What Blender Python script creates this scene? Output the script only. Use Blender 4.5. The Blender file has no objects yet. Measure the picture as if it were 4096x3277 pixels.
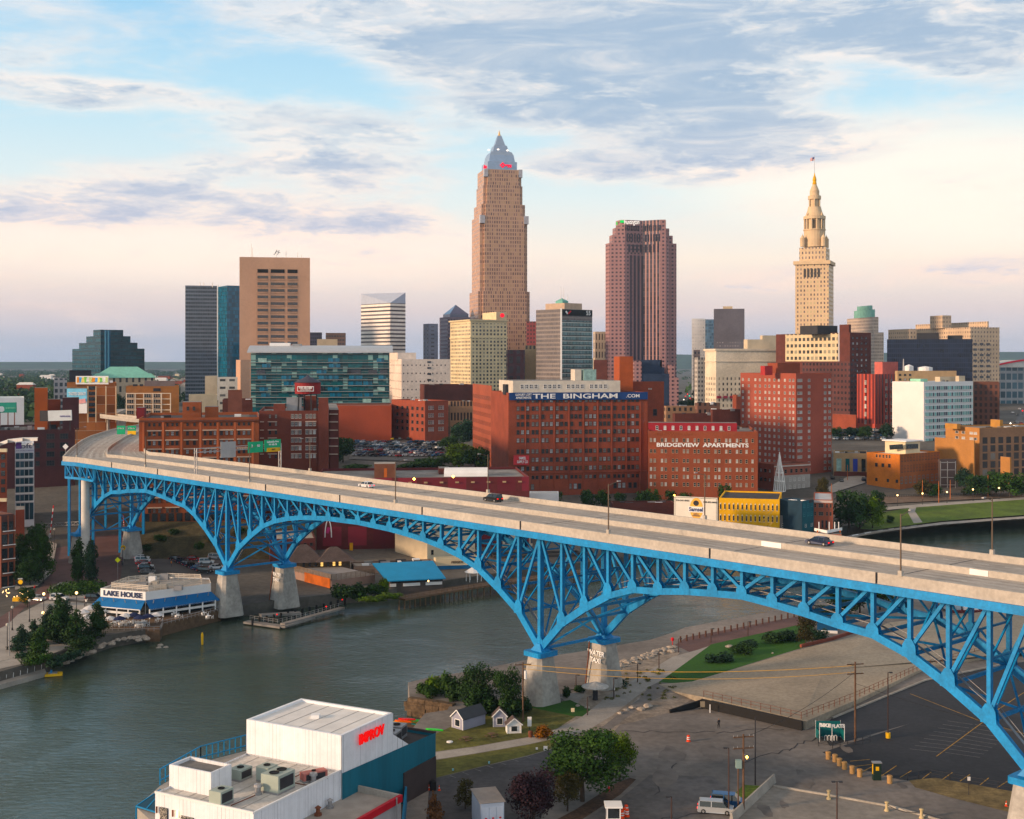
import bpy, math, random
import numpy as np
from mathutils import Vector, Matrix
R = math.radians
random.seed(7); RNG = np.random.default_rng(7)
S = bpy.context.scene
C = S.collection
# ------------------------------------------------------------------ camera
F, H, CX, CY = 5000.0, 67.0, 2048.0, 1445.0      # focal length in photo pixels, eye height, eye-level pixel
cd = bpy.data.cameras.new('camera'); cam = bpy.data.objects.new('camera', cd); C.objects.link(cam)
cd.sensor_width = 36; cd.lens = 36*F/4096; cd.clip_start = 1; cd.clip_end = 60000
cd.shift_y = -(1638.5-CY)/4096
cam.location = (0, 0, H); cam.rotation_euler = (R(90), 0, 0)
S.camera = cam
# ------------------------------------------------------------------ light
SUN_AZ, SUN_EL = R(-112), R(13)                    # azimuth clockwise from +Y
sl = bpy.data.lights.new('sun', 'SUN'); sl.energy = 4.7; sl.angle = R(6); sl.color = (1.0, 0.66, 0.40)
so = bpy.data.objects.new('sun', sl); C.objects.link(so)
sv = Vector((math.sin(SUN_AZ)*math.cos(SUN_EL), math.cos(SUN_AZ)*math.cos(SUN_EL), math.sin(SUN_EL)))
so.rotation_euler = sv.to_track_quat('Z', 'Y').to_euler()
S.view_settings.view_transform = 'Standard'; S.view_settings.look = 'None'
S.view_settings.exposure = 0.0; S.view_settings.gamma = 1.0
S.cycles.max_bounces = 6; S.cycles.diffuse_bounces = 2; S.cycles.glossy_bounces = 2
S.cycles.transmission_bounces = 2; S.cycles.volume_bounces = 0; S.cycles.transparent_max_bounces = 4

class NT:
 """small node-writing helper"""
 def __init__(s, tree): s.t = tree; s.n = tree.nodes; s.l = tree.links
 def add(s, typ, **k):
  n = s.n.new(typ)
  for a, b in k.items(): setattr(n, a, b)
  return n
 def set(s, sock, v):
  if isinstance(v, bpy.types.NodeSocket): s.l.new(v, sock)
  elif isinstance(v, (tuple, list)) and len(v) == 3 and sock.type == 'RGBA': sock.default_value = (*v, 1)
  else: sock.default_value = v
 def m(s, op, a, b=0.0, c=0.0, clamp=False):
  n = s.add('ShaderNodeMath', operation=op, use_clamp=clamp)
  for i, v in enumerate((a, b, c)): s.set(n.inputs[i], v)
  return n.outputs[0]
 def mix(s, f, a, b, blend='MIX'):
  n = s.add('ShaderNodeMix', data_type='RGBA', blend_type=blend)
  s.set(n.inputs['Factor'], f); s.set(n.inputs[6], a); s.set(n.inputs[7], b)
  return n.outputs[2]
 def sep(s, v):
  n = s.add('ShaderNodeSeparateXYZ'); s.l.new(v, n.inputs[0]); return n.outputs
 def comb(s, x, y, z=0.0):
  n = s.add('ShaderNodeCombineXYZ')
  for i, v in enumerate((x, y, z)): s.set(n.inputs[i], v)
  return n.outputs[0]
 def noise(s, vec, scale, detail=4, rough=.55, dist=0.0):
  n = s.add('ShaderNodeTexNoise'); s.l.new(vec, n.inputs['Vector'])
  n.inputs['Scale'].default_value = scale; n.inputs['Detail'].default_value = detail
  n.inputs['Roughness'].default_value = rough; n.inputs['Distortion'].default_value = dist
  return n.outputs['Fac']
 def step(s, v, a, b, lo=0.0, hi=1.0):
  n = s.add('ShaderNodeMapRange', interpolation_type='SMOOTHSTEP')
  for k, x in zip(('From Min', 'From Max', 'To Min', 'To Max'), (a, b, lo, hi)): n.inputs[k].default_value = x
  s.set(n.inputs['Value'], v); return n.outputs['Result']
 def ramp(s, f, stops):
  n = s.add('ShaderNodeValToRGB'); r = n.color_ramp
  while len(r.elements) < len(stops): r.elements.new(.5)
  for e, (p, c) in zip(r.elements, stops): e.position = p; e.color = (*c, 1)
  s.set(n.inputs[0], f); return n.outputs[0]

# ------------------------------------------------------------------ sky
W = bpy.data.worlds.new('World'); S.world = W; W.use_nodes = True
w = NT(W.node_tree); w.n.clear()
WEST = 1.5; ZEN = .52; FRONT = 1.2; HAZE = 0.00004
SKY = 0.1                                          # background strength; colours below are radiance / SKY
tc = w.add('ShaderNodeTexCoord').outputs['Generated']
x, y, z = w.sep(tc)
az = w.m('ARCTAN2', x, y); el = w.m('ARCSINE', z)
sk = w.add('ShaderNodeTexSky', sky_type='NISHITA', sun_disc=False, sun_elevation=SUN_EL, sun_rotation=SUN_AZ % (2*math.pi))
sk.air_density = 1.0; sk.dust_density = 1.2; sk.ozone_density = 2.0
base = w.ramp(w.m('MULTIPLY_ADD', el, 2.0, .06), [
 (0.0, (.46, .51, .66)), (.075, (.56, .57, .70)), (.14, (.78, .64, .63)), (.22, (1.0, .84, .70)), (.32, (.76, .84, .83)),
 (.46, (.50, .74, .86)), (.66, (.28, .57, .83)), (1.0, (.14, .40, .72))])
base = w.mix(1.0, base, (1/SKY, 1/SKY, 1/SKY), 'MULTIPLY')
sky = w.mix(.88, sk.outputs[0], base)
# big cloud bank: a few soft ellipses in (azimuth, elevation), broken up by noise stretched along the horizon
def blob(px, py, rx, ry, wgt, tilt=0.0):
 a0 = math.atan((px-CX)/F); e0 = math.atan((CY-py)/F)
 da = w.m('SUBTRACT', az, a0); de = w.m('SUBTRACT', el, e0)
 de = w.m('MULTIPLY_ADD', da, tilt, de)
 q = w.m('ADD', w.m('POWER', w.m('ABSOLUTE', w.m('MULTIPLY', da, F/rx)), 2.0), w.m('POWER', w.m('ABSOLUTE', w.m('MULTIPLY', de, F/ry)), 2.0))
 return w.m('MULTIPLY', w.step(q, 0.0, 1.0, 1.0, 0.0), wgt)
sky = w.mix(blob(3800, 760, 1300, 330, .7, .06), sky, (1.02/SKY, .90/SKY, .74/SKY)); sky = w.mix(blob(900, 1000, 1500, 190, .55, 0), sky, (1.0/SKY, .84/SKY, .72/SKY))
cv = w.comb(w.m('MULTIPLY', az, 1.0), w.m('MULTIPLY', el, 3.6), 3.3)
n1 = w.noise(cv, 5.5, 10, .60, .6); n2 = w.noise(cv, 15, 9, .62, .5); n3 = w.noise(cv, 46, 7, .6, .3)
dens = w.m('ADD', w.m('MULTIPLY', n1, .95), w.m('ADD', w.m('MULTIPLY', n2, .40), w.m('MULTIPLY_ADD', n3, .16, -.10)))
for b in [(1950, 40, 1450, 340, .46, .04), (2350, 350, 1150, 270, .46, .10), (3550, 130, 1400, 300, .48, 0), (2900, 620, 1000, 150, .38, -.06),
   (1250, 560, 800, 170, .28, .02), (350, 430, 700, 80, .36, 0), (600, 860, 1400, 120, .40, .02), (1050, 720, 1000, 120, .28, -.03),
   (3700, 1110, 1300, 80, .27, -.02), (2350, 660, 500, 70, .22, .03), (150, 90, 300, 80, .16, 0)]:
 dens = w.m('ADD', dens, blob(*b))
# the rest of the dome (out of the frame) is half covered
dens = w.m('ADD', dens, w.step(el, .32, .5, 0, .12))
msk = w.step(dens, .60, 1.10)
# lit edges towards the low sun: thin cloud is bright and warm, the thick heart is blue grey
thick = w.step(w.m('ADD', dens, w.m('ADD', w.m('MULTIPLY', w.m('SUBTRACT', n2, .5), .6), w.m('MULTIPLY', w.m('SUBTRACT', n3, .5), .32))), .80, 1.28)
lit = w.mix(w.step(el, .04, .20), (.98/SKY, .74/SKY, .62/SKY), (.90/SKY, .79/SKY, .72/SKY))
mid = w.mix(w.step(el, .05, .20), (.70/SKY, .62/SKY, .65/SKY), (.60/SKY, .63/SKY, .67/SKY))
drk = w.mix(w.step(el, .05, .22), (.48/SKY, .50/SKY, .62/SKY), (.35/SKY, .45/SKY, .58/SKY))
cc = w.mix(w.step(thick, .05, .5), lit, mid); cc = w.mix(w.step(thick, .45, 1.0), cc, drk); n4 = w.noise(w.comb(az, w.m('MULTIPLY', el, 5.5), 7.7), 9, 7, .62, .8); cc = w.mix(w.m('MULTIPLY', w.step(n4, .42, .68), .62), cc, mid); cc = w.mix(w.m('MULTIPLY', w.step(n4, .56, .78), .45), cc, lit)
sky = w.mix(w.m('MULTIPLY', msk, .94), sky, cc)
sky = w.mix(1.0, sky, (FRONT, FRONT, FRONT), 'MULTIPLY')
# overhead, out of the frame, broken bright cloud
sky = w.mix(w.step(el, .34, .75), sky, (ZEN*1.0/SKY, ZEN*.90/SKY, ZEN*.82/SKY))
# below the horizon: dull ground light
sky = w.mix(w.step(z, -.03, -.005), (.2/SKY, .2/SKY, .2/SKY), sky)
# the western half of the sky, behind the camera where the sun is setting, is brighter
sky = w.mix(w.step(y, .15, -.75), sky, w.mix(1.0, sky, (WEST*1.0, WEST*.92, WEST*.85), 'MULTIPLY'))
bg = w.add('ShaderNodeBackground'); w.l.new(sky, bg.inputs['Color']); bg.inputs['Strength'].default_value = SKY
wo = w.add('ShaderNodeOutputWorld'); w.l.new(bg.outputs[0], wo.inputs['Surface'])

# ------------------------------------------------------------------ geometry from photo measurements
def X(px, D): return (px-CX)/F*D
def Z(py, D): return H-(py-CY)/F*D
def DG(py, z=0.0): return (H-z)*F/(py-CY)         # depth of a ground point at height z
def G(px, py, z=0.0):
 D = DG(py, z); return Vector((X(px, D), D, z))
def P(px, py, D): return Vector((X(px, D), D, Z(py, D)))
def gz(D):                                         # height of the east bank
 pts = [(0, 3), (445, 3), (570, 10), (700, 19), (900, 24), (1600, 25), (4000, 12), (30000, 2)]
 for (a, b), (c, d) in zip(pts, pts[1:]):
  if D <= c: return b+(d-b)*(D-a)/(c-a) if D > a else b
 return 2
def GE(px, py):                                    # ground point on the east bank
 D = 500.
 for _ in range(40): D = .5*D+.5*DG(py, gz(D))
 return Vector((X(px, D), D, gz(D)))

# ------------------------------------------------------------------ materials
MATS = {}
def sat(c, k=1.13):
 l = .3*c[0]+.55*c[1]+.15*c[2]; return tuple(max(.002, l+(v-l)*k) for v in c)
def mat(name, col, rough=.8, metal=0.0, var=.12, vs=.35, emit=0.0, spec=.3, var2=0.0, vs2=3.0, stretch=None):
 """plain surface with soft large-scale wear and optional finer grain"""
 if name in MATS: return MATS[name]
 m = bpy.data.materials.new(name); m.use_nodes = True; MATS[name] = m; col = sat(col)
 t = NT(m.node_tree); b = t.n['Principled BSDF']
 b.inputs['Roughness'].default_value = rough; b.inputs['Metallic'].default_value = metal
 b.inputs['Specular IOR Level'].default_value = spec
 if emit:
  b.inputs['Base Color'].default_value = (*col, 1)
  b.inputs['Emission Color'].default_value = (*col, 1); b.inputs['Emission Strength'].default_value = emit
  return m
 co = t.add('ShaderNodeTexCoord').outputs['Object']
 if stretch:
  mp = t.add('ShaderNodeMapping'); t.l.new(co, mp.inputs[0]); mp.inputs['Scale'].default_value = stretch; co = mp.outputs[0]
 f = t.step(t.noise(co, vs, 5, .6), .28, .72, 1-var, 1+var)
 if var2: f = t.m('MULTIPLY', f, t.step(t.noise(co, vs2, 3, .6), .25, .75, 1-var2, 1+var2))
 k = t.add('ShaderNodeVectorMath', operation='SCALE'); k.inputs[0].default_value = col; t.l.new(f, k.inputs['Scale'])
 t.l.new(k.outputs[0], b.inputs['Base Color'])
 return m

def facade(name, wall, glass, cw, ch, ww, wh, u0=0, v0=0, v1=1e6, alt=None, pa=.3, grp=0, keep=0, rough=.12, var=.12, band=None, metal=0.0, wrough=.85, coarse=0.25, spec=.4):
 """wall with rows of windows laid out in metres on the UV map: cell size, window share, margins; alt/pa = share of windows with pale blinds"""
 if name in MATS: return MATS[name]
 m = bpy.data.materials.new(name); m.use_nodes = True; MATS[name] = m; wall = sat(wall); glass = sat(glass)
 t = NT(m.node_tree); b = t.n['Principled BSDF']
 uv = t.add('ShaderNodeUVMap'); uv.uv_map = 'UVMap'
 u, v, _ = t.sep(uv.outputs[0])
 us = t.m('DIVIDE', t.m('SUBTRACT', u, u0), cw); vs = t.m('DIVIDE', t.m('SUBTRACT', v, v0), ch)
 fu = t.m('FRACT', us); fv = t.m('FRACT', vs); iu = t.m('FLOOR', us); iv = t.m('FLOOR', vs)
 du = t.m('ABSOLUTE', t.m('SUBTRACT', fu, .5)); dv = t.m('ABSOLUTE', t.m('SUBTRACT', fv, .5))
 mk = t.m('MULTIPLY', t.m('LESS_THAN', du, ww/2), t.m('LESS_THAN', dv, wh/2))
 mk = t.m('MULTIPLY', mk, t.m('GREATER_THAN', v, v0))
 if v1 < 1e5: mk = t.m('MULTIPLY', mk, t.m('LESS_THAN', v, v1))
 if grp: mk = t.m('MULTIPLY', mk, t.m('LESS_THAN', t.m('FLOORED_MODULO', iu, grp), keep-.5+.0))
 wn = t.add('ShaderNodeTexWhiteNoise', noise_dimensions='2D'); t.l.new(t.comb(iu, iv), wn.inputs['Vector'])
 rnd = wn.outputs['Value']
 gcol = t.mix(t.m('MULTIPLY', rnd, 1.0), tuple(c*.55 for c in glass), tuple(c*1.5 for c in glass))
 if alt: gcol = t.mix(t.m('LESS_THAN', t.m('FRACT', t.m('MULTIPLY', rnd, 7.31)), pa), gcol, alt)
 co = t.add('ShaderNodeTexCoord').outputs['Object']
 f = t.m('MULTIPLY', t.step(t.noise(co, .06, 4, .6), .3, .7, 1-var, 1+var), t.step(t.noise(co, coarse*3, 3, .7), .25, .75, 1-var, 1+var))
 k = t.add('ShaderNodeVectorMath', operation='SCALE'); k.inputs[0].default_value = wall; t.l.new(f, k.inputs['Scale'])
 wc = k.outputs[0]
 if band:                                       # (share, colour): lighter course under each storey
  wc = t.mix(t.m('LESS_THAN', fv, band[0]), wc, band[1])
 t.l.new(t.mix(mk, wc, gcol), b.inputs['Base Color'])
 t.l.new(t.step(mk, 0, 1, wrough, rough), b.inputs['Roughness'])
 b.inputs['Specular IOR Level'].default_value = spec
 if metal: t.l.new(t.m('MULTIPLY', mk, metal), b.inputs['Metallic'])
 return m

BRICK = mat('brick red', (.235, .062, .037), .9, var=.16, vs=.15, var2=.10, vs2=2)
BRICKD = mat('brick dark', (.105, .035, .028), .9, var=.2, vs=.15, var2=.1, vs2=2)
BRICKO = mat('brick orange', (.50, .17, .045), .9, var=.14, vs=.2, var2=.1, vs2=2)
BRICKT = mat('brick tan', (.40, .19, .075), .9, var=.14, vs=.2, var2=.1, vs2=2)
ROOFG = mat('roof grey', (.22, .21, .20), .9, var=.3, vs=.12, var2=.15, vs2=1)
ROOFW = mat('roof white', (.62, .61, .59), .8, var=.12, vs=.15, var2=.06, vs2=1.2)
ROOFD = mat('roof tar', (.05, .047, .05), .85, var=.3, vs=.15, var2=.15, vs2=1)
CONC = mat('concrete', (.36, .335, .30), .9, var=.16, vs=.3, var2=.10, vs2=3)
STONE = mat('limestone', (.52, .44, .33), .9, var=.1, vs=.2)
WHITE = mat('white paint', (.80, .80, .80), .6, var=.05, vs=.2)
CREAM = mat('cream paint', (.68, .58, .40), .7, var=.06, vs=.2)
DARK = mat('dark metal', (.03, .03, .035), .6, var=.2)
STEEL = mat('galvanised steel', (.34, .34, .35), .45, .5, var=.1)
BLACK = mat('black rubber', (.012, .012, .013), .8, var=.1)
GLASS = mat('window glass', (.018, .024, .03), .06, spec=.7, var=.3, vs=.9)
BLIND = mat('window blinds', (.42, .42, .43), .35, var=.25, vs=.8)
LIT = mat('lamp lit room', (1.0, .62, .22), emit=1.1)
BLUE = mat('bridge blue paint', (.002, .225, .50), .5, var=.16, vs=.35, var2=.14, vs2=2.2)
WOOD = mat('weathered timber', (.13, .085, .055), .9, var=.25, vs=1)
RUST = mat('rusty iron', (.16, .06, .035), .9, var=.25, vs=1)
RED = mat('red paint', (.55, .02, .03), .55, var=.1)
YEL = mat('yellow paint', (.75, .45, .03), .6, var=.1)
LAMP = mat('sodium lamp', (1.0, .52, .14), emit=9)
LAMPW = mat('warm globe lamp', (1.0, .66, .30), emit=4)

# ------------------------------------------------------------------ mesh builder and tagging
class MB:
 def __init__(s): s.v = []; s.f = []; s.mi = []; s.uv = []
 def face(s, pts, mi=0, uv=None):
  n = len(s.v); s.v += [tuple(p) for p in pts]; s.f.append(tuple(range(n, n+len(pts)))); s.mi.append(mi)
  if uv is None: uv = [(p[0], p[1]) for p in pts]
  s.uv += uv; return s
 def wallq(s, a, b, z0, z1, mi=0, u0=0.0, zb=None):   # outward normal is to the right of a -> b seen from above
  L = math.hypot(b[0]-a[0], b[1]-a[1]); zb = z0 if zb is None else zb
  s.face([(a[0], a[1], z0), (b[0], b[1], z0), (b[0], b[1], z1), (a[0], a[1], z1)], mi, [(u0, z0-zb), (u0+L, z0-zb), (u0+L, z1-zb), (u0, z1-zb)])
  return s
 def prism(s, poly, z0, z1, mi=0, top=True, bot=False, mtop=None, zb=None):   # poly counter-clockwise
  n = len(poly)
  for i in range(n): s.wallq(poly[i], poly[(i+1) % n], z0, z1, mi, zb=zb)
  if top: s.face([(p[0], p[1], z1) for p in poly], mi if mtop is None else mtop)
  if bot: s.face([(p[0], p[1], z0) for p in reversed(poly)], mi)
  return s
 def box(s, x0, y0, z0, x1, y1, z1, mi=0):
  return s.prism([(x0, y0), (x1, y0), (x1, y1), (x0, y1)], z0, z1, mi, True, True)
 def frustum(s, pa, za, pb, zb, mi=0, top=True):
  n = len(pa)
  for i in range(n):
   j = (i+1) % n
   L = math.dist(pa[i], pa[j])
   s.face([(*pa[i], za), (*pa[j], za), (*pb[j], zb), (*pb[i], zb)], mi, [(0, 0), (L, 0), (L, zb-za), (0, zb-za)])
  if top: s.face([(*p, zb) for p in pb], mi)
  return s
 def bar(s, p, q, w, h=None, mi=0, up=(0, 0, 1)):
  p = Vector(p); q = Vector(q); h = w if h is None else h
  d = q-p; L = d.length
  if L < 1e-6: return s
  d /= L; u = Vector(up)
  if abs(d.dot(u)) > .98: u = Vector((1, 0, 0))
  a = d.cross(u).normalized(); b = a.cross(d).normalized()
  a = a*(w/2); b = b*(h/2)
  r = [p-a-b, p+a-b, p+a+b, p-a+b]; t = [v+d*L for v in r]
  for i in range(4):
   j = (i+1) % 4; s.face([r[i], r[j], t[j], t[i]], mi, [(0, 0), (w, 0), (w, L), (0, L)])
  s.face(r[::-1], mi); s.face(t, mi); return s
 def tube(s, p, q, r0, r1=None, n=8, mi=0, cap=True):
  p = Vector(p); q = Vector(q); r1 = r0 if r1 is None else r1
  d = (q-p).normalized(); u = Vector((0, 0, 1)) if abs(d.z) < .95 else Vector((1, 0, 0))
  a = d.cross(u).normalized(); b = d.cross(a).normalized()
  ring = lambda c, r: [c+a*(r*math.cos(2*math.pi*i/n))-b*(r*math.sin(2*math.pi*i/n)) for i in range(n)]
  A, B = ring(p, r0), ring(q, r1)
  for i in range(n):
   j = (i+1) % n; s.face([A[i], B[i], B[j], A[j]], mi)
  if cap: s.face(A, mi); s.face(B[::-1], mi)
  return s
 def lathe(s, c, prof, n=16, mi=0):                  # prof: (radius, z)
  for (r0, z0), (r1, z1) in zip(prof, prof[1:]):
   for i in range(n):
    a, b = 2*math.pi*i/n, 2*math.pi*(i+1)/n
    q = [(r0, a, z0), (r0, b, z0), (r1, b, z1), (r1, a, z1)]
    pts = [(c[0]+r*math.cos(t), c[1]+r*math.sin(t), zz) for r, t, zz in q]
    if r1 < 1e-4: pts = pts[:3]
    elif r0 < 1e-4: pts = [pts[0], pts[2], pts[3]]
    s.face(pts, mi, [(r0*q_[1], q_[2]) for q_ in q][:len(pts)])
  return s
 def mesh(s, name, mats):
  me = bpy.data.meshes.new(name); me.from_pydata(s.v, [], s.f)
  for m in (mats if isinstance(mats, (list, tuple)) else [mats]): me.materials.append(m)
  me.polygons.foreach_set('material_index', s.mi)
  me.uv_layers.new(name='UVMap').data.foreach_set('uv', np.array(s.uv, dtype=np.float32).ravel())
  me.update(); return me
 def build(s, name, mats, parent=None, smooth=False):
  return link(name, s.mesh(name, mats), parent, smooth)

def link(name, me, parent=None, smooth=False):
 o = bpy.data.objects.new(name, me); C.objects.link(o)
 if parent is not None:
  o.parent = parent
  if parent.type == 'EMPTY' and not parent.get('local'): o.location = -parent.location
 if smooth: me.polygons.foreach_set('use_smooth', [True]*len(me.polygons))
 return o
def tag(o, label=None, cat=None, group=None, kind=None):
 if label: o['label'] = label
 if cat: o['category'] = cat
 if group: o['group'] = group
 if kind: o['kind'] = kind
 return o
def root(name, label, cat, loc=(0, 0, 0), group=None, local=False, rz=0.0):
 """Empty at the base of a thing; unless local, its parts are modelled in world coordinates"""
 o = bpy.data.objects.new(name, None); C.objects.link(o); o.location = loc; o.rotation_euler.z = rz
 o.empty_display_size = 1
 if local: o['local'] = 1
 return tag(o, label, cat, group)
def copy_tree(r, loc=None, rz=None, sc=None, label=None, group=None, par=None, kids=None):
 o = r.copy(); C.objects.link(o)
 if par is not None: o.parent = par
 if loc is not None: o.location = loc
 if rz is not None: o.rotation_euler.z = rz
 if sc is not None: o.scale = (sc, sc, sc) if isinstance(sc, (int, float)) else sc
 if label: o['label'] = label
 if group: o['group'] = group
 for ch in list(KIDS.get(r.name, r.children)): copy_tree(ch, par=o)
 return o
KIDS = {}
def text_mesh(body, size, ext=.05, sx=1.0, bold=.0, align='CENTER'):
 cu = bpy.data.curves.new('txt', 'FONT'); cu.body = body; cu.size = size; cu.extrude = ext; cu.offset = bold
 cu.align_x = align; cu.align_y = 'CENTER'; cu.resolution_u = 3
 o = bpy.data.objects.new('txt', cu); C.objects.link(o); bpy.context.view_layer.update()
 me = bpy.data.meshes.new_from_object(o.evaluated_get(bpy.context.evaluated_depsgraph_get()))
 C.objects.unlink(o); bpy.data.objects.remove(o); bpy.data.curves.remove(cu)
 if sx != 1.0: me.transform(Matrix.Diagonal((sx, 1, 1, 1)))
 return me
def text(body, size, c, ang, m, parent, name='lettering', ext=.05, sx=1.0, bold=0.0, tilt=0.0, align='CENTER', fit=None):
 """standing letters centred on world point c, reading along the direction ang"""
 me = text_mesh(body, size, ext, sx, bold, align)
 if fit:
  xs = [v.co.x for v in me.vertices]; me.transform(Matrix.Diagonal((fit/(max(xs)-min(xs)), 1, 1, 1)))
 me.transform(Matrix.Translation(c) @ Matrix.Rotation(ang, 4, 'Z') @ Matrix.Rotation(tilt, 4, 'Y') @ Matrix.Rotation(R(90), 4, 'X'))
 me.materials.clear(); me.materials.append(m)
 return link(name, me, parent)
# ================================================================== ground and water
def sheet(name, polys, z, m, kind='structure', label=None, cat=None):
 """flat sheet(s) just above the ground; polys in world XY (or Vectors)"""
 mb = MB()
 for p in polys:
  q = [(a[0], a[1]) for a in p]
  A = sum(q[i][0]*q[(i+1) % len(q)][1]-q[(i+1) % len(q)][0]*q[i][1] for i in range(len(q)))
  if A < 0: q = q[::-1]
  mb.face([(a, b, z) for a, b in q])
 o = mb.build(name, m)
 return tag(o, label, cat, kind=kind)
def gp(z, *pts): return [G(a, b, z) for a, b in pts]

# water: dark green river with small wind ripples
WATER = bpy.data.materials.new('river water'); WATER.use_nodes = True
t = NT(WATER.node_tree); b = t.n['Principled BSDF']
co = t.add('ShaderNodeTexCoord').outputs['Object']
b.inputs['Base Color'].default_value = (.050, .076, .054, 1); b.inputs['IOR'].default_value = 1.33
b.inputs['Specular IOR Level'].default_value = .5
mp = t.add('ShaderNodeMapping'); t.l.new(co, mp.inputs[0]); mp.inputs['Rotation'].default_value = (0, 0, R(28)); mp.inputs['Scale'].default_value = (.5, 1.25, 1)
n1 = t.noise(mp.outputs[0], .9, 4, .62, .6); n2 = t.noise(mp.outputs[0], .10, 3, .5, .4); n3 = t.noise(co, .022, 3, .5, .8)
hgt = t.m('ADD', t.m('MULTIPLY', n1, 1.0), t.m('MULTIPLY', n2, 1.6))
bp = t.add('ShaderNodeBump'); t.l.new(hgt, bp.inputs['Height']); bp.inputs['Distance'].default_value = .30
t.l.new(t.step(n3, .35, .65, .35, 1.0), bp.inputs['Strength'])
t.l.new(bp.outputs[0], b.inputs['Normal'])
t.l.new(t.step(n3, .35, .65, .08, .22), b.inputs['Roughness'])
sheet('river_water', [[(-3000, 20), (3000, 20), (3000, 2500), (-3000, 2500)]], 0, WATER)

bank = [(-9000, 3000), (-1500, 2900), (-200, 2790), (0, 2745), (190, 2690), (215, 2668), (260, 2655), (450, 2590), (620, 2560), (640, 2530), (760, 2503), (880, 2472),
  (1000, 2462), (1150, 2440), (1380, 2415), (1560, 2400), (1900, 2345), (2300, 2291), (2740, 2234), (3000, 2200), (3400, 2150),
  (3508, 2136), (3762, 2104), (3930, 2090), (4096, 2080), (4400, 2062), (5200, 2048), (7000, 2040), (12000, 2035)]
EASTG = mat('city ground', (.10, .094, .085), .95, var=.35, vs=.03, var2=.2, vs2=.6)
pxs = sorted(set([b[0] for b in bank]+list(range(-1200, 5400, 80))))
bd = np.array([DG(b[1]) for b in bank]); bx = np.array([b[0] for b in bank], float)
def bankD(px): return float(np.interp(px, bx, bd))
rows = [0, 8, 20, 40, 60, 80, 100, 125, 150, 180, 220, 260, 300, 350, 400, 500, 700, 1000, 1500, 2500, 4000, 8000, 16000, 30000]
mb = MB(); NR = len(rows)
for p in pxs:
 D0 = bankD(p)
 for r_ in rows: D = D0+r_; mb.v.append(((p-CX)/F*D, D, gz(D)))
 mb.v.append(((p-CX)/F*D0, D0, -1.5))
def af(idx):
 mb.f.append(idx); mb.mi.append(0); mb.uv += [(mb.v[i][0], mb.v[i][1]) for i in idx]
for i in range(len(pxs)-1):
 a, b_ = i*(NR+1), (i+1)*(NR+1)
 for j in range(NR-1): af((a+j, b_+j, b_+j+1, a+j+1))
 af((a+NR, b_+NR, b_, a))
tag(mb.build('east_bank_ground', EASTG), kind='structure')

# near (west) bank
ASPH = mat('worn asphalt', (.20, .182, .168), .92, var=.28, vs=.05, var2=.16, vs2=.7)
wb = [(-57, -300), (-54, 100), (-48, 156), (-41, 174), (-35, 184), (-27, 194), (-19, 203), (-18, 214)] + [tuple(G(a, b)[:2]) for a, b in
  [(1700, 2920), (1790, 2905), (1800, 2885), (1640, 2862), (1632, 2790), (1740, 2765), (1900, 2740), (2130, 2690), (2300, 2665), (2440, 2640), (2600, 2612), (2690, 2582),
  (2740, 2560), (3100, 2490), (3300, 2455), (3500, 2400), (3800, 2362), (4096, 2330), (5000, 2290), (7000, 2270)]] + [(900, -300)]
mb = MB()
A = sum(wb[i][0]*wb[(i+1) % len(wb)][1]-wb[(i+1) % len(wb)][0]*wb[i][1] for i in range(len(wb)))
if A < 0: wb = wb[::-1]
mb.prism([(a, b) for a, b in wb], -1.5, 3.0)
tag(mb.build('west_bank_ground', ASPH), kind='structure')

GRASSM = mat('lawn', (.085, .13, .022), .95, var=.25, vs=.12, var2=.3, vs2=1.6)
GRASSD = mat('dry lawn', (.105, .105, .030), .95, var=.3, vs=.12, var2=.3, vs2=1.2)
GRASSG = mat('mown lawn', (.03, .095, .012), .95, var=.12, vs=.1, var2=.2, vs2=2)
PATH = mat('footpath concrete', (.33, .31, .285), .9, var=.14, vs=.2, var2=.1, vs2=2)
GRAVEL = mat('gravel lot', (.33, .285, .225), .95, var=.16, vs=.06, var2=.16, vs2=1.5)
RUBBLE = mat('rubble ground', (.27, .23, .19), .95, var=.3, vs=.25, var2=.25, vs2=1.5)
TAR = mat('fresh asphalt', (.028, .030, .036), .8, var=.22, vs=.06, var2=.2, vs2=1.2)
PAVER = mat('brick pavers', (.125, .075, .070), .9, var=.2, vs=.15, var2=.15, vs2=2)
MULCH = mat('mulch', (.085, .052, .035), .95, var=.3, vs=.5, var2=.25, vs2=2)
PALE = mat('pale concrete yard', (.27, .25, .225), .92, var=.22, vs=.06, var2=.15, vs2=.9)
LINEW = mat('worn white line', (.20, .20, .20), .8, var=.3, vs=1.5)
LINEY = mat('worn yellow line', (.40, .24, .06), .8, var=.35, vs=1.0)
sheet('rubble_shore', [gp(3, (2370, 2745), (2440, 2668), (2600, 2630), (2690, 2600), (2720, 2610), (2560, 2790), (2420, 2900), (2330, 2960), (2240, 2900), (2330, 2790))], 3.01, RUBBLE, 'structure')
sheet('brick_promenade', [gp(3, (2700, 2580), (2745, 2550), (3105, 2482), (3330, 2440), (3400, 2455), (3180, 2510), (2845, 2582), (2760, 2610))], 3.012, PAVER)
sheet('mown_lawn', [gp(3, (2635, 2730), (2845, 2578), (3180, 2503), (3260, 2500), (3215, 2590), (3050, 2640), (2890, 2690), (2740, 2735))], 3.016, GRASSG, 'stuff')
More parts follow.
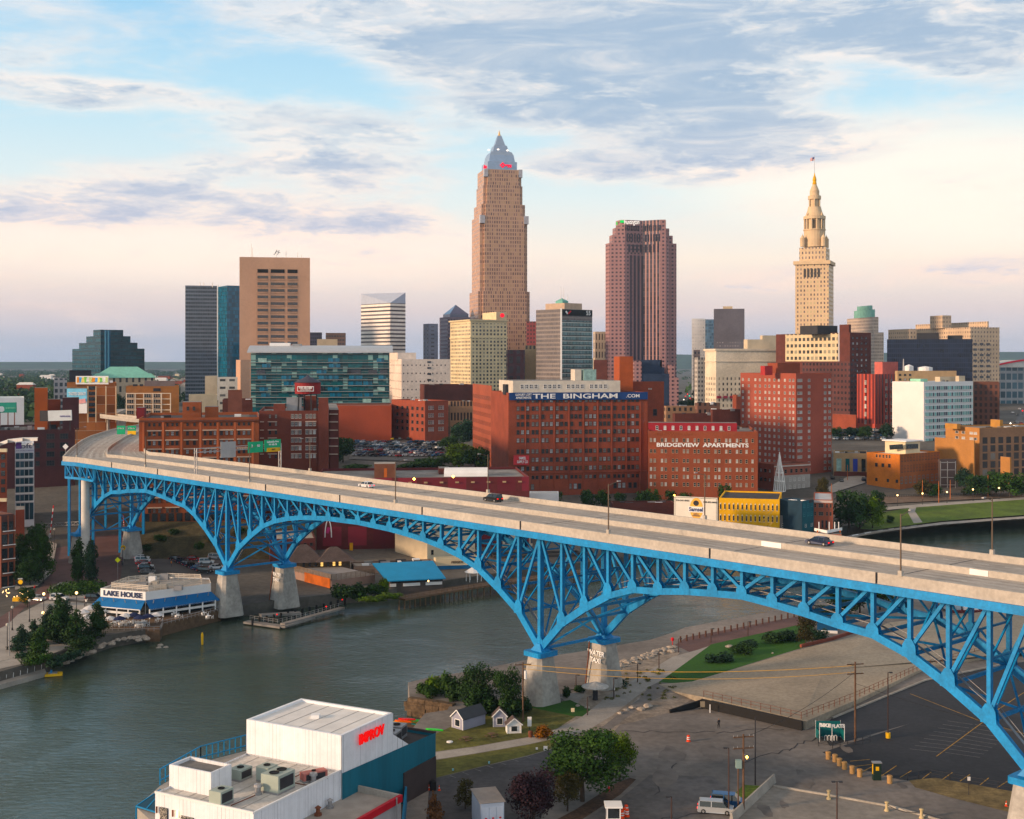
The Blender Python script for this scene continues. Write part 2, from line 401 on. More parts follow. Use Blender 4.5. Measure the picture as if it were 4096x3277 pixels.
sheet('concrete_path', [gp(3, (2690, 2628), (2790, 2600), (2850, 2580), (2635, 2728), (2595, 2748), (2450, 2862), (2345, 2925), (2210, 2957), (2110, 2978), (1900, 3014), (1735, 3040), (1735, 3010), (1900, 2988), (2110, 2951), (2230, 2916), (2330, 2866), (2450, 2770))], 3.014, PATH)
sheet('park_grass', [gp(3, (1735, 2940), (1840, 2890), (2000, 2840), (2150, 2820), (2310, 2862), (2230, 2914), (2110, 2949), (1900, 2986), (1735, 3008)),
      gp(3, (1735, 3042), (1900, 3016), (2110, 2980), (2200, 2960), (2240, 2985), (2110, 3023), (1940, 3063), (1735, 3114))], 3.011, GRASSD, 'stuff')
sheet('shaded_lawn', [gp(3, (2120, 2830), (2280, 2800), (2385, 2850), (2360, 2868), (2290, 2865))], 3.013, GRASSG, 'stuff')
sheet('pier_plaza', [gp(3, (2240, 2790), (2330, 2755), (2520, 2780), (2560, 2795), (2400, 2900), (2300, 2830))], 3.008, PATH)
sheet('dark_car_park', [gp(3, (1720, 3118), (1940, 3065), (2110, 3025), (2245, 2988), (2320, 3020), (2230, 3140), (2150, 3300), (1700, 3330))], 3.006, mat('old asphalt', (.075, .073, .078), .9, var=.25, vs=.1, var2=.2, vs2=1))
sheet('mulch_strip', [gp(3, (2230, 3277), (2300, 3240), (2470, 3130), (2520, 3112), (2545, 3118), (2480, 3180), (2330, 3277), (2280, 3320), (2150, 3330))], 3.02, MULCH, 'structure')
sheet('crushed_ground', [gp(3, (2380, 2965), (2590, 2810), (2680, 2770), (2780, 2790), (2680, 2850), (2530, 2890), (2480, 2900), (2440, 2945))], 3.009, RUBBLE)
# raised gravel lot behind its black retaining wall
LZ = 4.6
gl = [G(a, b, c) for a, b, c in [(2635, 2738, 3.06), (2740, 2735, 3.06), (3060, 2640, 3.3), (3230, 2590, 3.5), (3420, 2545, 4), (3560, 2490, 4.5), (4000, 2440, 4.6), (4500, 2420, 4.4), (4700, 2560, 3.5), (4100, 2600, 3.5), (3700, 2670, 3.5), (3450, 2790, 3.8), (3225, 2885, 4.5), (3205, 2880, 4.6), (2820, 2790, 4.4), (2690, 2765, 3.06)]][::-1]
mb = MB()
for i in range(len(gl)):
 p, q = gl[i], gl[(i+1) % len(gl)]; mb.face([(p.x, p.y, 2.5), (q.x, q.y, 2.5), tuple(q), tuple(p)])
ctr = G(3300, 2680, 4.2)
for i in range(len(gl)): mb.face([tuple(gl[i]), tuple(gl[(i+1) % len(gl)]), tuple(ctr)])
tag(mb.build('gravel_lot', GRAVEL), kind='structure')
mb = MB()
a, b2 = G(2805, 2795, LZ), G(3207, 2884, LZ)
mb.bar((a.x, a.y-.3, 3.8), (b2.x, b2.y-.3, 3.8), .35, 1.75)
c2 = G(2680, 2850, 3.1); mb.bar((a.x, a.y-.3, 3.9), (c2.x, c2.y, 3.0), .35, 1.2)
o = mb.build('retaining_wall', BLACK); tag(o, 'black timber retaining wall along the front of the raised gravel lot', 'retaining wall')
sheet('fresh_car_park', [gp(3, (3640, 2895), (3320, 2985), (3280, 2930), (3330, 2870), (3700, 2720), (4300, 2610), (4700, 2600), (4800, 3300), (4080, 3180), (3800, 3130), (3600, 3120), (3440, 3075), (3290, 3010))], 3.018, TAR)
sheet('dark_apron', [gp(3, (2480, 3195), (2600, 3100), (2850, 3105), (2905, 3150), (2922, 3280), (2290, 3310))], 3.0065, mat('apron asphalt', (.125, .117, .115), .9, var=.3, vs=.08, var2=.2, vs2=.8))
sheet('dry_verge', [gp(3, (3635, 3122), (3740, 3112), (3900, 3140), (4060, 3168), (4200, 3190), (4200, 3300), (4040, 3250), (3800, 3190), (3660, 3150))], 3.022, mat('dry scrub', (.19, .145, .07), .95, var=.3, vs=.3, var2=.3, vs2=1.5), 'stuff')
sheet('grass_island', [gp(3, (2925, 3190), (2975, 3140), (3050, 3145), (3040, 3160), (2960, 3210))], 3.024, GRASSM, 'stuff')
sheet('concrete_yard', [gp(3, (3095, 3145), (3310, 3180), (3560, 3225), (3800, 3290), (3800, 3700), (2700, 3700), (2930, 3277))], 3.017, PALE)
kb = MB()
for a, b2 in [((3095, 3145), (3310, 3180)), ((3310, 3180), (3560, 3225)), ((3560, 3225), (3830, 3300)), ((3330, 2872), (3700, 2722)), ((3700, 2722), (4000, 2660))]:
 a, b2 = G(*a, 3.1), G(*b2, 3.1); kb.bar(a, b2, .35, .34)
tag(kb.build('kerb', CONC), kind='structure')
lm = MB()
def stripe(mb, a, b, w, z=3.03):
 a, b = G(*a, z), G(*b, z); d = (b-a); n = Vector((-d.y, d.x, 0)).normalized()*w/2
 mb.face([a-n, b-n, b+n, a+n][::1])
for a, b2 in [((3400, 3045), (3480, 3038)), ((3420, 3066), (3486, 3058)), ((3445, 3090), (3490, 3066)), ((3520, 3108), (3586, 3063)), ((3600, 3110), (3646, 3083)), ((3690, 3115), (3725, 3088)), ((3770, 3118), (3810, 3090)),
    ((3840, 3125), (3880, 3098)), ((3920, 3140), (3955, 3112)), ((3990, 3150), (4030, 3125)), ((3745, 3026), (3930, 2890)), ((3640, 2775), (3930, 2888)), ((3930, 2888), (4096, 2935)), ((3990, 2840), (4096, 2770))]:
 stripe(lm, a, b2, .16)
tag(lm.build('yellow_parking_line', LINEY), kind='structure')
lm = MB()
for k in range(9):
 f = k/8; stripe(lm, (3770+120*f, 3010-112*f), (3640+150*f, 2996-112*f), .12); stripe(lm, (3780+120*f, 3010-112*f), (3920+130*f, 3030-105*f), .12)
for k in range(7): stripe(lm, (1800+50*k, 3103-13*k), (1824+50*k, 3111-13*k), .12)
stripe(lm, (3200, 3040), (3245, 3060), .15)
tag(lm.build('white_parking_line', LINEW), kind='structure')
# dark patches and cracks on the road (sealed joints)
lm = MB(); rr = random.Random(3)
for a, b2 in [((2490, 2925), (2860, 2930)), ((2860, 2930), (3140, 2915)), ((2950, 3055), (3150, 3000)), ((3150, 3000), (3260, 2950)), ((2700, 3060), (2620, 3180)), ((2830, 3250), (2640, 3277))]:
 a, b2 = G(*a, 3), G(*b2, 3); N = 9
 pts = [a.lerp(b2, i/N)+Vector((rr.uniform(-.4, .4), rr.uniform(-.8, .8), 0)) for i in range(N+1)]
 for p, q in zip(pts, pts[1:]):
  n = Vector((-(q-p).y, (q-p).x, 0)).normalized()*.12
  lm.face([(v.x, v.y, 3.026) for v in (p-n, q-n, q+n, p+n)])
tag(lm.build('sealed_crack', ROOFD), kind='structure')
rr = random.Random(9)
pm = MB()
for k in range(9):
 c = G(rr.choice([rr.uniform(2550, 3200), rr.uniform(3200, 3700)]), rr.uniform(2960, 3250), 3)
 n = 11; r_ = rr.uniform(.4, 2.4); ph = [rr.uniform(.6, 1.2) for _ in range(n)]
 pm.face([(c.x+r_*ph[i]*math.cos(6.283*i/n), c.y+2.6*r_*ph[i]*math.sin(6.283*i/n), 3.025+.002*k) for i in range(n)])
tag(pm.build('asphalt_patch', mat('patched asphalt', (.165, .15, .14), .95, var=.25, vs=.3)), kind='structure')

# east bank streets and lawns
def ges(name, pts, m, dz=.05, kind='structure'):
 if GE(*pts[0]).y > 440: dz += .35
 mb = MB(); q = [GE(a, b) for a, b in pts]
 A = sum(q[i].x*q[(i+1) % len(q)].y-q[(i+1) % len(q)].x*q[i].y for i in range(len(q)))
 if A < 0: q = q[::-1]
 mb.face([(p.x, p.y, p.z+dz) for p in q]); return tag(mb.build(name, m), kind=kind)
ges('riverside_lawn', [(3440, 2120), (3490, 2060), (3640, 2036), (3700, 2030), (3860, 2018), (4096, 2002), (4300, 1996), (4300, 2050), (4096, 2064), (3930, 2076), (3760, 2089), (3500, 2124)], GRASSM, .05, 'stuff')
ges('promenade_path', [(3380, 2160), (3500, 2130), (3760, 2094), (4096, 2070), (4400, 2052), (4400, 2060), (4096, 2078), (3762, 2103), (3508, 2135), (3400, 2150)], PATH, .06)
ges('park_path', [(3505, 2036), (3700, 2020), (4096, 1992), (4300, 1985), (4300, 1995), (4096, 2002), (3700, 2031), (3505, 2048)], PATH, .07)
ges('lawn_path', [(3640, 2026), (3668, 2026), (3660, 2050), (3690, 2094), (3655, 2098), (3632, 2056)], PATH, .08)
ges('railway_bed', [(3500, 1990), (3800, 1985), (4300, 1965), (4300, 1982), (3800, 2005), (3505, 2020)], mat('rail ballast', (.15, .11, .085), .95, var=.2), .05)
ges('brick_street', [(228, 2180), (300, 2160), (350, 2140), (500, 2140), (480, 2340), (380, 2345), (280, 2328), (190, 2400), (100, 2430), (30, 2500), (-300, 2660), (-300, 2580), (0, 2470), (130, 2385), (205, 2300)], PAVER, .05)
ges('plaza_paving', [(30, 2480), (190, 2400), (420, 2420), (440, 2470), (330, 2560), (250, 2600), (120, 2650), (-200, 2720), (-200, 2600)], PATH, .045)
ges('roundabout_walk', [(190, 2358), (240, 2330), (420, 2335), (430, 2395), (330, 2405), (200, 2385)], PATH, .055)
ges('sidewalk', [(200, 2170), (228, 2180), (205, 2300), (150, 2350), (60, 2365), (60, 2345), (140, 2320), (180, 2270)], PATH, .06)
ges('river_car_park', [(520, 2200), (640, 2180), (760, 2200), (880, 2240), (900, 2300), (830, 2310), (640, 2290), (520, 2290)], mat('car park asphalt', (.11, .10, .095), .9, var=.25, vs=.1), .055)
ges('scrub_bank', [(560, 2100), (800, 2080), (860, 2120), (840, 2170), (640, 2170), (560, 2150)], GRASSD, .05, 'stuff')
ges('upper_car_park', [(1395, 1840), (1420, 1770), (1560, 1765), (1760, 1775), (1790, 1830), (1700, 1850)], mat('upper lot asphalt', (.12, .115, .11), .9, var=.2), .06)
ges('far_avenue', [(4015, 1800), (4060, 1690), (4085, 1640), (4120, 1640), (4130, 1700), (4140, 1800)], mat('avenue asphalt', (.12, .12, .125), .9, var=.15, vs=.05), .08)
ges('side_street', [(3300, 1960), (3390, 1910), (3460, 1905), (3460, 1935), (3330, 1975)], PATH, .08)
mb = MB(); xs_ = [540, 700, 860, 1040, 1262]
for a, b2 in zip(xs_, xs_[1:]): mb.face([(X(a, 404), 404, 2.9), (X(b2, 404), 404, 2.9), (X(b2, 424.4), 424.4, 12.5), (X(a, 424.4), 424.4, 12.5)])
tag(mb.build('hillside', mat('dry hillside', (.062, .054, .030), .95, var=.35, vs=.25, var2=.3, vs2=1.5)), kind='structure')
# hills closing the view
def ridge(name, pts, D, m):
 mb = MB(); rr = random.Random(5)
 for (p0, y0), (p1, y1) in zip(pts, pts[1:]):
  N = max(2, int(abs(p1-p0)/60))
  for i in range(N):
   a, b = p0+(p1-p0)*i/N, p0+(p1-p0)*(i+1)/N; za, zb = y0+(y1-y0)*i/N, y0+(y1-y0)*(i+1)/N
   mb.face([(X(a, D), D, 2), (X(b, D), D, 2), (X(b, D), D+900, Z(zb, D)), (X(a, D), D+900, Z(za, D))])
   mb.face([(X(a, D), D+900, Z(za, D)), (X(b, D), D+900, Z(zb, D)), (X(b, D), D+4000, 0), (X(a, D), D+4000, 0)])
 return tag(mb.build(name, m), kind='structure')
HILL = mat('wooded hills', (.035, .06, .03), 1.0, var=.4, vs=.004, var2=.3, vs2=.02)
ridge('distant_hills', [(-3000, 1451), (300, 1448), (900, 1449), (1500, 1450), (2200, 1446), (2700, 1414), (3000, 1420), (3900, 1405), (4096, 1404), (6500, 1412)], 9000, HILL)

# ================================================================== the bridge
BO = Vector((5.4, 235.0, 0)); BU = Vector((-.661, .750, 0)).normalized(); BV = Vector((BU.y, -BU.x, 0))
def B(u, v, z): return BO+BU*u+BV*v+Vector((0, 0, z))
def u_at(px, v):                                    # station on the bridge seen at photo column px
 k = (px-CX)/F; o = BO+BV*v
 return (o.x-k*o.y)/(k*BU.y-BU.x)
ZD, TT, CAPZ = 36.3, 35.2, 12.5                     # deck, truss top, pier bearing
VN, VF = -5.0, 23.0
SP = [(-95., 0.), (0., 120.), (120., 215.)]
NP = [16, 20, 16]
prof = [(0, 13.2), (6, 19.0), (12, 22.7), (18, 25.8), (24, 27.7), (30, 28.9), (36, 29.7), (42, 30.2), (48, 30.6), (60, 30.9)]
px_, pz_ = zip(*prof)
def zlow(d, L): return float(np.interp(d, px_, pz_)) - (0 if L > 100 else (1.0 if d > 28 else .3))
bridge = root('truss_bridge', 'long sky blue steel arch truss bridge carrying the highway over the river', 'bridge', B(0, 0, 0))
# far-left bend of the roadway
ledge = [B(u, VN, 0) for u in np.arange(-175, 206, 10)] + [Vector((-140.2, 390, 0)), Vector((-146, 410, 0)), Vector((-151, 428, 0)), Vector((-156, 447, 0)), Vector((-162, 470, 0)), Vector((-168, 498, 0)), Vector((-175, 546, 0)), Vector((-176, 600, 0)), Vector((-165, 660, 0)), Vector((-140, 720, 0))]
redge = [B(u, VF, 0) for u in np.arange(-175, 206, 10)] + [Vector((-118, 408, 0)), Vector((-122.5, 418, 0)), Vector((-126.5, 430, 0)), Vector((-130, 446, 0)), Vector((-134, 470, 0)), Vector((-140, 498, 0)), Vector((-146, 540, 0)), Vector((-148, 592, 0)), Vector((-138, 642, 0)), Vector((-118, 700, 0))]
N = len(ledge)
def lat(i, f): return ledge[i].lerp(redge[i], f)
def zdk(i): return ZD
DECKM = mat('bridge deck concrete', (.38, .357, .328), .9, var=.12, vs=.12, var2=.10, vs2=1.2, stretch=(1, 1, 1))
PARM = mat('parapet concrete', (.44, .405, .36), .9, var=.09, vs=.2, var2=.12, vs2=1.5)
mb = MB()
for i in range(N-1):
 a, b, c, d = ledge[i], ledge[i+1], redge[i+1], redge[i]
 mb.face([(v.x, v.y, ZD) for v in (a, d, c, b)]); mb.face([(v.x, v.y, ZD-.5) for v in (a, b, c, d)], 1)
 for p, q in ((b, a), (d, c)): mb.face([(p.x, p.y, ZD-.5), (q.x, q.y, ZD-.5), (q.x, q.y, ZD), (p.x, p.y, ZD)], 1)
mb.build('deck', [DECKM, PARM], bridge)
def strip(path, w, z0, z1, out=1):
 """continuous wall of thickness w along a plan path"""
 mb = MB(); offs = []
 for i, p in enumerate(path):
  d = (path[min(i+1, len(path)-1)]-path[max(i-1, 0)]); n = Vector((-d.y, d.x, 0)).normalized()*w/2; offs.append(n)
 for i in range(len(path)-1):
  a0, a1, b0, b1 = path[i]-offs[i], path[i]+offs[i], path[i+1]-offs[i+1], path[i+1]+offs[i+1]
  mb.face([(a0.x, a0.y, z0), (b0.x, b0.y, z0), (b0.x, b0.y, z1), (a0.x, a0.y, z1)])
  mb.face([(b1.x, b1.y, z0), (a1.x, a1.y, z0), (a1.x, a1.y, z1), (b1.x, b1.y, z1)])
  mb.face([(a0.x, a0.y, z1), (b0.x, b0.y, z1), (b1.x, b1.y, z1), (a1.x, a1.y, z1)])
  mb.face([(a1.x, a1.y, z0), (b1.x, b1.y, z0), (b0.x, b0.y, z0), (a0.x, a0.y, z0)])
 return mb
def path_f(f): return [lat(i, f) for i in range(N)]
strip(path_f(0.008), .42, ZD-.55, ZD+1.05).build('parapet', PARM, bridge)
strip(path_f(0.992), .42, ZD-.55, ZD+1.05).build('parapet', PARM, bridge)
strip(path_f(0.50), .5, ZD-.02, ZD+.95).build('median_barrier', PARM, bridge)
strip(path_f(-0.004), .5, ZD-1.75, ZD-.56).build('fascia_girder', BLUE, bridge)
strip(path_f(1.004), .5, ZD-1.75, ZD-.56).build('fascia_girder', BLUE, bridge)
lm = MB()
for f in (.0925, .2225, .38, .62, .7775, .9075):
 for i in range(N-1):
  for o_ in (-.038, .038):
   p, q = lat(i, f+o_), lat(i+1, f+o_); n = Vector((-(q-p).y, (q-p).x, 0)).normalized()*.42
   lm.face([(v.x, v.y, ZD+.008) for v in (p+n, p-n, q-n, q+n)])
lm.build('wheel_track', mat('tyre darkened concrete', (.33, .30, .27), .85, var=.22, vs=.2, var2=.12, vs2=1.2), bridge)
lm = MB()
for f in (.145, .30, .70, .855):
 for i in range(N-1):
  for s in (0.1, .6):
   p, q = lat(i, f).lerp(lat(i+1, f), s), lat(i, f).lerp(lat(i+1, f), s+.25)
   if (q-p).length < 1: continue
   n = Vector((-(q-p).y, (q-p).x, 0)).normalized()*.09
   lm.face([(v.x, v.y, ZD+.015) for v in (p+n, p-n, q-n, q+n)][::1])
for f in (.04, .46, .54, .96):
 for i in range(N-1):
  p, q = lat(i, f), lat(i+1, f); n = Vector((-(q-p).y, (q-p).x, 0)).normalized()*.07
  lm.face([(v.x, v.y, ZD+.015) for v in (p+n, p-n, q-n, q+n)])
lm.build('lane_marking', mat('lane paint', (.62, .61, .57), .8, var=.3, vs=.5), bridge)
lm = MB()
for px, w_ in ((3085, 2.0), (3915, 1.4)): u = u_at(px, 8.7); MB().bar(B(u-w_, 8.7, ZD+.48), B(u+w_, 8.7, ZD+.48), .06, .84).build('repair_panel', WHITE, bridge)
for px in (2470, 3870): u = u_at(px, VF-.4); MB().bar(B(u-1.5, VF-.4, ZD+.5), B(u+1.5, VF-.4, ZD+.5), .06, .84).build('repair_panel', WHITE, bridge)
for u in (-75, -45, 0, 30, 60, 92, 120, 150, 180): jm = MB(); jm.bar(B(u, VN+.6, ZD+.01), B(u, VF-.6, ZD+.01), .22, .02); jm.bar(B(u, VN-.02, ZD-.5), B(u, VN-.02, ZD+1.07), .06, .46); jm.build('expansion_joint', DARK, bridge)
nodes = []                                          # (u, zlow, pier?)
for (s0, s1), n in zip(SP, NP):
 L = s1-s0
 for k in range(n+1):
  d = min(k, n-k)*L/n
  if k == 0 and nodes: continue
  nodes.append((s0+L*k/n, zlow(d, L), k in (0, n), (0 if k == 0 else 1 if k == n else (-1 if k < n/2 else (1 if k > n/2 else 2)))))
posts_far = None
for side, v in ((0, 0.0), (1, 17.0)):
 tr = root('truss', None, None, B(0, v, 0)); tr.parent = bridge; tr.location = B(0, v, 0)-bridge.location
 tr['label'] = 'near arch truss in full light' if side == 0 else 'far arch truss behind the near one'
 base_loc = B(0, v, 0)
 def part(name, mb, m=BLUE):
  o = link(name, mb.mesh(name, m)); o.parent = tr; o.location = -base_loc; return o
 lc = MB()
 for a, b in zip(nodes, nodes[1:]):
  th = 1.35 if min(abs(a[0]-p) for p in (-95, 0, 120, 215)) < 15 or min(abs(b[0]-p) for p in (-95, 0, 120, 215)) < 15 else 1.1
  lc.bar(B(a[0], v, a[1]), B(b[0], v, b[1]), .75, th)
 part('lower_chord', lc)
 uc = MB(); uc.bar(B(-110, v, TT-.5), B(215, v, TT-.5), .6, .9)
 for u_ in np.arange(-107, 216, 6.): uc.bar(B(u_, VN+.3 if side == 0 else v, TT-.2), B(u_, v+.3 if side == 0 else VF-.3, TT-.2), .35, .8)
 part('upper_chord', uc)
 for k, (u, z, pier, _) in enumerate(nodes):
  w_ = .95 if pier else .72
  pm = MB(); pm.bar(B(u, v, z+.3), B(u, v, TT-.3), w_, w_*.8, up=tuple(BU)); part('post', pm)
  # gusset plate where post, diagonal and chord meet
  hgt = 2.3 if z < 26 else 1.7; gm = MB()
  for sgn in (-.42, .42):
   q = [(-1.15, -.3), (1.15, -.3), (1.0, hgt*.62), (.45, hgt), (-.45, hgt), (-1.0, hgt*.62)]
   pts = [B(u+a, v+sgn, z+c) for a, c in q]; gm.face(pts if sgn < 0 else pts[::-1])
  part('gusset_plate', gm)
 for a, b in zip(nodes, nodes[1:]):
  mid = (a[0]+b[0])/2
  near_a = min((p for p in (-95, 0, 120, 215)), key=lambda p: abs(p-mid)) <= mid
  top, bot = (a, b) if near_a else (b, a)
  dm = MB(); p, q = B(top[0], v, TT-.6), B(bot[0], v, bot[1]+.9)
  dm.bar(p, q, .50, .46, up=tuple(BV)); part('diagonal', dm)
# sway frames, floor beams and lateral bracing between the trusses
sw = MB(); fl = MB(); br = MB()
for k, (u, z, pier, _) in enumerate(nodes):
 fl.bar(B(u, .3, TT-.7), B(u, 16.7, TT-.7), .4, 1.3)
 br.bar(B(u, .35, z), B(u, 16.65, z), .42, .5)
 dep = TT-z
 if dep > 3:
  hs = [z] + ([z+dep*.5] if dep > 12 else []) + [TT-1]
  for h0, h1 in zip(hs, hs[1:]):
   sw.bar(B(u, .3, h0), B(u, 8.5, h1), .26, .26); sw.bar(B(u, 16.7, h0), B(u, 8.5, h1), .26, .26)
   if h1 < TT-2: sw.bar(B(u, .3, h1), B(u, 16.7, h1), .3, .3)
for a, b in zip(nodes, nodes[1:]):
 if (round(a[0]) // 6) % 2 == 0: br.bar(B(a[0], .3, a[1]), B(b[0], 8.5, b[1]), .3, .34); br.bar(B(a[0], 16.7, a[1]), B(b[0], 8.5, b[1]), .3, .34)
 else: br.bar(B(a[0], 8.5, a[1]), B(b[0], .3, b[1]), .3, .34); br.bar(B(a[0], 8.5, a[1]), B(b[0], 16.7, b[1]), .3, .34)
for v in (3.4, 6.8, 10.2, 13.6): fl.bar(B(-110, v, ZD-1.0), B(215, v, ZD-1.0), .3, .8)
sw.build('sway_bracing', BLUE, bridge); fl.build('floor_beam', BLUE, bridge); br.build('lateral_bracing', BLUE, bridge)
cw = MB(); cw.bar(B(-100, 3.2, 0)+Vector((0, 0, 0)), B(-100, 3.2, 0.1), .1)
cw = MB()
for a, b in zip(nodes, nodes[1:]): cw.bar(B(a[0], 2.2, a[1]+.9), B(b[0], 2.2, b[1]+.9), .5, .08); cw.bar(B(a[0], 2.0, a[1]+1.9), B(b[0], 2.0, b[1]+1.9), .06)
cw.build('maintenance_walkway', STEEL, bridge)
# piers
PIERM = mat('pier concrete', (.36, .345, .32), .92, var=.22, vs=.22, var2=.14, vs2=1.4)
def pier(u, v, zb, label):
 pr = root('concrete_pier', label, 'bridge pier', B(u, v, zb))
 def rect(w, l): return [tuple(B(u+a, v+c, 0)[:2]) for a, c in ((w, -l), (-w, -l), (-w, l), (w, l))][::-1]
 q = rect(2.0, 2.2); q2 = rect(3.1, 3.3)
 ch = lambda r: r
 mb = MB()
 def oct_(w, l, c): return [tuple(B(u+a, v+d, 0)[:2]) for a, d in ((w-c, -l), (-w+c, -l), (-w, -l+c), (-w, l-c), (-w+c, l), (w-c, l), (w, l-c), (w, -l+c))]
 A_, B_ = oct_(3.3, 3.4, .9), oct_(1.9, 2.1, .7)
 if sum(A_[i][0]*A_[(i+1) % 8][1]-A_[(i+1) % 8][0]*A_[i][1] for i in range(8)) < 0: A_, B_ = A_[::-1], B_[::-1]
 mb.frustum(A_, zb-2, B_, CAPZ-.75); mb.build('shaft', PIERM, pr)
 cp = MB(); c_ = oct_(2.3, 2.5, .3)
 if sum(c_[i][0]*c_[(i+1) % 8][1]-c_[(i+1) % 8][0]*c_[i][1] for i in range(8)) < 0: c_ = c_[::-1]
 cp.prism(c_, CAPZ-.75, CAPZ+.15, bot=True); cp.build('bearing_cap', BLUE, pr)
 sh = MB(); sh.frustum([tuple(B(u+a, v+c, 0)[:2]) for a, c in ((-1.5, 1.2), (1.5, 1.2), (1.5, -1.2), (-1.5, -1.2))], CAPZ+.15, [tuple(B(u+a, v+c, 0)[:2]) for a, c in ((-.5, .7), (.5, .7), (.5, -.7), (-.5, -.7))], CAPZ+1.5); sh.build('bearing', BLUE, pr)
 return pr
pier(-95, 0, 3, 'concrete pier at the right edge of the picture'); pier(-95, 17, 3, 'concrete pier hidden behind the right end of the bridge')
pier(0, 0, 3, 'big concrete pier beside the trees on the near bank'); pn = pier(0, 17, 3, 'concrete pier lettered in white on the near bank')
pier(120, 0, 3, 'concrete pier beside the white riverside restaurant'); pf = pier(120, 17, 3, 'concrete pier lettered in white on the far bank')
pier(215, 0, 3, 'slim pier on the brick street with two trees before it'); pier(215, 17, 3, 'slim concrete pier behind the parking lot signs')
for u, pr in ((0, pn), (120, pf)):
 ang = math.atan2(-BU.y, -BU.x); c = B(u-.55, 17-2.95, 0)
 me = text_mesh('WATER\nTAXI', 1.35, .03, 1.0, .03)
 me.transform(Matrix.Translation((c.x, c.y, 9.3)) @ Matrix.Rotation(ang, 4, 'Z') @ Matrix.Rotation(R(90-7), 4, 'X')); me.materials.append(WHITE); link('lettering', me, pr)
 pp = MB(); pp.tube(B(u+1.6, 17-2.5, 12), B(u+1.2, 17-3.2, 9), .13); pp.tube(B(u+1.2, 17-3.2, 9), B(u+1.6, 17-3.7, 3), .13); pp.build('drain_pipe', RUST, pr)
# white column in front of the far-left pier, and the steel bents carrying the bend
wc = MB(); c = G(342, 2200, 3); wc.lathe((X(342, 388), 388), [(1.3, 3), (1.3, 31)], 20); wc.build('white_column', mat('pale column', (.62, .6, .56), .8), bridge)
bt = MB()
for i, zz in ((40, 12), (43, 14), (45, 16), (47, 18)):
 for f in (.03, .33, .67, .97): p = lat(i, f); bt.bar((p.x, p.y, gz(p.y)), (p.x, p.y, TT-.2), .8, .8)
for i in range(37, 47):
 for f in (.03, .97):
  p, q = lat(i, f), lat(i+1, f); bt.bar((p.x, p.y, TT-4.5), (q.x, q.y, TT-4.5), .5, .7)
  for s in (0, .5):
   r0, r1 = p.lerp(q, s), p.lerp(q, s+.5); bt.bar((r0.x, r0.y, TT-4.5), (r1.x, r1.y, TT-.3), .35); bt.bar((r0.x, r0.y, TT-4.5), (r0.x, r0.y, TT), .4)
bt.build('approach_bent', BLUE, bridge)
# high ramp joining behind the bend
rp = [Vector(v) for v in ((-250, 800, 0), (-226, 700, 0), (-195, 655, 0), (-168, 634, 0), (-140, 622, 0), (-100, 612, 0))]
ramp = root('highway_ramp', 'pale elevated ramp curving across behind the bridge end', 'ramp', (-168, 634, 0))
strip(rp, 9, 35.2, 36.4).build('deck', DECKM, ramp)
for s in (-1, 1):
 q = [p+Vector((0, 0, 0))+Vector((-(rp[min(i+1, 5)]-rp[max(i-1, 0)]).y, (rp[min(i+1, 5)]-rp[max(i-1, 0)]).x, 0)).normalized()*4.4*s for i, p in enumerate(rp)]
 strip(q, .35, 36.4, 37.5).build('parapet', PARM, ramp)
for p in rp[1:5]: MB().tube((p.x, p.y, 10), (p.x, p.y, 35.2), 1.0).build('column', CONC, ramp)
# ================================================================== buildings
WPROTO = {}
def wproto(frame, pane, kind='sash'):
 k = (frame.name, pane.name, kind)
 if k not in WPROTO:
  mb = MB()
  # unit window in x/z, outward = -y; pane set back behind the frame bars
  mb.face([(-.5, -.05, -.5), (.5, -.05, -.5), (.5, -.05, .5), (-.5, -.05, .5)], 1)
  bars = [(-.5, -.5, -.42, .5), (.42, -.5, .5, .5), (-.42, .44, .42, .5), (-.56, -.56, .56, -.46)]
  if kind == 'sash': bars += [(-.42, -.03, .42, .03)]
  if kind == 'double': bars += [(-.42, -.02, .42, .03), (-.04, -.46, .04, .44)]
  if kind == 'grid': bars += [(-.42, -.02, .42, .02), (-.18, -.46, -.14, .44), (.14, -.46, .18, .44)]
  if kind == 'arch': bars += [(-.44, .5, .44, .62), (-.22, .62, .22, .70)]
  for x0, z0, x1, z1 in bars: mb.box(x0, -.12, z0, x1, -.001, z1, 0)
  me = mb.mesh('window', [frame, pane]); WPROTO[k] = me
 return WPROTO[k]
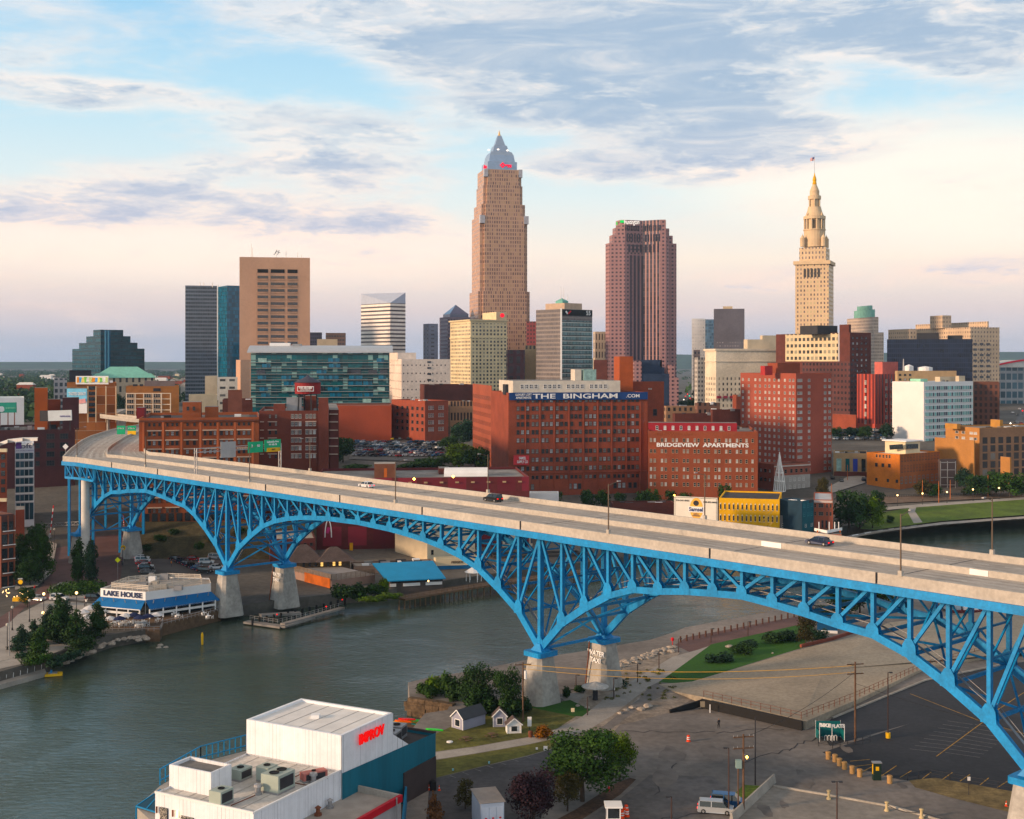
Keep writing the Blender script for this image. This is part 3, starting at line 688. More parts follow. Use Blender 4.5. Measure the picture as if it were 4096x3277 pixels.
class Bld:
 def __init__(s, name, label, xl, xc, xr, D, a, yt, zb, m, roof=ROOFG, cat='building', dep=30., par=.9, group=None, parts=True, zt=None, wallname='wall'):
  # keep hidden flanks hidden: turn the block along the line of sight where only its front shows
  if xr < CX: a = max(a, math.degrees(math.atan((CX-xr)/F))+.4)
  elif xl >= xc-6 and xc > CX: a = min(a, -math.degrees(math.atan((xc-CX)/F))-.4)
  s.D = D; s.a = R(a); s.e1 = Vector((math.cos(s.a), math.sin(s.a), 0)); s.e2 = Vector((-s.e1.y, s.e1.x, 0))
  s.C = Vector((X(xc, D), D, 0)); s.zb = zb; s.zt = Z(yt, D) if zt is None else zt
  s.L1 = s.solve(xr, s.e1) if xr > xc+1 else dep
  s.L2 = s.solve(xl, s.e2) if xl < xc-1 else dep
  if not (0 < s.L1 < 400): s.L1 = dep
  if not (0 < s.L2 < 400): s.L2 = dep
  s.wins = []
  s.r = root(name, label, cat, s.pt(s.L1/2, s.L2/2, zb), group)
  s.shell(s.r, m, roof, par, wallname)
 def solve(s, px, e):
  k = (px-CX)/F; return (k*s.C.y-s.C.x)/(e.x-k*e.y)
 def pt(s, u, v, z): return s.C+s.e1*u+s.e2*v+Vector((0, 0, z))
 def ring(s, i=0.0): return [tuple(s.pt(u, v, 0)[:2]) for u, v in ((i, i), (s.L1-i, i), (s.L1-i, s.L2-i), (i, s.L2-i))]
 def shell(s, par_, m, roof, par, wallname='wall'):
  mb = MB(); o, n = s.ring(), s.ring(.45)
  mb.prism(o, s.zb-2, s.zt, top=False, zb=s.zb)
  for i in range(4):
   j = (i+1) % 4
   mb.face([(*o[i], s.zt), (*o[j], s.zt), (*n[j], s.zt), (*n[i], s.zt)], 0, [(0, -9)]*4)
   mb.face([(*n[j], s.zt-par), (*n[i], s.zt-par), (*n[i], s.zt), (*n[j], s.zt)], 0, [(0, -9)]*4)
  mb.build(wallname, m, par_)
  MB().face([(*p, s.zt-par) for p in n]).build('roof', roof, par_)
 def z(s, py, dd=0): return Z(py, s.D+dd)
 def block(s, name, xl, xc, xr, D, yt, m, roof=None, zb=None, dep=8., a=None):
  """a box standing on the roof (penthouse, plant room) as a part"""
  q = Bld.__new__(Bld); q.D = D; q.a = s.a if a is None else R(a); q.e1 = Vector((math.cos(q.a), math.sin(q.a), 0)); q.e2 = Vector((-q.e1.y, q.e1.x, 0))
  q.C = Vector((X(xc, D), D, 0)); q.zb = s.zt-.95 if zb is None else zb; q.zt = Z(yt, D)
  q.L1 = q.solve(xr, q.e1) if xr > xc+1 else dep
  q.L2 = q.solve(xl, q.e2) if xl < xc-1 else dep
  if not (0 < q.L1 < 400): q.L1 = dep
  if not (0 < q.L2 < 400): q.L2 = dep
  q.wins = []; q.r = s.r
  mb = MB(); mb.prism(q.ring(), q.zb, q.zt, top=False, zb=q.zb); mb.face([(*p, q.zt) for p in q.ring()], 1); mb.build(name, [m, roof or ROOFG], s.r)
  return q
 def win(s, face, xs, ys, w, h, frame=WHITE, panes=(GLASS, GLASS, BLIND), kind='sash', rnd=None, owner=None, skip=0.0):
  """rows and columns of windows at photo columns xs and rows ys (w, h in photo pixels at the corner depth)"""
  rr = random.Random(hash((len(s.wins), round(s.D), len(xs))) & 0xffff)
  e, ang, o = (s.e1, s.a, s.C) if face == 'front' else (s.e2, s.a-R(90), s.C)
  for py in ys:
   for px in xs:
    if rr.random() < skip: continue
    u = s.solve(px, e); D = (s.C+e*u).y
    zz = s.z(py)
    nrm = Vector((math.sin(ang), -math.cos(ang), 0))
    ww = w*D/F/max(.3, abs(e.x-(px-CX)/F*e.y))
    c = o+e*u+nrm*.02; c.z = zz
    (owner or s).wins.append((c, ang, ww, h*s.D/F, wproto(frame, rr.choice(panes), kind)))
 def finish(s, limit=100):
  ws = s.wins
  if not ws: return s
  def place(c, ang, w, h): return Matrix.Translation(c-s.r.location) @ Matrix.Rotation(ang, 4, 'Z') @ Matrix.Diagonal((w, 1, h, 1))
  if len(ws) > limit:
   big = sorted(range(len(ws)), key=lambda i: -ws[i][2]*ws[i][3]/ws[i][0].y**2)
   keep = set(big[:limit])
  else: keep = set(range(len(ws)))
  rest = [ws[i] for i in range(len(ws)) if i not in keep]
  for i in sorted(keep):
   c, ang, w, h, me = ws[i]
   o = bpy.data.objects.new('window', me); C.objects.link(o); o.parent = s.r
   o.location = c-s.r.location; o.rotation_euler.z = ang; o.scale = (w, 1, h)
  if rest:
   V = []; Fc = []; MI = []; mats = []
   for c, ang, w, h, me in rest:
    M_ = place(c, ang, w, h); n = len(V)
    V += [tuple(M_ @ v.co) for v in me.vertices]
    ix = []
    for m in me.materials:
     if m not in mats: mats.append(m)
     ix.append(mats.index(m))
    for p in me.polygons: Fc.append(tuple(n+k for k in p.vertices)); MI.append(ix[p.material_index])
   me = bpy.data.meshes.new('window'); me.from_pydata(V, [], Fc)
   for m in mats: me.materials.append(m)
   me.polygons.foreach_set('material_index', MI); me.update()
   o = bpy.data.objects.new('window', me); C.objects.link(o); o.parent = s.r; o['kind'] = 'stuff'
  return s
 def rooftop(s, n, seed, hmax=2.2, m=None, dark=True):
  """small plant on the roof: each unit its own part"""
  rr = random.Random(seed)
  for _ in range(n):
   u, v = rr.uniform(.1, .9)*s.L1, rr.uniform(.08, .8)*s.L2; w, d, h = rr.uniform(1, 3.2), rr.uniform(1, 2.6), rr.uniform(.6, hmax)
   q = [tuple(s.pt(u+a, v+b, 0)[:2]) for a, b in ((-w/2, -d/2), (w/2, -d/2), (w/2, d/2), (-w/2, d/2))]
   mb = MB(); mb.prism(q, s.zt-.95, s.zt-.9+h); mb.build('roof_unit', rr.choice([STEEL, WHITE, ROOFG, DARK if dark else STEEL]), s.r)
def steps(a, b, n): return [a+(b-a)*i/(n-1) for i in range(n)]
def mast(parent, px, yb, yt, D, r=.15, m=STEEL, name='antenna'):
 MB().tube(P(px, yb, D), P(px, yt, D), r, r*.5, 6).build(name, m, parent)
def onbld(b, name, label, px0, py0, px1, py1, m, th=.4, off=.5, face='front'):
 """flat panel hung on a building's front: world rectangle at photo corners"""
 e, ang = (b.e1, b.a) if face == 'front' else (b.e2, b.a-R(90))
 u0, u1 = b.solve(px0, e), b.solve(px1, e); nrm = Vector((math.sin(ang), -math.cos(ang), 0))
 p, q = b.C+e*u0+nrm*off, b.C+e*u1+nrm*off; z0, z1 = Z(py1, b.D), Z(py0, b.D)
 mb = MB(); mb.bar((p.x, p.y, (z0+z1)/2), (q.x, q.y, (z0+z1)/2), th, z1-z0); k = nrm*(th/2+.01); mb.wallq((p+k)[:2], (q+k)[:2], z0, z1)
 o = mb.build(name, m, b.r)
 return (p+q)/2+Vector((0, 0, (z0+z1)/2)), (q-p).length, z1-z0, ang, o, nrm

G25 = 24
# ---- far skyline -------------------------------------------------------------------------------
# stepped glass tower
gl1 = facade('stepped glass', (.025, .06, .08), (.012, .055, .075), 2.6, 4.0, .9, .62, band=(.16, (.02, .035, .05)), rough=.12, wrough=.3, spec=.25)
b = Bld('stepped_glass_tower', 'blue green glass tower with stepped sides, far left of the skyline', 289, 403, 578, 1150, 38, 1394, G25, gl1, ROOFD, dep=40)
za = b.zt
for xl, xr, yt in ((316, 550, 1370), (345, 522, 1344), (373, 493, 1319)):
 q = b.block('setback', xl, 403, xr, 1150, yt, gl1, ROOFD, zb=za); za = q.zt
for px in (424, 436): MB().tube(P(px, 1510, 1143), P(px, 1322, 1143), 1.2, n=6).build('glass_fin', mat('blue fin', (.02, .12, .22), .2), b.r)
# green roofed hall
b = Bld('green_roof_hall', 'long hall with pale green hipped metal roofs and limestone walls', 360, 366, 620, 1020, 6, 1512, G25, facade('hall stone', (.42, .36, .27), (.05, .05, .05), 5, 8, .35, .6), mat('copper roof', (.22, .50, .42), .6, var=.1), dep=40)
o, zt = b.ring(-1.0), b.zt
def hip(b, i0, i1, z0, z1, m, name='hip_roof'):
 MB().frustum(b.ring(i0), z0, b.ring(i1), z1).build(name, m, b.r)
hip(b, -1, 3, zt, zt+3.3, MATS['copper roof']); hip(b, 5, 14, zt+3.3, zt+9, MATS['copper roof'])
b = Bld('black_cube_building', 'small black windowless block left of the green roofed hall', 275, 277, 365, 1000, 5, 1482, G25, mat('black cladding', (.02, .018, .024), .6), ROOFD, dep=25)
# slab tower pair
b = Bld('grey_slab_tower', 'dark grey forty storey slab with thin horizontal window bands', 735, 741, 868, 1200, 6, 1142, G25, facade('slab grey', (.16, .18, .22), (.03, .045, .06), 1.6, 3.6, .85, .55, wrough=.5), ROOFD, dep=35)
for px in (800, 815, 850): mast(b.r, px, 1150, 1128, 1205, .4)
MB().bar(P(872, 1600, 1192), P(872, 1142, 1192), 1.4, 1.4).build('corner_pier', WHITE, b.r)
b = Bld('blue_glass_tower', 'narrow tower of blue green mirror glass between grey slab and tan tower', 872, 908, 962, 1160, 30, 1142, G25, facade('blue glass', (.02, .07, .11), (.012, .10, .17), 1.5, 3.6, .9, .86, rough=.06, wrough=.2), ROOFD, dep=30)
# tan courthouse tower with recessed bays
TAN = mat('tan concrete', (.50, .315, .225), .9, var=.07, vs=.05, var2=.05, vs2=.8)
b = Bld('tan_court_tower', 'blank tan concrete tower with three recessed bays of dark windows', 955, 958, 1240, 950, 1.2, 1028, G25, TAN, dep=40)
zt_ = b.zt
for x0, x1 in ((1030, 1072), (1083, 1138), (1150, 1190)):
 for k in range(13):
  y0 = 1076+k*26.4; h = 11 if k else 14
  onbld(b, 'window', None, x0, y0, x1, y0+h, GLASS if k else BLACK, .3, .12)
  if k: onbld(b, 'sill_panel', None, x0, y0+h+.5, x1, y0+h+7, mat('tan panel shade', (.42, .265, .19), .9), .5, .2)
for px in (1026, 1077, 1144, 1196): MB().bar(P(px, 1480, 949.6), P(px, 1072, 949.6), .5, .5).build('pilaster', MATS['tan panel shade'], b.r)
for px, yt in ((1006, 975), (1010, 990), (1104, 998), (1144, 1003), (1190, 1010), (1205, 1018)): mast(b.r, px, 1030, yt, 970, .25)
mb = MB()
for k in range(5): mb.bar(P(1095+5*k, 1020-8*(k % 3), 968), P(1105+4*k, 1010-9*(k % 2), 968), .5)
mb.build('antenna_array', STEEL, b.r)
b.rooftop(4, 3, 2)
b = Bld('tan_annex', 'lower tan stepped annex at the left foot of the tan tower', 944, 962, 1000, 900, 20, 1440, G25, TAN, dep=20)
# small far blocks
for nm, lb, xl, xc, xr, D, a, yt, mm in [
 ('dark_office_block', 'far dark navy office block right of the tan tower', 1238, 1240, 1288, 1180, 5, 1330, facade('navy office', (.05, .05, .08), (.02, .02, .03), 2, 3.5, .6, .5)),
 ('tan_office_block', 'small far tan block above the glass apartment roof', 1266, 1268, 1350, 1050, 4, 1357, STONE),
 ('brown_office_block', 'far brown block with a flat top behind the small tan one', 1300, 1303, 1383, 1180, 4, 1332, facade('brown office', (.14, .09, .075), (.04, .04, .05), 2.5, 3.6, .7, .4)),
 ('red_granite_block', 'slim red granite block beside the tallest tower', 2104, 2106, 2146, 1250, 5, 1286, facade('red granite', (.25, .06, .06), (.05, .03, .03), 3, 4, .5, .5)),
 ('cream_top_block', 'dark brick block with cream arched top storey below the tallest tower', 2096, 2099, 2144, 1050, 5, 1382, facade('cream arches', (.45, .33, .2), (.03, .025, .02), 3.2, 5, .5, .6, v0=52)),
 ('dark_brown_block', 'dark brown arched window block right of the cream tower', 2024, 2030, 2100, 1030, 5, 1400, facade('dark brown arches', (.075, .03, .035), (.02, .015, .02), 6, 8, .5, .7)),
 ('classical_stone_block', 'pale classical building with columns left of the purple tower', 2372, 2380, 2428, 1260, 8, 1327, facade('classical stone', (.5, .42, .33), (.12, .1, .09), 3, 9, .45, .7)),
 ('dark_red_lowrise', 'dark red low building under the classical stone block', 2370, 2375, 2430, 980, 5, 1440, BRICKD),
 ('white_panel_tower', 'slim far white tower with a blue glass flank', 2763, 2767, 2822, 1450, 6, 1275, facade('white panel', (.72, .70, .69), (.45, .47, .5), 3, 4, .3, .3)),
 ('glass_flank_tower', 'far blue glass slab joined to the slim white tower', 2818, 2821, 2856, 1440, 6, 1278, facade('flank glass', (.25, .35, .42), (.16, .27, .36), 1.8, 3.6, .85, .8, rough=.08))]:
 Bld(nm, lb, xl, xc, xr, D, a, yt, G25, mm, dep=28)
b = Bld('dark_grid_tower', 'far dark grey tower with grid windows and a plain dark top band', 2850, 2855, 2978, 1350, 6, 1236, G25, facade('dark grid', (.11, .11, .14), (.2, .2, .22), 2.7, 3.6, .5, .35, v1=66), ROOFD, dep=30)
b.block('penthouse', 2890, 2892, 2930, 1362, 1226, STONE)
# white tower with sloping top
SG = facade('white stripes', (.80, .74, .68), (.10, .09, .10), 60, 3.9, 1.0, .42, rough=.15, wrough=.35, v0=2)
b = Bld('sloped_top_tower', 'white office tower with gleaming front and sloping triangular glass crown', 1444, 1561, 1622, 1250, 42, 1212, G25, SG, ROOFW, dep=30)
o = b.ring(); z0, z1 = b.zt, Z(1168, 1250)
mb = MB(); A_, B_, C_, D_ = [Vector((*p, z0)) for p in o]
B2, C2, D2 = Vector((*o[1], z1)), Vector((*o[2], z1)), Vector((*o[3], z1))
mb.face([A_, B2, D2]); mb.face([B2, C2, D2]); mb.face([A_, B_, B2]); mb.face([D_, A_, D2]); mb.face([B_, C_, C2, B2]); mb.face([C_, D_, D2, C2])
mb.build('sloped_crown', mat('crown glass', (.42, .47, .58), .15, var=.05), b.r)
# pyramid topped tower
PT = facade('pyramid tower stone', (.20, .17, .21), (.05, .05, .07), 3, 4, .5, .5)
b = Bld('pyramid_top_tower', 'grey tower with dark glass pyramid roof behind the cream tower', 1758, 1790, 1882, 1300, 20, 1268, G25, PT, ROOFD, dep=30)
q = b.block('lantern', 1772, 1800, 1874, 1303, 1256, mat('lantern glass', (.13, .15, .22), .15), zb=b.zt-.5)
o = q.ring(); ap = sum((Vector((*p, 0)) for p in o), Vector())/4; zt = Z(1218, 1310); mb = MB()
for i in range(4): mb.face([(*o[i], q.zt), (*o[(i+1) % 4], q.zt), (ap.x, ap.y, zt)])
mb.build('pyramid_roof', mat('pyramid glass', (.10, .13, .22), .12, var=.1, vs=.3), b.r)
b = Bld('slim_grey_tower', 'slim blue grey slab left of the pyramid roofed tower', 1693, 1716, 1752, 1270, 25, 1295, G25, facade('slim slab', (.2, .21, .27), (.10, .10, .12), 8, 4, .45, .4), dep=20)
# ---- cream tower
CT = facade('cream tower stone', (.66, .55, .36), (.05, .05, .055), 3.55, 3.42, .50, .54, u0=1.0, v0=8, v1=78, pa=.25, alt=(.3, .27, .2))
b = Bld('cream_office_tower', 'cream terracotta office tower with a grid of dark windows', 1801, 1882, 2028, 1150, 24, 1283, G25, CT, ROOFD, dep=30, par=1.5)
mb = MB(); o1, o2 = b.ring(-1.4), b.ring(-1.4)
mb.prism(b.ring(-1.2), b.zt-.1, b.zt+1.2); mb.build('cornice', mat('cream cornice', (.62, .52, .35), .8), b.r)
mb = MB(); mb.prism(b.ring(-.6), b.zt-16, b.zt-14.8); mb.build('cornice', MATS['cream cornice'], b.r)
q = b.block('penthouse', 1930, 1985, 2026, 1160, 1248, MATS['cream cornice'])
o = MB().tube(P(2009, 1262, 1156), P(2009, 1262, 1155.4), 2.0, n=20).build('round_sign', mat('red round sign', (.8, .03, .05), emit=.7), b.r)
# ---- tallest tower with stepped crown
KT = facade('tallest tower granite', (.47, .30, .215), (.19, .12, .10), 2.45, 4.1, .55, .66, rough=.15, wrough=.6, alt=(.44, .28, .17), pa=.25, var=.05)
KD = 1300.0; AX = Vector((X(1996, KD), KD+24, 0))
kt = root('tallest_tower', 'tallest skyscraper, pinkish granite with stepped silver pyramid crown', 'building', AX+Vector((0, 0, G25)))
ka = R(13)
def sq(w, c=AX, a=None):
 a = ka if a is None else a
 return [(c.x+w*(x_*math.cos(a)-y_*math.sin(a)), c.y+w*(x_*math.sin(a)+y_*math.cos(a))) for x_, y_ in ((-1, -1), (1, -1), (1, 1), (-1, 1))]
def cross(w, n, c=AX):                              # square with notched corners
 pts = []
 for x_, y_ in ((-w+n, -w), (w-n, -w), (w-n, -w+n), (w, -w+n), (w, w-n), (w-n, w-n), (w-n, w), (-w+n, w), (-w+n, w-n), (-w, w-n), (-w, -w+n), (-w+n, -w+n)):
  pts.append((c.x+x_*math.cos(ka)-y_*math.sin(ka), c.y+x_*math.sin(ka)+y_*math.cos(ka)))
 return pts
kw = lambda T: T/1.199/F*(KD+20)/2
tiers = [(250, 1700, 1166), (230, 1166, 865), (212, 865, 816), (191, 816, 740), (182, 740, 676)]
for T, yb, yt in tiers:
 wv = kw(T); mb = MB(); mb.prism(cross(wv, wv*.16), Z(yb, KD), Z(yt, KD), mtop=1)
 mb.build('tower_stage', [KT, ROOFG], kt)
 if T in (230, 182):
  for sx in (-1, 1):
   c = AX+Vector((sx*wv*.92*math.cos(ka)+wv*.92*math.sin(ka), sx*wv*.92*math.sin(ka)-wv*.92*math.cos(ka), 0))
   mb = MB(); mb.prism(sq(wv*.10, c), Z(yt+30, KD), Z(yt-2, KD)); mb.build('corner_glass_bay', mat('pale bay glass', (.40, .40, .44), .15), kt)
CRN = mat('silver crown', (.30, .38, .50), .35, .3, var=.06, vs=.2)
zc = Z(676, KD); cr = [(142, 676), (142, 642), (126, 640), (116, 614), (100, 600), (76, 595), (62, 572), (48, 568), (20, 530), (16, 527)]
mb = MB()
for (t0, y0), (t1, y1) in zip(cr, cr[1:]): mb.frustum(sq(kw(t0)), Z(y0, KD), sq(kw(t1)), Z(y1, KD), top=False)
mb.face([(*p, Z(527, KD)) for p in sq(kw(16))]); mb.build('stepped_crown', CRN, kt)
MB().lathe((AX.x, AX.y), [(2.2, Z(529, KD)), (1.3, Z(524, KD)), (.9, Z(517, KD)), (.05, Z(503, KD))], 10).build('spire', mat('gilded spire', (.75, .5, .22), .4), kt)
for px, py in ((1956, 603), (1993, 601), (2030, 605)): MB().lathe((P(px, py, KD+2).x, KD-4), [(0.01, Z(py+4, KD)), (1.6, Z(py, KD)), (.01, Z(py-4, KD))], 10).build('floodlight', mat('floodlight', (1, .93, .85), emit=1.2), kt)
KEY = mat('red key sign', (.85, .015, .07), emit=.8)
def keysign(c, ang, s):
 mb = MB(); n = []
 ring = [(1.0, 0), (0, 1.0), (-1.0, 0), (0, -1.0)]; inn = [(.42, 0), (0, .42), (-.42, 0), (0, -.42)]
 for i in range(4):
  j = (i+1) % 4
  q = [ring[i], ring[j], inn[j], inn[i]]; mb.face([(x_, -.2, z_) for x_, z_ in q][::-1])
  mb.face([(ring[i][0], -.2, ring[i][1]), (ring[j][0], -.2, ring[j][1]), (ring[j][0], .1, ring[j][1]), (ring[i][0], .1, ring[i][1])])
 for x0, z0, x1, z1 in ((.8, -.22, 3.1, .22), (1.9, -.75, 2.3, -.2), (2.6, -.75, 3.1, -.2)): mb.box(x0, -.2, z0, x1, .1, z1)
 me = mb.mesh('key_sign', KEY); me.transform(Matrix.Translation(c) @ Matrix.Rotation(ang, 4, 'Z') @ Matrix.Scale(s, 4)); link('key_sign', me, kt)
fc = AX+Vector((math.sin(ka), -math.cos(ka), 0))*(kw(137)+.8)
keysign(Vector((fc.x+.2, fc.y, Z(656, KD))), ka, 3.0)
lc_ = AX+Vector((-math.cos(ka), -math.sin(ka), 0))*(kw(137)+.8); keysign(Vector((lc_.x, lc_.y-1, Z(660, KD))), ka-R(90), 3.0)
# ---- tower numbered 55
b = Bld('numbered_office_tower', 'grey and teal striped office tower with a white 55 on its dark top band', 2144, 2243, 2369, 1000, 40, 1236, G25, [
 facade('tower side grey', (.22, .19, .18), (.06, .06, .07), 1.3, 3.4, .55, .6, wrough=.5), ][0], ROOFG, dep=30)
fr = facade('tower front teal', (.40, .43, .40), (.07, .14, .15), 1.6, 3.72, .86, .62, rough=.05, wrough=.4, band=(.2, (.03, .035, .04)))
mb = MB(); n_ = Vector((math.sin(b.a), -math.cos(b.a), 0))*.15; p, q = b.pt(.3, 0, 0)+n_, b.pt(b.L1-.3, 0, 0)+n_
mb.wallq((p.x, p.y), (q.x, q.y), b.zb, b.zt-9, zb=b.zb); mb.build('glass_front', fr, b.r)
onb = onbld(b, 'sign_band', None, 2248, 1238, 2367, 1262, BLACK, .5, .5)
text('55', 5.2, onb[0]+b.e1*(onb[1]*.36)+onb[5]*.4, b.a, WHITE, b.r, bold=.08)
mb = MB(); c = onb[0]-b.e1*(onb[1]*.33)+onb[5]*.4
mb.bar(c-b.e1*2.2+Vector((0, 0, 1)), c-b.e1*.3+Vector((0, 0, -1)), .2, 1.4); mb.build('logo', WHITE, b.r)
mb = MB(); mb.bar(c+b.e1*.3-Vector((0, 0, 1)), c+b.e1*3.4+Vector((0, 0, 1.4)), .2, 1.2); mb.build('logo', RED, b.r)
MB().bar(b.C+n_*3+Vector((0, 0, b.zb)), b.C+n_*3+Vector((0, 0, b.zt+.4)), 1.3).build('corner_pier', WHITE, b.r)
q = b.block('penthouse', 2182, 2258, 2328, 1008, 1212, mat('tan penthouse', (.45, .34, .26), .8))
q2 = b.block('green_cap', 2222, 2250, 2273, 1014, 1204, mat('green copper', (.16, .38, .33), .6), zb=q.zt)
o = q2.ring(); ap = sum((Vector((*p, 0)) for p in o), Vector())/4; mb = MB()
for i in range(4): mb.face([(*o[i], q2.zt), (*o[(i+1) % 4], q2.zt), (ap.x, ap.y, Z(1192, 1016))])
mb.build('pyramid_roof', MATS['green copper'], b.r)
for px, yt in ((2244, 1148), (2255, 1150), (2271, 1180)): mast(b.r, px, 1200, yt, 1018, .22)
# ---- purple granite tower with stepped shoulders
PU = facade('rose granite', (.33, .19, .19), (.05, .035, .05), 3.9, 3.72, .50, .46, u0=1.2, wrough=.6, var=.05)
PS = facade('rose granite strips', (.36, .21, .20), (.045, .04, .06), 3.7, 4.4, .62, .97, wrough=.6, var=.05)
HD = 1200.0
ht = root('stepped_granite_tower', 'tall rose granite tower with stepped shoulders and folded front', 'building', (X(2564, HD), HD+25, G25))
def hpoly(pl): return [(X(px, HD)*(HD+d)/HD, HD+d) for px, d in pl]
za = G25-4
for i, (l0, l1, r1, r0, yt) in enumerate([(2422, 2437, 2677, 2706, 971), (2437, 2449, 2668, 2691, 939), (2450, 2462, 2664, 2677, 910), (2463, 2480, 2663, 2664, 879)]):
 # plan: flank, left wing, fold, right wing, right flank
 pl = [(l0, 14), (l1, 3), (2500, 1.5), (2569, 9), (2640, 0), (2663, 0), (r1, 4), (r1+.5, 9), (r0, 10), (r0, 52), (l0, 52)]
 pts = hpoly(pl); mb = MB(); zt = Z(yt, HD); L = 0
 for k in range(len(pts)):
  p, q = pts[k], pts[(k+1) % len(pts)]
  mb.wallq(p, q, za, zt, 1 if k in (3, 6, 8) else 0, zb=G25)
 mb.face([(*p, zt) for p in pts], 2); mb.build('tower_stage', [PU, PS, ROOFG], ht); za = zt
def strips(xs, y0, y1, wpx):
 for px in xs:
  d = np.interp(px, [2437, 2500, 2569, 2640, 2663], [3, 1.5, 9, 0, 0])-.25
  k = (HD+d)/HD; MB().bar((X(px, HD)*k, HD+d, Z(y1, HD)), (X(px, HD)*k, HD+d, Z(y0, HD)), wpx*HD/F, .4, up=(0, 1, 0)).build('window', mat('purple glass', (.028, .022, .04), .12), ht)
strips(steps(2502, 2555, 8), 901, 921, 4.5); strips(steps(2582, 2640, 8), 900, 922, 4.5)
strips(steps(2509, 2559, 6), 935, 965, 6); strips(steps(2583, 2637, 6), 936, 965, 6)
strips(steps(2517, 2563, 4), 976, 1008, 9); strips(steps(2584, 2634, 4), 976, 1008, 10)
strips(steps(2523, 2569, 4), 1020, 1440, 10);
c = Vector((X(2527, HD), HD+.3, Z(889, HD)))
text('Huntington', 6.2, c, R(-1), mat('white sign light', (.9, .88, .84), emit=.8), ht, fit=14.5)
MB().box(X(2488, HD)-1.6, HD+.4, Z(894, HD)+.8, X(2488, HD)+2.0, HD+1.8, Z(884, HD)+.6).build('logo', mat('green sign light', (.03, .55, .12), emit=.6), ht)
MB().box(X(2468, HD), HD+7, Z(897, HD), X(2472, HD), HD+8, Z(884, HD)).build('logo', MATS['green sign light'], ht)
mb = MB()                                            # dark stepped glass atrium at its foot
AT = mat('atrium glass', (.03, .045, .085), .12, var=.2, vs=.2)
for (x0, x1, y0, y1, d) in ((2558, 2670, 1495, 1620, -14), (2566, 2655, 1470, 1495, -6), (2564, 2648, 1440, 1470, 0)):
 mb.box(X(x0, HD), HD+d, Z(y1, HD), X(x1, HD), HD+d+8, Z(y0, HD))
mb.build('atrium', AT, ht)
mb = MB()
for x0, x1, yt in ((2531, 2560, 1444), (2670, 2690, 1460), (2690, 2706, 1510)): mb.box(X(x0, HD), HD-15, G25, X(x1, HD), HD-1, Z(yt, HD))
mb.build('podium', PU, ht)
# ---- limestone tower with the conical top
TD = 1154.0; TX = X(3258, TD)
LS = facade('tower limestone', (.60, .45, .30), (.17, .14, .13), 3.05, 3.95, .42, .52, u0=.75, wrough=.8, var=.05, alt=(.5, .42, .25), pa=.18)
LSP = mat('plain limestone', (.60, .46, .31), .85, var=.07, vs=.2)
b = Bld('limestone_spire_tower', 'slender limestone tower with turrets, conical spire and flag', 3181, 3315, 3334, TD, 68, 1050, G25, LS, LSP, dep=32)
tt = b.r; cen = b.pt(b.L1/2, b.L2/2, 0)
MB().prism(b.ring(-1.6), b.zt-1.4, b.zt+1.9).build('cornice', LSP, tt)
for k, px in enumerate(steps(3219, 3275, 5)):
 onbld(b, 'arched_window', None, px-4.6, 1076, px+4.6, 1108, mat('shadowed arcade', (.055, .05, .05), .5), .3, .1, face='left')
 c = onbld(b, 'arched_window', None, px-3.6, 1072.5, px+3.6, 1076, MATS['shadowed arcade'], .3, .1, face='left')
za = b.zt+1.9
L_ = [tuple((cen+b.e1*u+b.e2*v)[:2]) for u, v in ((-12.2, -12.2), (12.2, -12.2), (12.2, 12.2), (-12.2, 12.2))]
mb = MB(); mb.prism(L_, za, Z(986, TD), zb=za); mb.build('upper_block', facade('upper limestone', (.60, .46, .31), (.17, .14, .14), 3.1, 4.6, .4, .5, u0=1.5, v0=1), tt)
def zt_(y): return Z(y, TD+16)
c2 = (cen.x, cen.y)
for su in (-1, 1):
 for sv_ in (-1, 1):
  cc_ = cen+b.e1*(9.6*su)+b.e2*(9.6*sv_)
  MB().lathe((cc_.x, cc_.y), [(2.3, zt_(988)), (2.3, zt_(957)), (2.6, zt_(956)), (.9, zt_(944)), (.35, zt_(941)), (.05, zt_(934))], 10).build('turret', LSP, tt)
MB().lathe(c2, [(9.8, zt_(988)), (9.8, zt_(922)), (10.4, zt_(921)), (10.4, zt_(917)), (8.2, zt_(917)), (8.2, zt_(876)), (10.2, zt_(876)), (10.2, zt_(864)), (8.6, zt_(862)), (7.0, zt_(846)), (6.0, zt_(830)), (6.0, zt_(826)),
    (4.4, zt_(826)), (4.4, zt_(796)), (6.0, zt_(796)), (6.0, zt_(782)), (4.4, zt_(780)), (4.4, zt_(761)), (3.9, zt_(757)), (1.9, zt_(736))], 24).build('spire_drum', LSP, tt)
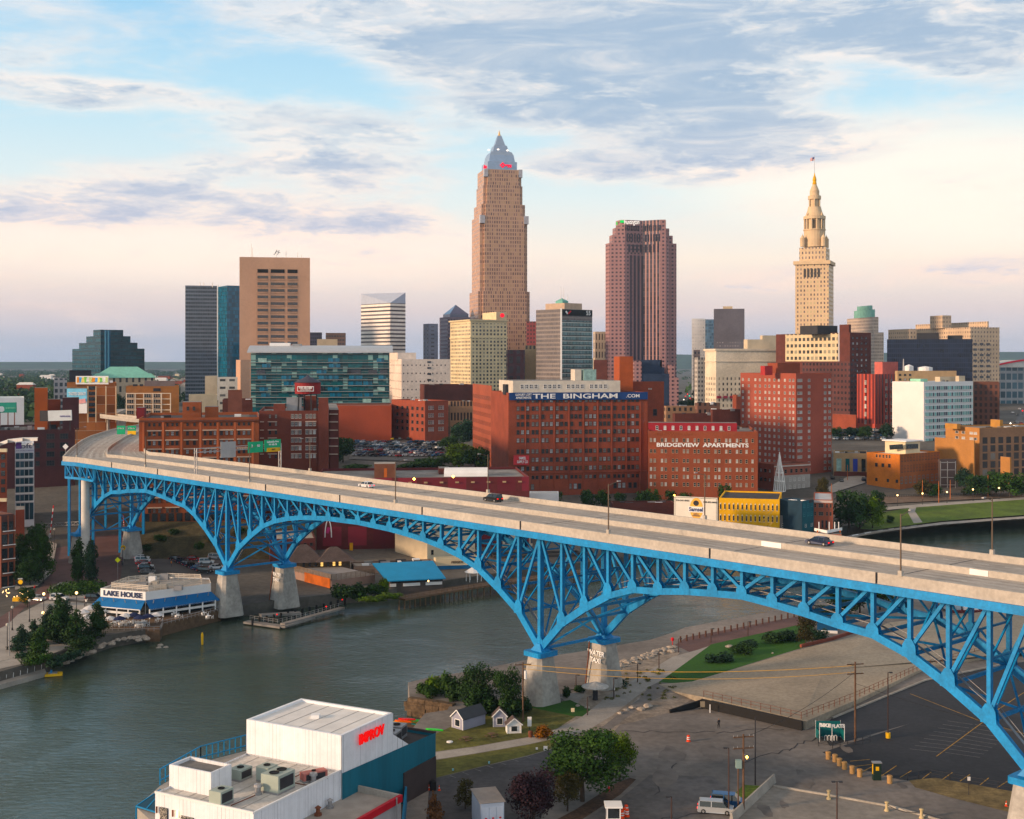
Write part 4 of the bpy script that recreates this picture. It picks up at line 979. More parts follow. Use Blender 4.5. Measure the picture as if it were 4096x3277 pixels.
for k in range(12):
 a_ = k*math.pi/6; MB().tube((c2[0]+9.4*math.cos(a_), c2[1]+9.4*math.sin(a_), zt_(917)), (c2[0]+9.4*math.cos(a_), c2[1]+9.4*math.sin(a_), zt_(876)), .75, n=8).build('column', LSP, tt)
 if k % 2 == 0: MB().tube((c2[0]+5.3*math.cos(a_+.3), c2[1]+5.3*math.sin(a_+.3), zt_(826)), (c2[0]+5.3*math.cos(a_+.3), c2[1]+5.3*math.sin(a_+.3), zt_(796)), .7, n=8).build('column', LSP, tt)
 if k % 2: MB().bar((c2[0]+8.25*math.cos(a_-.26), c2[1]+8.25*math.sin(a_-.26), zt_(914)), (c2[0]+8.25*math.cos(a_-.26), c2[1]+8.25*math.sin(a_-.26), zt_(880)), 1.9, .3, up=(math.cos(a_-.26), math.sin(a_-.26), 0)).build('belfry_opening', mat('belfry shadow', (.09, .075, .06), .8), tt)
 if k % 3 == 1: MB().lathe((c2[0]+9.5*math.cos(a_), c2[1]+9.5*math.sin(a_)), [(.7, zt_(866)), (.6, zt_(856)), (.05, zt_(848))], 6).build('finial', LSP, tt)
MB().lathe(c2, [(2.0, zt_(736)), (2.1, zt_(733)), (1.7, zt_(728)), (1.7, zt_(722)), (1.9, zt_(718)), (1.5, zt_(708)), (.7, zt_(700)), (.3, zt_(690))], 14).build('gilded_cap', mat('gold lit', (.80, .42, .05), .35, .4), tt)
MB().tube((*c2, zt_(692)), (*c2, zt_(618)), .25, .12, 6).build('flagpole', STEEL, tt)
fl = root('striped_flag', 'small striped flag flying from the limestone tower pole', 'flag', (c2[0], c2[1], zt_(640)))
mb = MB()
for k in range(7):
 for j in range(6):
  x0, x1 = -k*.56, -(k+1)*.56; w0, w1 = .25*math.sin(k*1.1), .25*math.sin((k+1)*1.1)
  za_, zb_ = zt_(625)-j*.55-k*.17, zt_(625)-(j+1)*.55-k*.17
  mi = 2 if (k < 3 and j < 3) else j % 2
  mb.face([(c2[0]+x1, c2[1]+w1, zb_-.17), (c2[0]+x0, c2[1]+w0, zb_), (c2[0]+x0, c2[1]+w0, za_), (c2[0]+x1, c2[1]+w1, za_-.17)], mi)
o = mb.build('cloth', [RED, WHITE, mat('flag blue', (.03, .04, .2), .8)], fl)
# ---- far right group
b = Bld('green_top_tower', 'far stepped beige tower with verdigris green top', 3386, 3500, 3535, 1500, 10, 1330, G25, facade('beige piers', (.5, .4, .32), (.17, .14, .13), 2.6, 4, .5, .6), dep=30)
q = b.block('tower_stage', 3388, 3496, 3514, 1502, 1268, MATS['beige piers'], zb=b.zt)
GC = mat('verdigris', (.20, .40, .34), .7, var=.15, vs=.2)
q = b.block('green_crown', 3416, 3488, 3500, 1506, 1238, GC, zb=q.zt); q = b.block('green_crown', 3428, 3480, 3490, 1510, 1222, GC, zb=q.zt)
SB = facade('sandstone complex', (.52, .40, .29), (.2, .16, .14), 3.4, 4, .42, .45)
b = Bld('sandstone_complex', 'broad stepped sandstone building behind the navy office block', 3660, 3883, 3998, 1160, 18, 1309, G25, SB, dep=40)
b.block('upper_wing', 3662, 3950, 3955, 1180, 1286, SB, zb=b.zt-1, dep=20); b.block('roof_tower', 3720, 3770, 3805, 1195, 1262, SB, zb=b.zt)
b.block('west_wing', 3553, 3640, 3666, 1190, 1316, SB, zb=G25)
for x0, y0 in [(3893+26*i, 1372+22*j) for i in range(3) for j in range(8)]: onbld(b, 'window', None, x0, y0, x0+14, y0+9, GLASS, .3, .1)
b = Bld('navy_office_block', 'wide dark navy glass office block, far right', 3545, 3548, 3890, 1000, 3, 1358, G25, facade('navy curtain wall', (.012, .02, .05), (.008, .014, .034), 1.6, 3.8, .85, .8, rough=.25, wrough=.4), ROOFD, dep=40)
b.block('penthouse', 3666, 3668, 3756, 1010, 1333, DARK); b.block('penthouse', 3790, 3792, 3850, 1012, 1342, DARK)
b = Bld('arena', 'distant arena with curved white roof and red rim at the right edge', 3990, 4000, 4300, 1250, 3, 1470, 20, facade('arena glass', (.35, .36, .38), (.05, .1, .13), 6, 9, .8, .7), ROOFW, dep=70)
mb = MB(); xs = np.linspace(3990, 4300, 14)
for a, c in zip(xs, xs[1:]):
 f = lambda x_: 1462-22*math.sin((x_-3990)/310*math.pi); mb.face([(X(a, 1248), 1248, b.zt), (X(c, 1248), 1248, b.zt), (X(c, 1248), 1248, Z(f(c), 1248)), (X(a, 1248), 1248, Z(f(a), 1248))]); mb.face([(X(a, 1248), 1248, Z(f(a), 1248)), (X(c, 1248), 1248, Z(f(c), 1248)), (X(c, 1248), 1310, Z(f(c), 1248)), (X(a, 1248), 1310, Z(f(a), 1248))])
mb.build('curved_roof', ROOFW, b.r)
mb = MB()
for a, c in zip(xs, xs[1:]): mb.bar(P(a, f(a)-2, 1247), P(c, f(c)-2, 1247), 1, 1.6)
mb.build('red_rim', mat('red rim', (.7, .03, .06), .5), b.r)
# cream hotel
HT = facade('hotel terracotta', (.68, .60, .48), (.07, .065, .06), 3.3, 4.1, .36, .5, u0=1, v0=3, v1=32, pa=.3, alt=(.35, .3, .22))
b = Bld('cream_hotel', 'cream terracotta hotel with awnings along its base, right of centre', 2820, 2864, 3110, 950, 14, 1398, G25, HT, ROOFG, dep=40, par=1.2)
MB().prism(b.ring(-.9), b.zt-1.0, b.zt+.5).build('cornice', mat('hotel cornice', (.66, .58, .47), .8), b.r)
MB().prism(b.ring(-.5), b.zt-9.5, b.zt-8.8).build('cornice', MATS['hotel cornice'], b.r)
b.block('roof_storey', 2975, 2990, 3110, 975, 1358, STONE); b.block('roof_storey', 3040, 3050, 3110, 985, 1342, STONE)
for k in range(7): px = 2874+26*k; onbld(b, 'awning', None, px-8, 1584, px+8, 1594, mat('maroon awning', (.25, .03, .05), .7), 1.2, 1.0)
b = Bld('grey_hotel_wing', 'pale grey lower wing with dense windows left of the cream hotel', 2778, 2790, 2830, 980, 14, 1430, G25, facade('hotel wing', (.5, .47, .44), (.1, .1, .11), 2.6, 3.6, .5, .5), dep=30)
b = Bld('brown_midrise', 'brown shadowed mid rise left of the grey hotel wing', 2768, 2774, 2800, 1050, 10, 1400, G25, facade('brown midrise', (.2, .15, .14), (.05, .05, .06), 3, 4, .5, .5), dep=25)
# ================================================================== warehouse district and riverside
WF = mat('white window frame', (.62, .60, .57), .6); DF = mat('dark window frame', (.05, .04, .04), .6); TF = mat('tan lintel', (.42, .32, .24), .8)
GT = mat('teal glass', (.012, .085, .10), .08, var=.4, spec=.3, vs=.5); GB = mat('blue glass', (.01, .075, .16), .08, var=.3, spec=.3, vs=.5); GP = mat('pale green glass', (.26, .40, .38), .12, var=.3, vs=.6)
BL2 = mat('dim blinds', (.22, .20, .19), .4, var=.3, vs=.9)
# brown block with cream light well
b = Bld('brown_lightwell_block', 'big dark brown brick block with a cream rear light well on top', 3104, 3400, 3484, 880, 30, 1330, 20, BRICKD, ROOFD, dep=40)
mb = MB(); q0, q1 = b.solve(3142, b.e2), b.solve(3352, b.e2); nl = -b.e1*.12
CL = facade('cream light well', (.60, .50, .34), (.05, .05, .045), 4.3, 4.6, .62, .52, u0=.5, wrough=.8, alt=(.3, .28, .2), pa=.2)
p, q = b.C+b.e2*q0+nl, b.C+b.e2*q1+nl; zc = Z(1446, 880)
mb.wallq((p.x, p.y), (q.x, q.y), zc, b.zt-.3, zb=zc); mb.build('cream_wall', CL, b.r)
MB().bar(b.C+b.e2*b.solve(3356, b.e2)+nl+Vector((0, 0, zc)), b.C+b.e2*b.solve(3356, b.e2)+nl+Vector((0, 0, b.zt)), .7).build('rain_pipe', WHITE, b.r)
b.block('plant_room', 3200, 3270, 3350, 892, 1302, DARK); b.block('stair_tower', 3358, 3396, 3404, 885, 1298, BRICKD)
lw = b.block('lower_wing', 3208, 3400, 3428, 850, 1446, facade('dark brown wall', (.085, .032, .03), (.03, .025, .03), 3.4, 3.9, .5, .45, var=.2), zb=20)
b.win('front', [3412, 3428, 3446, 3464], steps(1352, 1640, 14), 7, 9, DF)
b.finish(); b.rooftop(8, 5)
# striped red block
RS = facade('red pier wall', (.42, .075, .05), (.12, .03, .03), 3.0, 200, .55, .98, v0=4, wrough=.8)
b = Bld('red_pier_block', 'bright red brick block with vertical piers beside the white building', 3428, 3500, 3582, 815, 34, 1497, 20, RS, ROOFW, dep=30)
b.win('left', [3462], steps(1530, 1690, 6), 7, 16, WF, (BLIND, BL2)); b.win('front', [3545, 3566], steps(1525, 1700, 7), 7, 14, WF, (BL2, GLASS))
b.block('penthouse', 3498, 3530, 3592, 826, 1448, mat('pink brick', (.45, .13, .11), .9)); b.block('orange_annex', 3330, 3424, 3428, 812, 1660, BRICK, zb=20)
b.finish()
# tan block behind
b = Bld('tan_tank_block', 'tan brick block with white roof tanks behind the white building', 3580, 3590, 3826, 800, 6, 1484, 20, mat('tan brick wall', (.42, .30, .18), .9), ROOFG, dep=40)
b.win('front', steps(3600, 3640, 3), [1500, 1518], 9, 8, DF)
for px, w_, h_ in ((3636, 20, 30), (3700, 34, 22)): c = P(px, 1484, 815); MB().lathe((c.x, c.y), [(w_*.14, b.zt-1), (w_*.14, b.zt+h_*.1), (.2, b.zt+h_*.135)], 14).build('roof_tank', WHITE, b.r)
b.finish(); mast(b.r, 3614, 1484, 1436, 810, .6)
# white building with ribbon windows
b = Bld('white_ribbon_building', 'white building, blank white side wall and ribbon glass front', 3569, 3695, 3892, 735, 33, 1528, 20, mat('white render wall', (.74, .73, .73), .7, var=.04, vs=.1), ROOFW, dep=30)
for k in range(9):
 y0 = 1546+k*26.2
 on = onbld(b, 'ribbon_window', None, 3699, y0, 3888, y0+14.5, facade('ribbon glass', (.62, .62, .60), (.16, .34, .33), 1.7, 2.2, .80, 1.0, pa=.25, alt=(.03, .05, .08), wrough=.5), .3, .12)
 MB().bar(on[0]-b.e1*on[1]/2+Vector((0, 0, -on[2]/2-.25))+on[5]*.3, on[0]+b.e1*on[1]/2+Vector((0, 0, -on[2]/2-.25))+on[5]*.3, .5, .22).build('ledge', WHITE, b.r)
q = b.block('vault', 3640, 3682, 3710, 758, 1516, mat('mint copper', (.30, .58, .45), .6)); q = b.block('penthouse', 3740, 3760, 3822, 758, 1508, STONE); b.block('penthouse', 3822, 3836, 3860, 758, 1504, STONE)
b.rooftop(5, 8)
b = Bld('brown_arch_block', 'dark brown block with arched windows right of the white building', 3888, 3893, 3998, 765, 12, 1530, 20, facade('brown arch wall', (.12, .05, .035), (.03, .02, .02), 2.9, 3.7, .5, .6, wrough=.85), ROOFD, dep=40)
# tall brick apartment
TB = mat('tall brick', (.30, .085, .06), .9, var=.1, vs=.1, var2=.08, vs2=1.5)
b = Bld('tall_brick_apartments', 'tall red brick apartment block with many white framed windows', 2962, 3184, 3326, 600, 30, 1494, 11, TB, ROOFG, dep=40, par=1.0)
b.win('left', [2972, 2996, 3022, 3040, 3062, 3078, 3098, 3116, 3140, 3160, 3174], steps(1522, 1880, 15), 6.5, 11, WF, (BLIND, BL2, GLASS), 'double')
b.win('front', [3194, 3204, 3236, 3300, 3318], steps(1522, 1880, 15), 8.5, 11.5, WF, (BLIND, BL2, GLASS), 'double')
b.finish()
b.block('penthouse', 3070, 3110, 3200, 612, 1452, BRICK); b.block('penthouse', 3042, 3060, 3090, 606, 1464, mat('red roof house', (.35, .04, .04), .8)); b.rooftop(5, 9)
# brick blocks around Bingham
b = Bld('red_brick_tower_block', 'dark red brick block rising behind the bannered warehouse', 2478, 2486, 2656, 610, 8, 1527, 12, BRICK, ROOFG, dep=40)
b.win('front', [2486+8*i for i in range(2, 6)]+[2596, 2604], [1556], 5, 5, WF, (BLIND,)); b.win('front', [2620], [1650], 16, 26, DF, (GLASS,))
b.finish()
b.block('stair_tower', 2456, 2478, 2532, 604, 1426, mat('orange red brick', (.33, .085, .035), .9, var=.12), zb=12)
def lofts():
 b = Bld('bannered_brick_warehouse', 'huge red brick loft warehouse with blue rooftop banner', 1964, 2034, 2590, 540, 11, 1572, 9, BRICK, ROOFG, cat='building', dep=45, par=1.0)
 xs = [2072, 2090, 2111, 2132, 2148, 2172, 2188, 2205, 2229, 2246, 2264, 2287, 2304, 2321, 2345, 2362, 2379, 2402, 2418, 2435, 2459, 2476, 2493, 2515, 2531, 2549]
 ys = [1602, 1635, 1668, 1698, 1730, 1763, 1807, 1841, 1876]
 b.win('front', xs, ys, 11.5, 17, DF, (GLASS, GLASS, BL2, BLIND, GLASS, BL2), 'double', skip=.03)
 b.win('front', xs[3:], [1912], 11, 14, DF, (GLASS, GLASS, BL2), 'double'); b.win('front', [2130, 2280, 2301, 2318, 2460, 2478, 2495, 2520, 2540], [1950], 13, 22, DF, (BLIND, BL2, GLASS), 'grid')
 for px in xs[1::3]: MB().bar(b.C+b.e1*b.solve(px+11.5, b.e1)+Vector((0, 0, 9)), b.C+b.e1*b.solve(px+11.5, b.e1)+Vector((0, 0, b.zt-4)), .5, .5).build('pilaster', BRICK, b.r)
 MB().bar(b.pt(0, -.2, Z(1894, 540)), b.pt(b.L1, -.2, Z(1894, 540)), .5, .5).build('string_course', BRICK, b.r)
 b.finish()
 NAVY = mat('navy banner', (.012, .045, .16), .6)
 on = onbld(b, 'banner', None, 2036, 1571, 2589, 1601, NAVY, .3, .6); ang = b.a
 c = on[0]+on[5]*.25
 text('THE  BINGHAM', 2.9, c-b.e1*1.6+Vector((0, 0, -.1)), ang, WHITE, b.r, bold=.05, fit=38)
 text('.COM', 2.0, c+b.e1*24.3+Vector((0, 0, -.1)), ang, WHITE, b.r, bold=.03, fit=6); text('LUXURY LOFT\nAPARTMENTS', 1.35, c-b.e1*24.8, ang, WHITE, b.r, bold=.02, fit=7)
 q = b.block('roof_lofts', 1996, 2052, 2481, 556, 1524, mat('cream roof lofts', (.58, .53, .46), .7))
 for k, px in enumerate([2090+14*i for i in range(25)]):
  if k % 5 != 4: b.wins.append
 for k in range(20):
  if k % 5 == 4: continue
  px = 2088+18.5*k; u = q.solve(px, q.e1); c = q.C+q.e1*u+Vector((math.sin(q.a), -math.cos(q.a), 0))*.02; c.z = Z(1547, 556)
  o = bpy.data.objects.new('roof_window', wproto(WHITE, GLASS, 'double')); C.objects.link(o); o.parent = b.r; o.location = c-b.r.location; o.rotation_euler.z = q.a; o.scale = (1.5, 1, 1.9)
 b.rooftop(9, 21, 2.6)
 for px, y0, y1 in ((2285, 1524, 1480), (2300, 1524, 1478), (2330, 1524, 1486)): pass
 p2 = b.block('water_house', 2283, 2300, 2325, 566, 1478, MATS['cream roof lofts'], zb=q.zt); b.block('glass_house', 2325, 2335, 2385, 566, 1478, GP, zb=q.zt)
 w_ = b.block('west_wing', 1891, 1966, 1968, 600, 1543, facade('wing brick', (.28, .078, .045), (.10, .04, .03), 3.0, 4.2, .42, .5, v1=42, wrough=.9), zb=9, dep=30)
 b.block('chimney', 2011, 2022, 2034, 545, 1538, DARK, zb=b.zt-1, dep=3)
 return b
b = lofts()
sg = root('hanging_sign', 'red SAMSEL SUPPLY CO sign fixed to the warehouse corner', 'sign', P(2085, 1860, 538))
mb = MB(); c = P(2085, 1840, 537.6); mb.bar(P(2054, 1841, 538), P(2116, 1841, 538.6), .4, 4.1); mb.build('panel', mat('red sign panel', (.55, .05, .06), .6), sg)
text('SAMSEL\nSUPPLY CO', 1.6, P(2090, 1841, 537.4), R(3), WHITE, sg, bold=.04, fit=4.6)
# lettered apartments
BA = mat('apartment brick', (.24, .068, .036), .9, var=.14, vs=.12, var2=.1, vs2=2)
b = Bld('lettered_brick_apartments', 'red brick apartments lettered in white under the top windows', 2590, 2592, 3031, 534, 4, 1724, 9, BA, ROOFG, dep=50, par=1.0)
for py in [1760, 1804, 1842, 1876, 1906, 1936]:
 b.win('front', [x_+d for x_ in (2605, 2649, 2693, 2737, 2780, 2821, 2863, 2906, 2949) for d in (-1, 14)]+[2986, 3010], [py], 9.5, 15, TF, (GLASS, GLASS, BL2, BLIND), 'sash')
b.finish()
n_ = Vector((math.sin(b.a), -math.cos(b.a), 0)); u = (b.solve(2626, b.e1)+b.solve(2994, b.e1))/2
text('BRIDGEVIEW  APARTMENTS', 2.3, b.C+b.e1*u+n_*.15+Vector((0, 0, Z(1780, 534))), b.a, WHITE, b.r, bold=.07, fit=b.solve(2994, b.e1)-b.solve(2626, b.e1))
text('THE  WILLIAM', 1.6, b.C+b.e1*(u-12)+n_*.1+Vector((0, 0, Z(1737, 534))), b.a, mat('ghost letters', (.28, .085, .035), .9), b.r, fit=16)
q = b.block('roof_storey', 2590, 2593, 2948, 545, 1691, mat('crimson roof storey', (.27, .02, .03), .7))
for k in range(10):
 u_ = q.solve(2628+32*k, q.e1); c = q.C+q.e1*u_+Vector((0, 0, Z(1711, 545)))+n_*.02
 o = bpy.data.objects.new('roof_window', wproto(WHITE, BLIND if k % 3 else GLASS)); C.objects.link(o); o.parent = b.r; o.location = c-b.r.location; o.rotation_euler.z = q.a; o.scale = (1.1, 1, 1.7)
b.rooftop(10, 31, 1.6)
vb = root('vertical_banner', 'tall navy banner with white ends hanging at the apartment corner', 'banner', P(3022, 1910, 532)); MB().bar(P(3023, 1905, 532), P(3023, 1828, 532), .5, 1.2).build('cloth', MATS['navy banner'], vb)
for y0, y1 in ((1824, 1833), (1900, 1909)): MB().bar(P(3023, y1, 531.8), P(3023, y0, 531.8), .6, 1.4).build('bracket', WHITE, vb)
# low roofs in the middle distance
for nm, lb, xl, xc, xr, D, a, yt, m, rf in [
 ('pale_lowrise', 'low tan brick row behind the lettered apartments', 2655, 2665, 2790, 700, 10, 1625, facade('tan row', (.30, .18, .11), (.05, .05, .05), 3.2, 4, .45, .5), ROOFW),
 ('brown_lowrise', 'low brown brick block left of the tall brick apartments', 2780, 2790, 2880, 690, 12, 1612, facade('brown row', (.2, .10, .07), (.05, .04, .04), 3, 4, .45, .5), ROOFG),
 ('dark_lowrise', 'low dark red block with a white flat roof behind the crimson roof storey', 2690, 2700, 2860, 640, 8, 1655, BRICKD, ROOFD),
 ('white_roof_lowrise', 'low block with bright white roof against the tall brick apartments', 2840, 2850, 2962, 640, 10, 1638, BRICKD, ROOFW),
 ('gabled_brick_house', 'small orange brick building beneath the cream hotel', 2930, 2945, 2985, 720, 15, 1580, BRICK, ROOFG)]:
 Bld(nm, lb, xl, xc, xr, D, a, yt, gz(D)-1, m, rf, dep=25).rooftop(4, int(xc), 1.4)
# glass apartments with curved roof on the brick podium
b = Bld('glass_balcony_apartments', 'teal glass apartment slab with balconies and curved white metal roof', 995, 1003, 1558, 765, 6, 1412, 21, facade('teal curtain wall', (.03, .06, .065), (.012, .085, .10), 3.1, 3.58, .92, .84, pa=.14, alt=(.20, .38, .36), rough=.1, wrough=.4, band=(.10, (.12, .14, .14)), spec=.25), ROOFW, dep=30)
rr = random.Random(4)
for k in range(8):
 y0 = 1440+k*23.4
 MB().bar(b.pt(-.6, -.8, Z(y0+10, 765)), b.pt(b.L1+.8, -.8, Z(y0+10, 765)), 1.5, .28).build('balcony_slab', mat('balcony concrete', (.28, .30, .30), .7), b.r)
 for x0, w_ in ((1040, 34), (1122, 40), (1200, 40), (1272, 40), (1320, 46), (1402, 54), (1460, 34), (1520, 30)):
  x0 += rr.uniform(-14, 14)
  if rr.random() < .75: onbld(b, 'balcony_screen' if k % 2 else 'window', None, x0, y0-7, x0+w_, y0+(8 if k % 2 else 9), rr.choice([GT, GB, GB, GP, GT, GLASS]), .2, 1.55 if k % 2 else .12)
mb = MB(); M_ = 12
for i in range(M_):
 v0, v1 = -2+i*(b.L2+3)/M_, -2+(i+1)*(b.L2+3)/M_; h = lambda v: b.zt+.6+4.2*math.sin(max(0, min(1, (v+2)/(b.L2+3)))*math.pi*.8)
 for d in (0, -.5): mb.face([b.pt(-2, v0, h(v0)+d), b.pt(b.L1+2, v0, h(v0)+d), b.pt(b.L1+2, v1, h(v1)+d), b.pt(-2, v1, h(v1)+d)])
mb.bar(b.pt(-2, -2, b.zt+.5), b.pt(b.L1+2, -2, b.zt+.5), .4, .8); mb.build('curved_roof', mat('curved metal roof', (.50, .52, .54), .4, .4, var=.05), b.r)
b.block('plant_room', 1075, 1078, 1160, 780, 1372, WHITE, zb=b.zt+2); b.block('plant_room', 1168, 1170, 1205, 780, 1376, STEEL, zb=b.zt+2)
b = Bld('brick_podium', 'plain brick red podium wall under the glass apartments', 1310, 1314, 1566, 735, 6, 1622, 20, mat('podium brick', (.31, .07, .038), .9, var=.1, vs=.08, var2=.06, vs2=2), ROOFG, dep=35)
b = Bld('brick_loft_corner', 'red brick loft building with paired white windows behind the car park', 1566, 1700, 1793, 728, 35, 1604, 19, mat('loft brick', (.25, .065, .04), .9, var=.12), ROOFG, dep=30)
for py in (1632, 1662, 1690, 1718): b.win('front', [1716, 1724, 1732, 1756, 1764, 1772], [py], 4.5, 15, WF, (GLASS, BL2), 'sash')
b.win('left', steps(1590, 1690, 6), (1636, 1664, 1692, 1720), 8, 13, DF, (GLASS,)); b.finish(); b.rooftop(6, 41, 1.5)
b = Bld('arcaded_brick_building', 'brown building with a row of arches behind the tree', 1790, 1800, 1893, 760, 12, 1606, 20, facade('arcade wall', (.30, .17, .10), (.04, .03, .03), 2.0, 8.6, .55, .55, v0=.4), ROOFG, dep=30)
b.rooftop(5, 6, 1.5)
b = Bld('dark_roof_rowhouse', 'dark flat roofed row behind the arcaded building', 1680, 1700, 1900, 830, 10, 1540, 20, BRICKD, ROOFD, dep=30); b.rooftop(8, 14, 1.8)
# white jail block
JB = facade('white jail wall', (.70, .60, .53), (.12, .10, .10), 3.05, 5.85, .30, .18, v0=4, v1=44, wrough=.8, grp=12, keep=11)
b = Bld('white_dotted_block', 'white concrete block with rows of tiny dark windows left of the cream tower', 1553, 1606, 1802, 900, 14, 1437, 22, JB, ROOFW, dep=40)
b.block('upper_block', 1553, 1590, 1664, 915, 1411, mat('jail white', (.68, .58, .51), .8), zb=b.zt-1)
for k in range(6): onbld(b, 'window', None, 1709, 1445+k*24, 1724, 1452+k*24, GLASS, .3, .15)
# dark brick block with the water tower
DB = mat('umber brick', (.15, .045, .032), .9, var=.16, vs=.12, var2=.1, vs2=2)
b = Bld('umber_brick_block', 'dark umber brick block with pale lintel bands under the water tower', 1030, 1036, 1314, 478, 8, 1644, 6, DB, ROOFG, dep=45, par=1.0)
ys = [1666, 1697, 1730, 1762, 1794, 1826]
for x0, x1 in ((1040, 1056), (1071, 1108), (1164, 1206), (1221, 1266), (1284, 1308)):
 for y_ in ys[1:]: onbld(b, 'lintel', None, x0, y_-11, x1, y_-7.5, mat('pale lintel', (.50, .40, .34), .8), .3, .12)
b.win('front', [1080, 1104], ys, 9, 15, DF, (GLASS, BL2)); b.win('front', [1170, 1185, 1200, 1228, 1243, 1258], ys, 11, 16, WF, (GLASS, BL2, BLIND, GLASS), 'double'); b.win('front', [1296], ys, 9, 16, DF)
b.finish()
b.block('stair_tower', 1270, 1274, 1313, 480, 1591, DB, zb=6); b.block('penthouse', 1090, 1094, 1140, 486, 1616, DB); b.block('plant_room', 1140, 1146, 1206, 490, 1592, STEEL); b.block('penthouse', 1208, 1214, 1268, 500, 1584, DB)
s_ = b.block('side_wing', 1313, 1318, 1355, 486, 1640, mat('umber side', (.105, .035, .03), .9, var=.15), zb=6)
for y_ in ys: MB().bar(P(1316, y_-9, 485.6), P(1352, y_-9, 485.6), .3, .35).build('lintel', MATS['pale lintel'], b.r)
b.rooftop(6, 51, 1.5)
wt = root('water_tower', 'dark red rooftop water tank on stilts with conical roof and white sign', 'water tower', (X(1221, 486), 492, b.zt))
c = (X(1221, 486), 492); zt0, zt1 = Z(1577, 486), Z(1530, 486)
MB().lathe(c, [(0, zt0-.2), (5.0, zt0), (5.1, zt1)], 24).build('tank', mat('tank red', (.22, .02, .022), .7, var=.15), wt); MB().lathe(c, [(5.5, zt1-.1), (1.0, Z(1509, 486)), (.7, Z(1506, 486)), (.01, Z(1500, 486))], 24).build('conical_roof', mat('tank roof', (.05, .05, .075), .7), wt)
for k in range(4): a_ = .5+k*1.571; MB().bar((c[0]+4*math.cos(a_), c[1]+4*math.sin(a_), b.zt-1), (c[0]+3.6*math.cos(a_), c[1]+3.6*math.sin(a_), zt0), .45).build('leg', DARK, wt)
MB().box(c[0]-3.2, c[1]-5.5, Z(1566, 486), c[0]+3.2, c[1]-4.9, Z(1546, 486)).build('sign_panel', WHITE, wt); MB().box(c[0]-2.95, c[1]-5.6, Z(1563.5, 486), c[0]+2.95, c[1]-5.45, Z(1548.5, 486)).build('sign_panel', MATS['tank red'], wt)
text('THE ARCHER', 1.1, Vector((c[0], c[1]-5.7, Z(1553, 486))), 0, WHITE, wt, bold=.04, fit=5.2); text('APARTMENTS', .7, Vector((c[0], c[1]-5.7, Z(1560.5, 486))), 0, WHITE, wt, fit=4)
# brick factory beside the bridge bend
FB = mat('factory brick', (.28, .085, .04), .9, var=.16, vs=.15, var2=.1, vs2=2)
b = Bld('brick_factory_lofts', 'orange brown brick factory lofts standing against the bridge', 543, 556, 1036, 425, 2.5, 1673, 4, FB, ROOFD, dep=45, par=1.0)
LNT = mat('factory lintel', (.62, .50, .40), .8); GR = [(598, 617, 638), (670, 690, 708), (744, 764, 782), (820, 842, 860), (886, 907, 926), (956, 976, 995)]
ys = [1700, 1736, 1774, 1810, 1846, 1882, 1925, 1965, 2005, 2045]
for gi, g in enumerate(GR):
 for k, y_ in enumerate(ys):
  xs = g if gi not in (2,) else (g[0]+6, g[2]-4)
  b.win('front', xs, [y_], 11 if k else 9, 17 if k else 12, DF, (GLASS, GLASS, BL2, BLIND) if k else (GLASS,), 'double')
  if k: onbld(b, 'lintel', None, g[0]-10, y_-14, g[2]+10, y_-10, LNT, .3, .13)
for px in (575, 654, 727, 803, 872, 941, 1012): MB().bar(P(px, 1900, 424.6+(px-556)*.0037*1.0), P(px, 1690, 424.6+(px-556)*.0037), 1.2, .7).build('pilaster', FB, b.r)
b.finish()
for k in range(14): onbld(b, 'shopfront', None, 575+33*k, 2056, 598+33*k, 2088, GLASS, .3, .12)
MB().bar(b.pt(0, -.3, b.zt-1.1), b.pt(b.L1, -.3, b.zt-1.1), .5, .6).build('cornice', mat('dark cornice', (.12, .045, .03), .8), b.r)
q = b.block('penthouse', 726, 730, 804, 432, 1609, FB);
for px in (752, 776): o = bpy.data.objects.new('penthouse_window', wproto(DF, GLASS)); C.objects.link(o); o.parent = b.r; o.location = P(px, 1634, 431.9)-b.r.location; o.scale = (.9, 1, 1.3)
b.block('penthouse', 816, 820, 872, 436, 1628, FB); b.block('penthouse', 542, 546, 578, 440, 1631, mat('dark red penthouse', (.16, .02, .025), .8)); b.rooftop(9, 61, 1.3)
b2_ = Bld('gutter_shed', 'brick shaft house behind the factory roof', 907, 912, 968, 560, 8, 1562, 9, mat('shaft brick', (.18, .07, .05), .9), ROOFD, dep=12)
b = Bld('dark_brick_building', 'dark brick building with sloped roof between factory and glass apartments', 882, 890, 1010, 580, 8, 1600, 10, BRICKD, ROOFD, dep=25); b.rooftop(5, 71, 1.5)
b = Bld('cream_temple_hall', 'small cream stone hall below the grey slab tower', 815, 820, 870, 850, 5, 1505, 22, STONE, ROOFW, dep=20)
b = Bld('white_lakefront_block', 'white flat block beside the cream stone hall', 868, 872, 950, 820, 5, 1510, 22, facade('white lakefront', (.62, .58, .53), (.1, .1, .1), 6, 5, .6, .3), ROOFW, dep=20)
b = Bld('low_depot', 'long low pale depot with a green roof below the cream hall', 750, 755, 870, 780, 5, 1580, 21, STONE, mat('sedum roof', (.2, .24, .14), .9), dep=20)
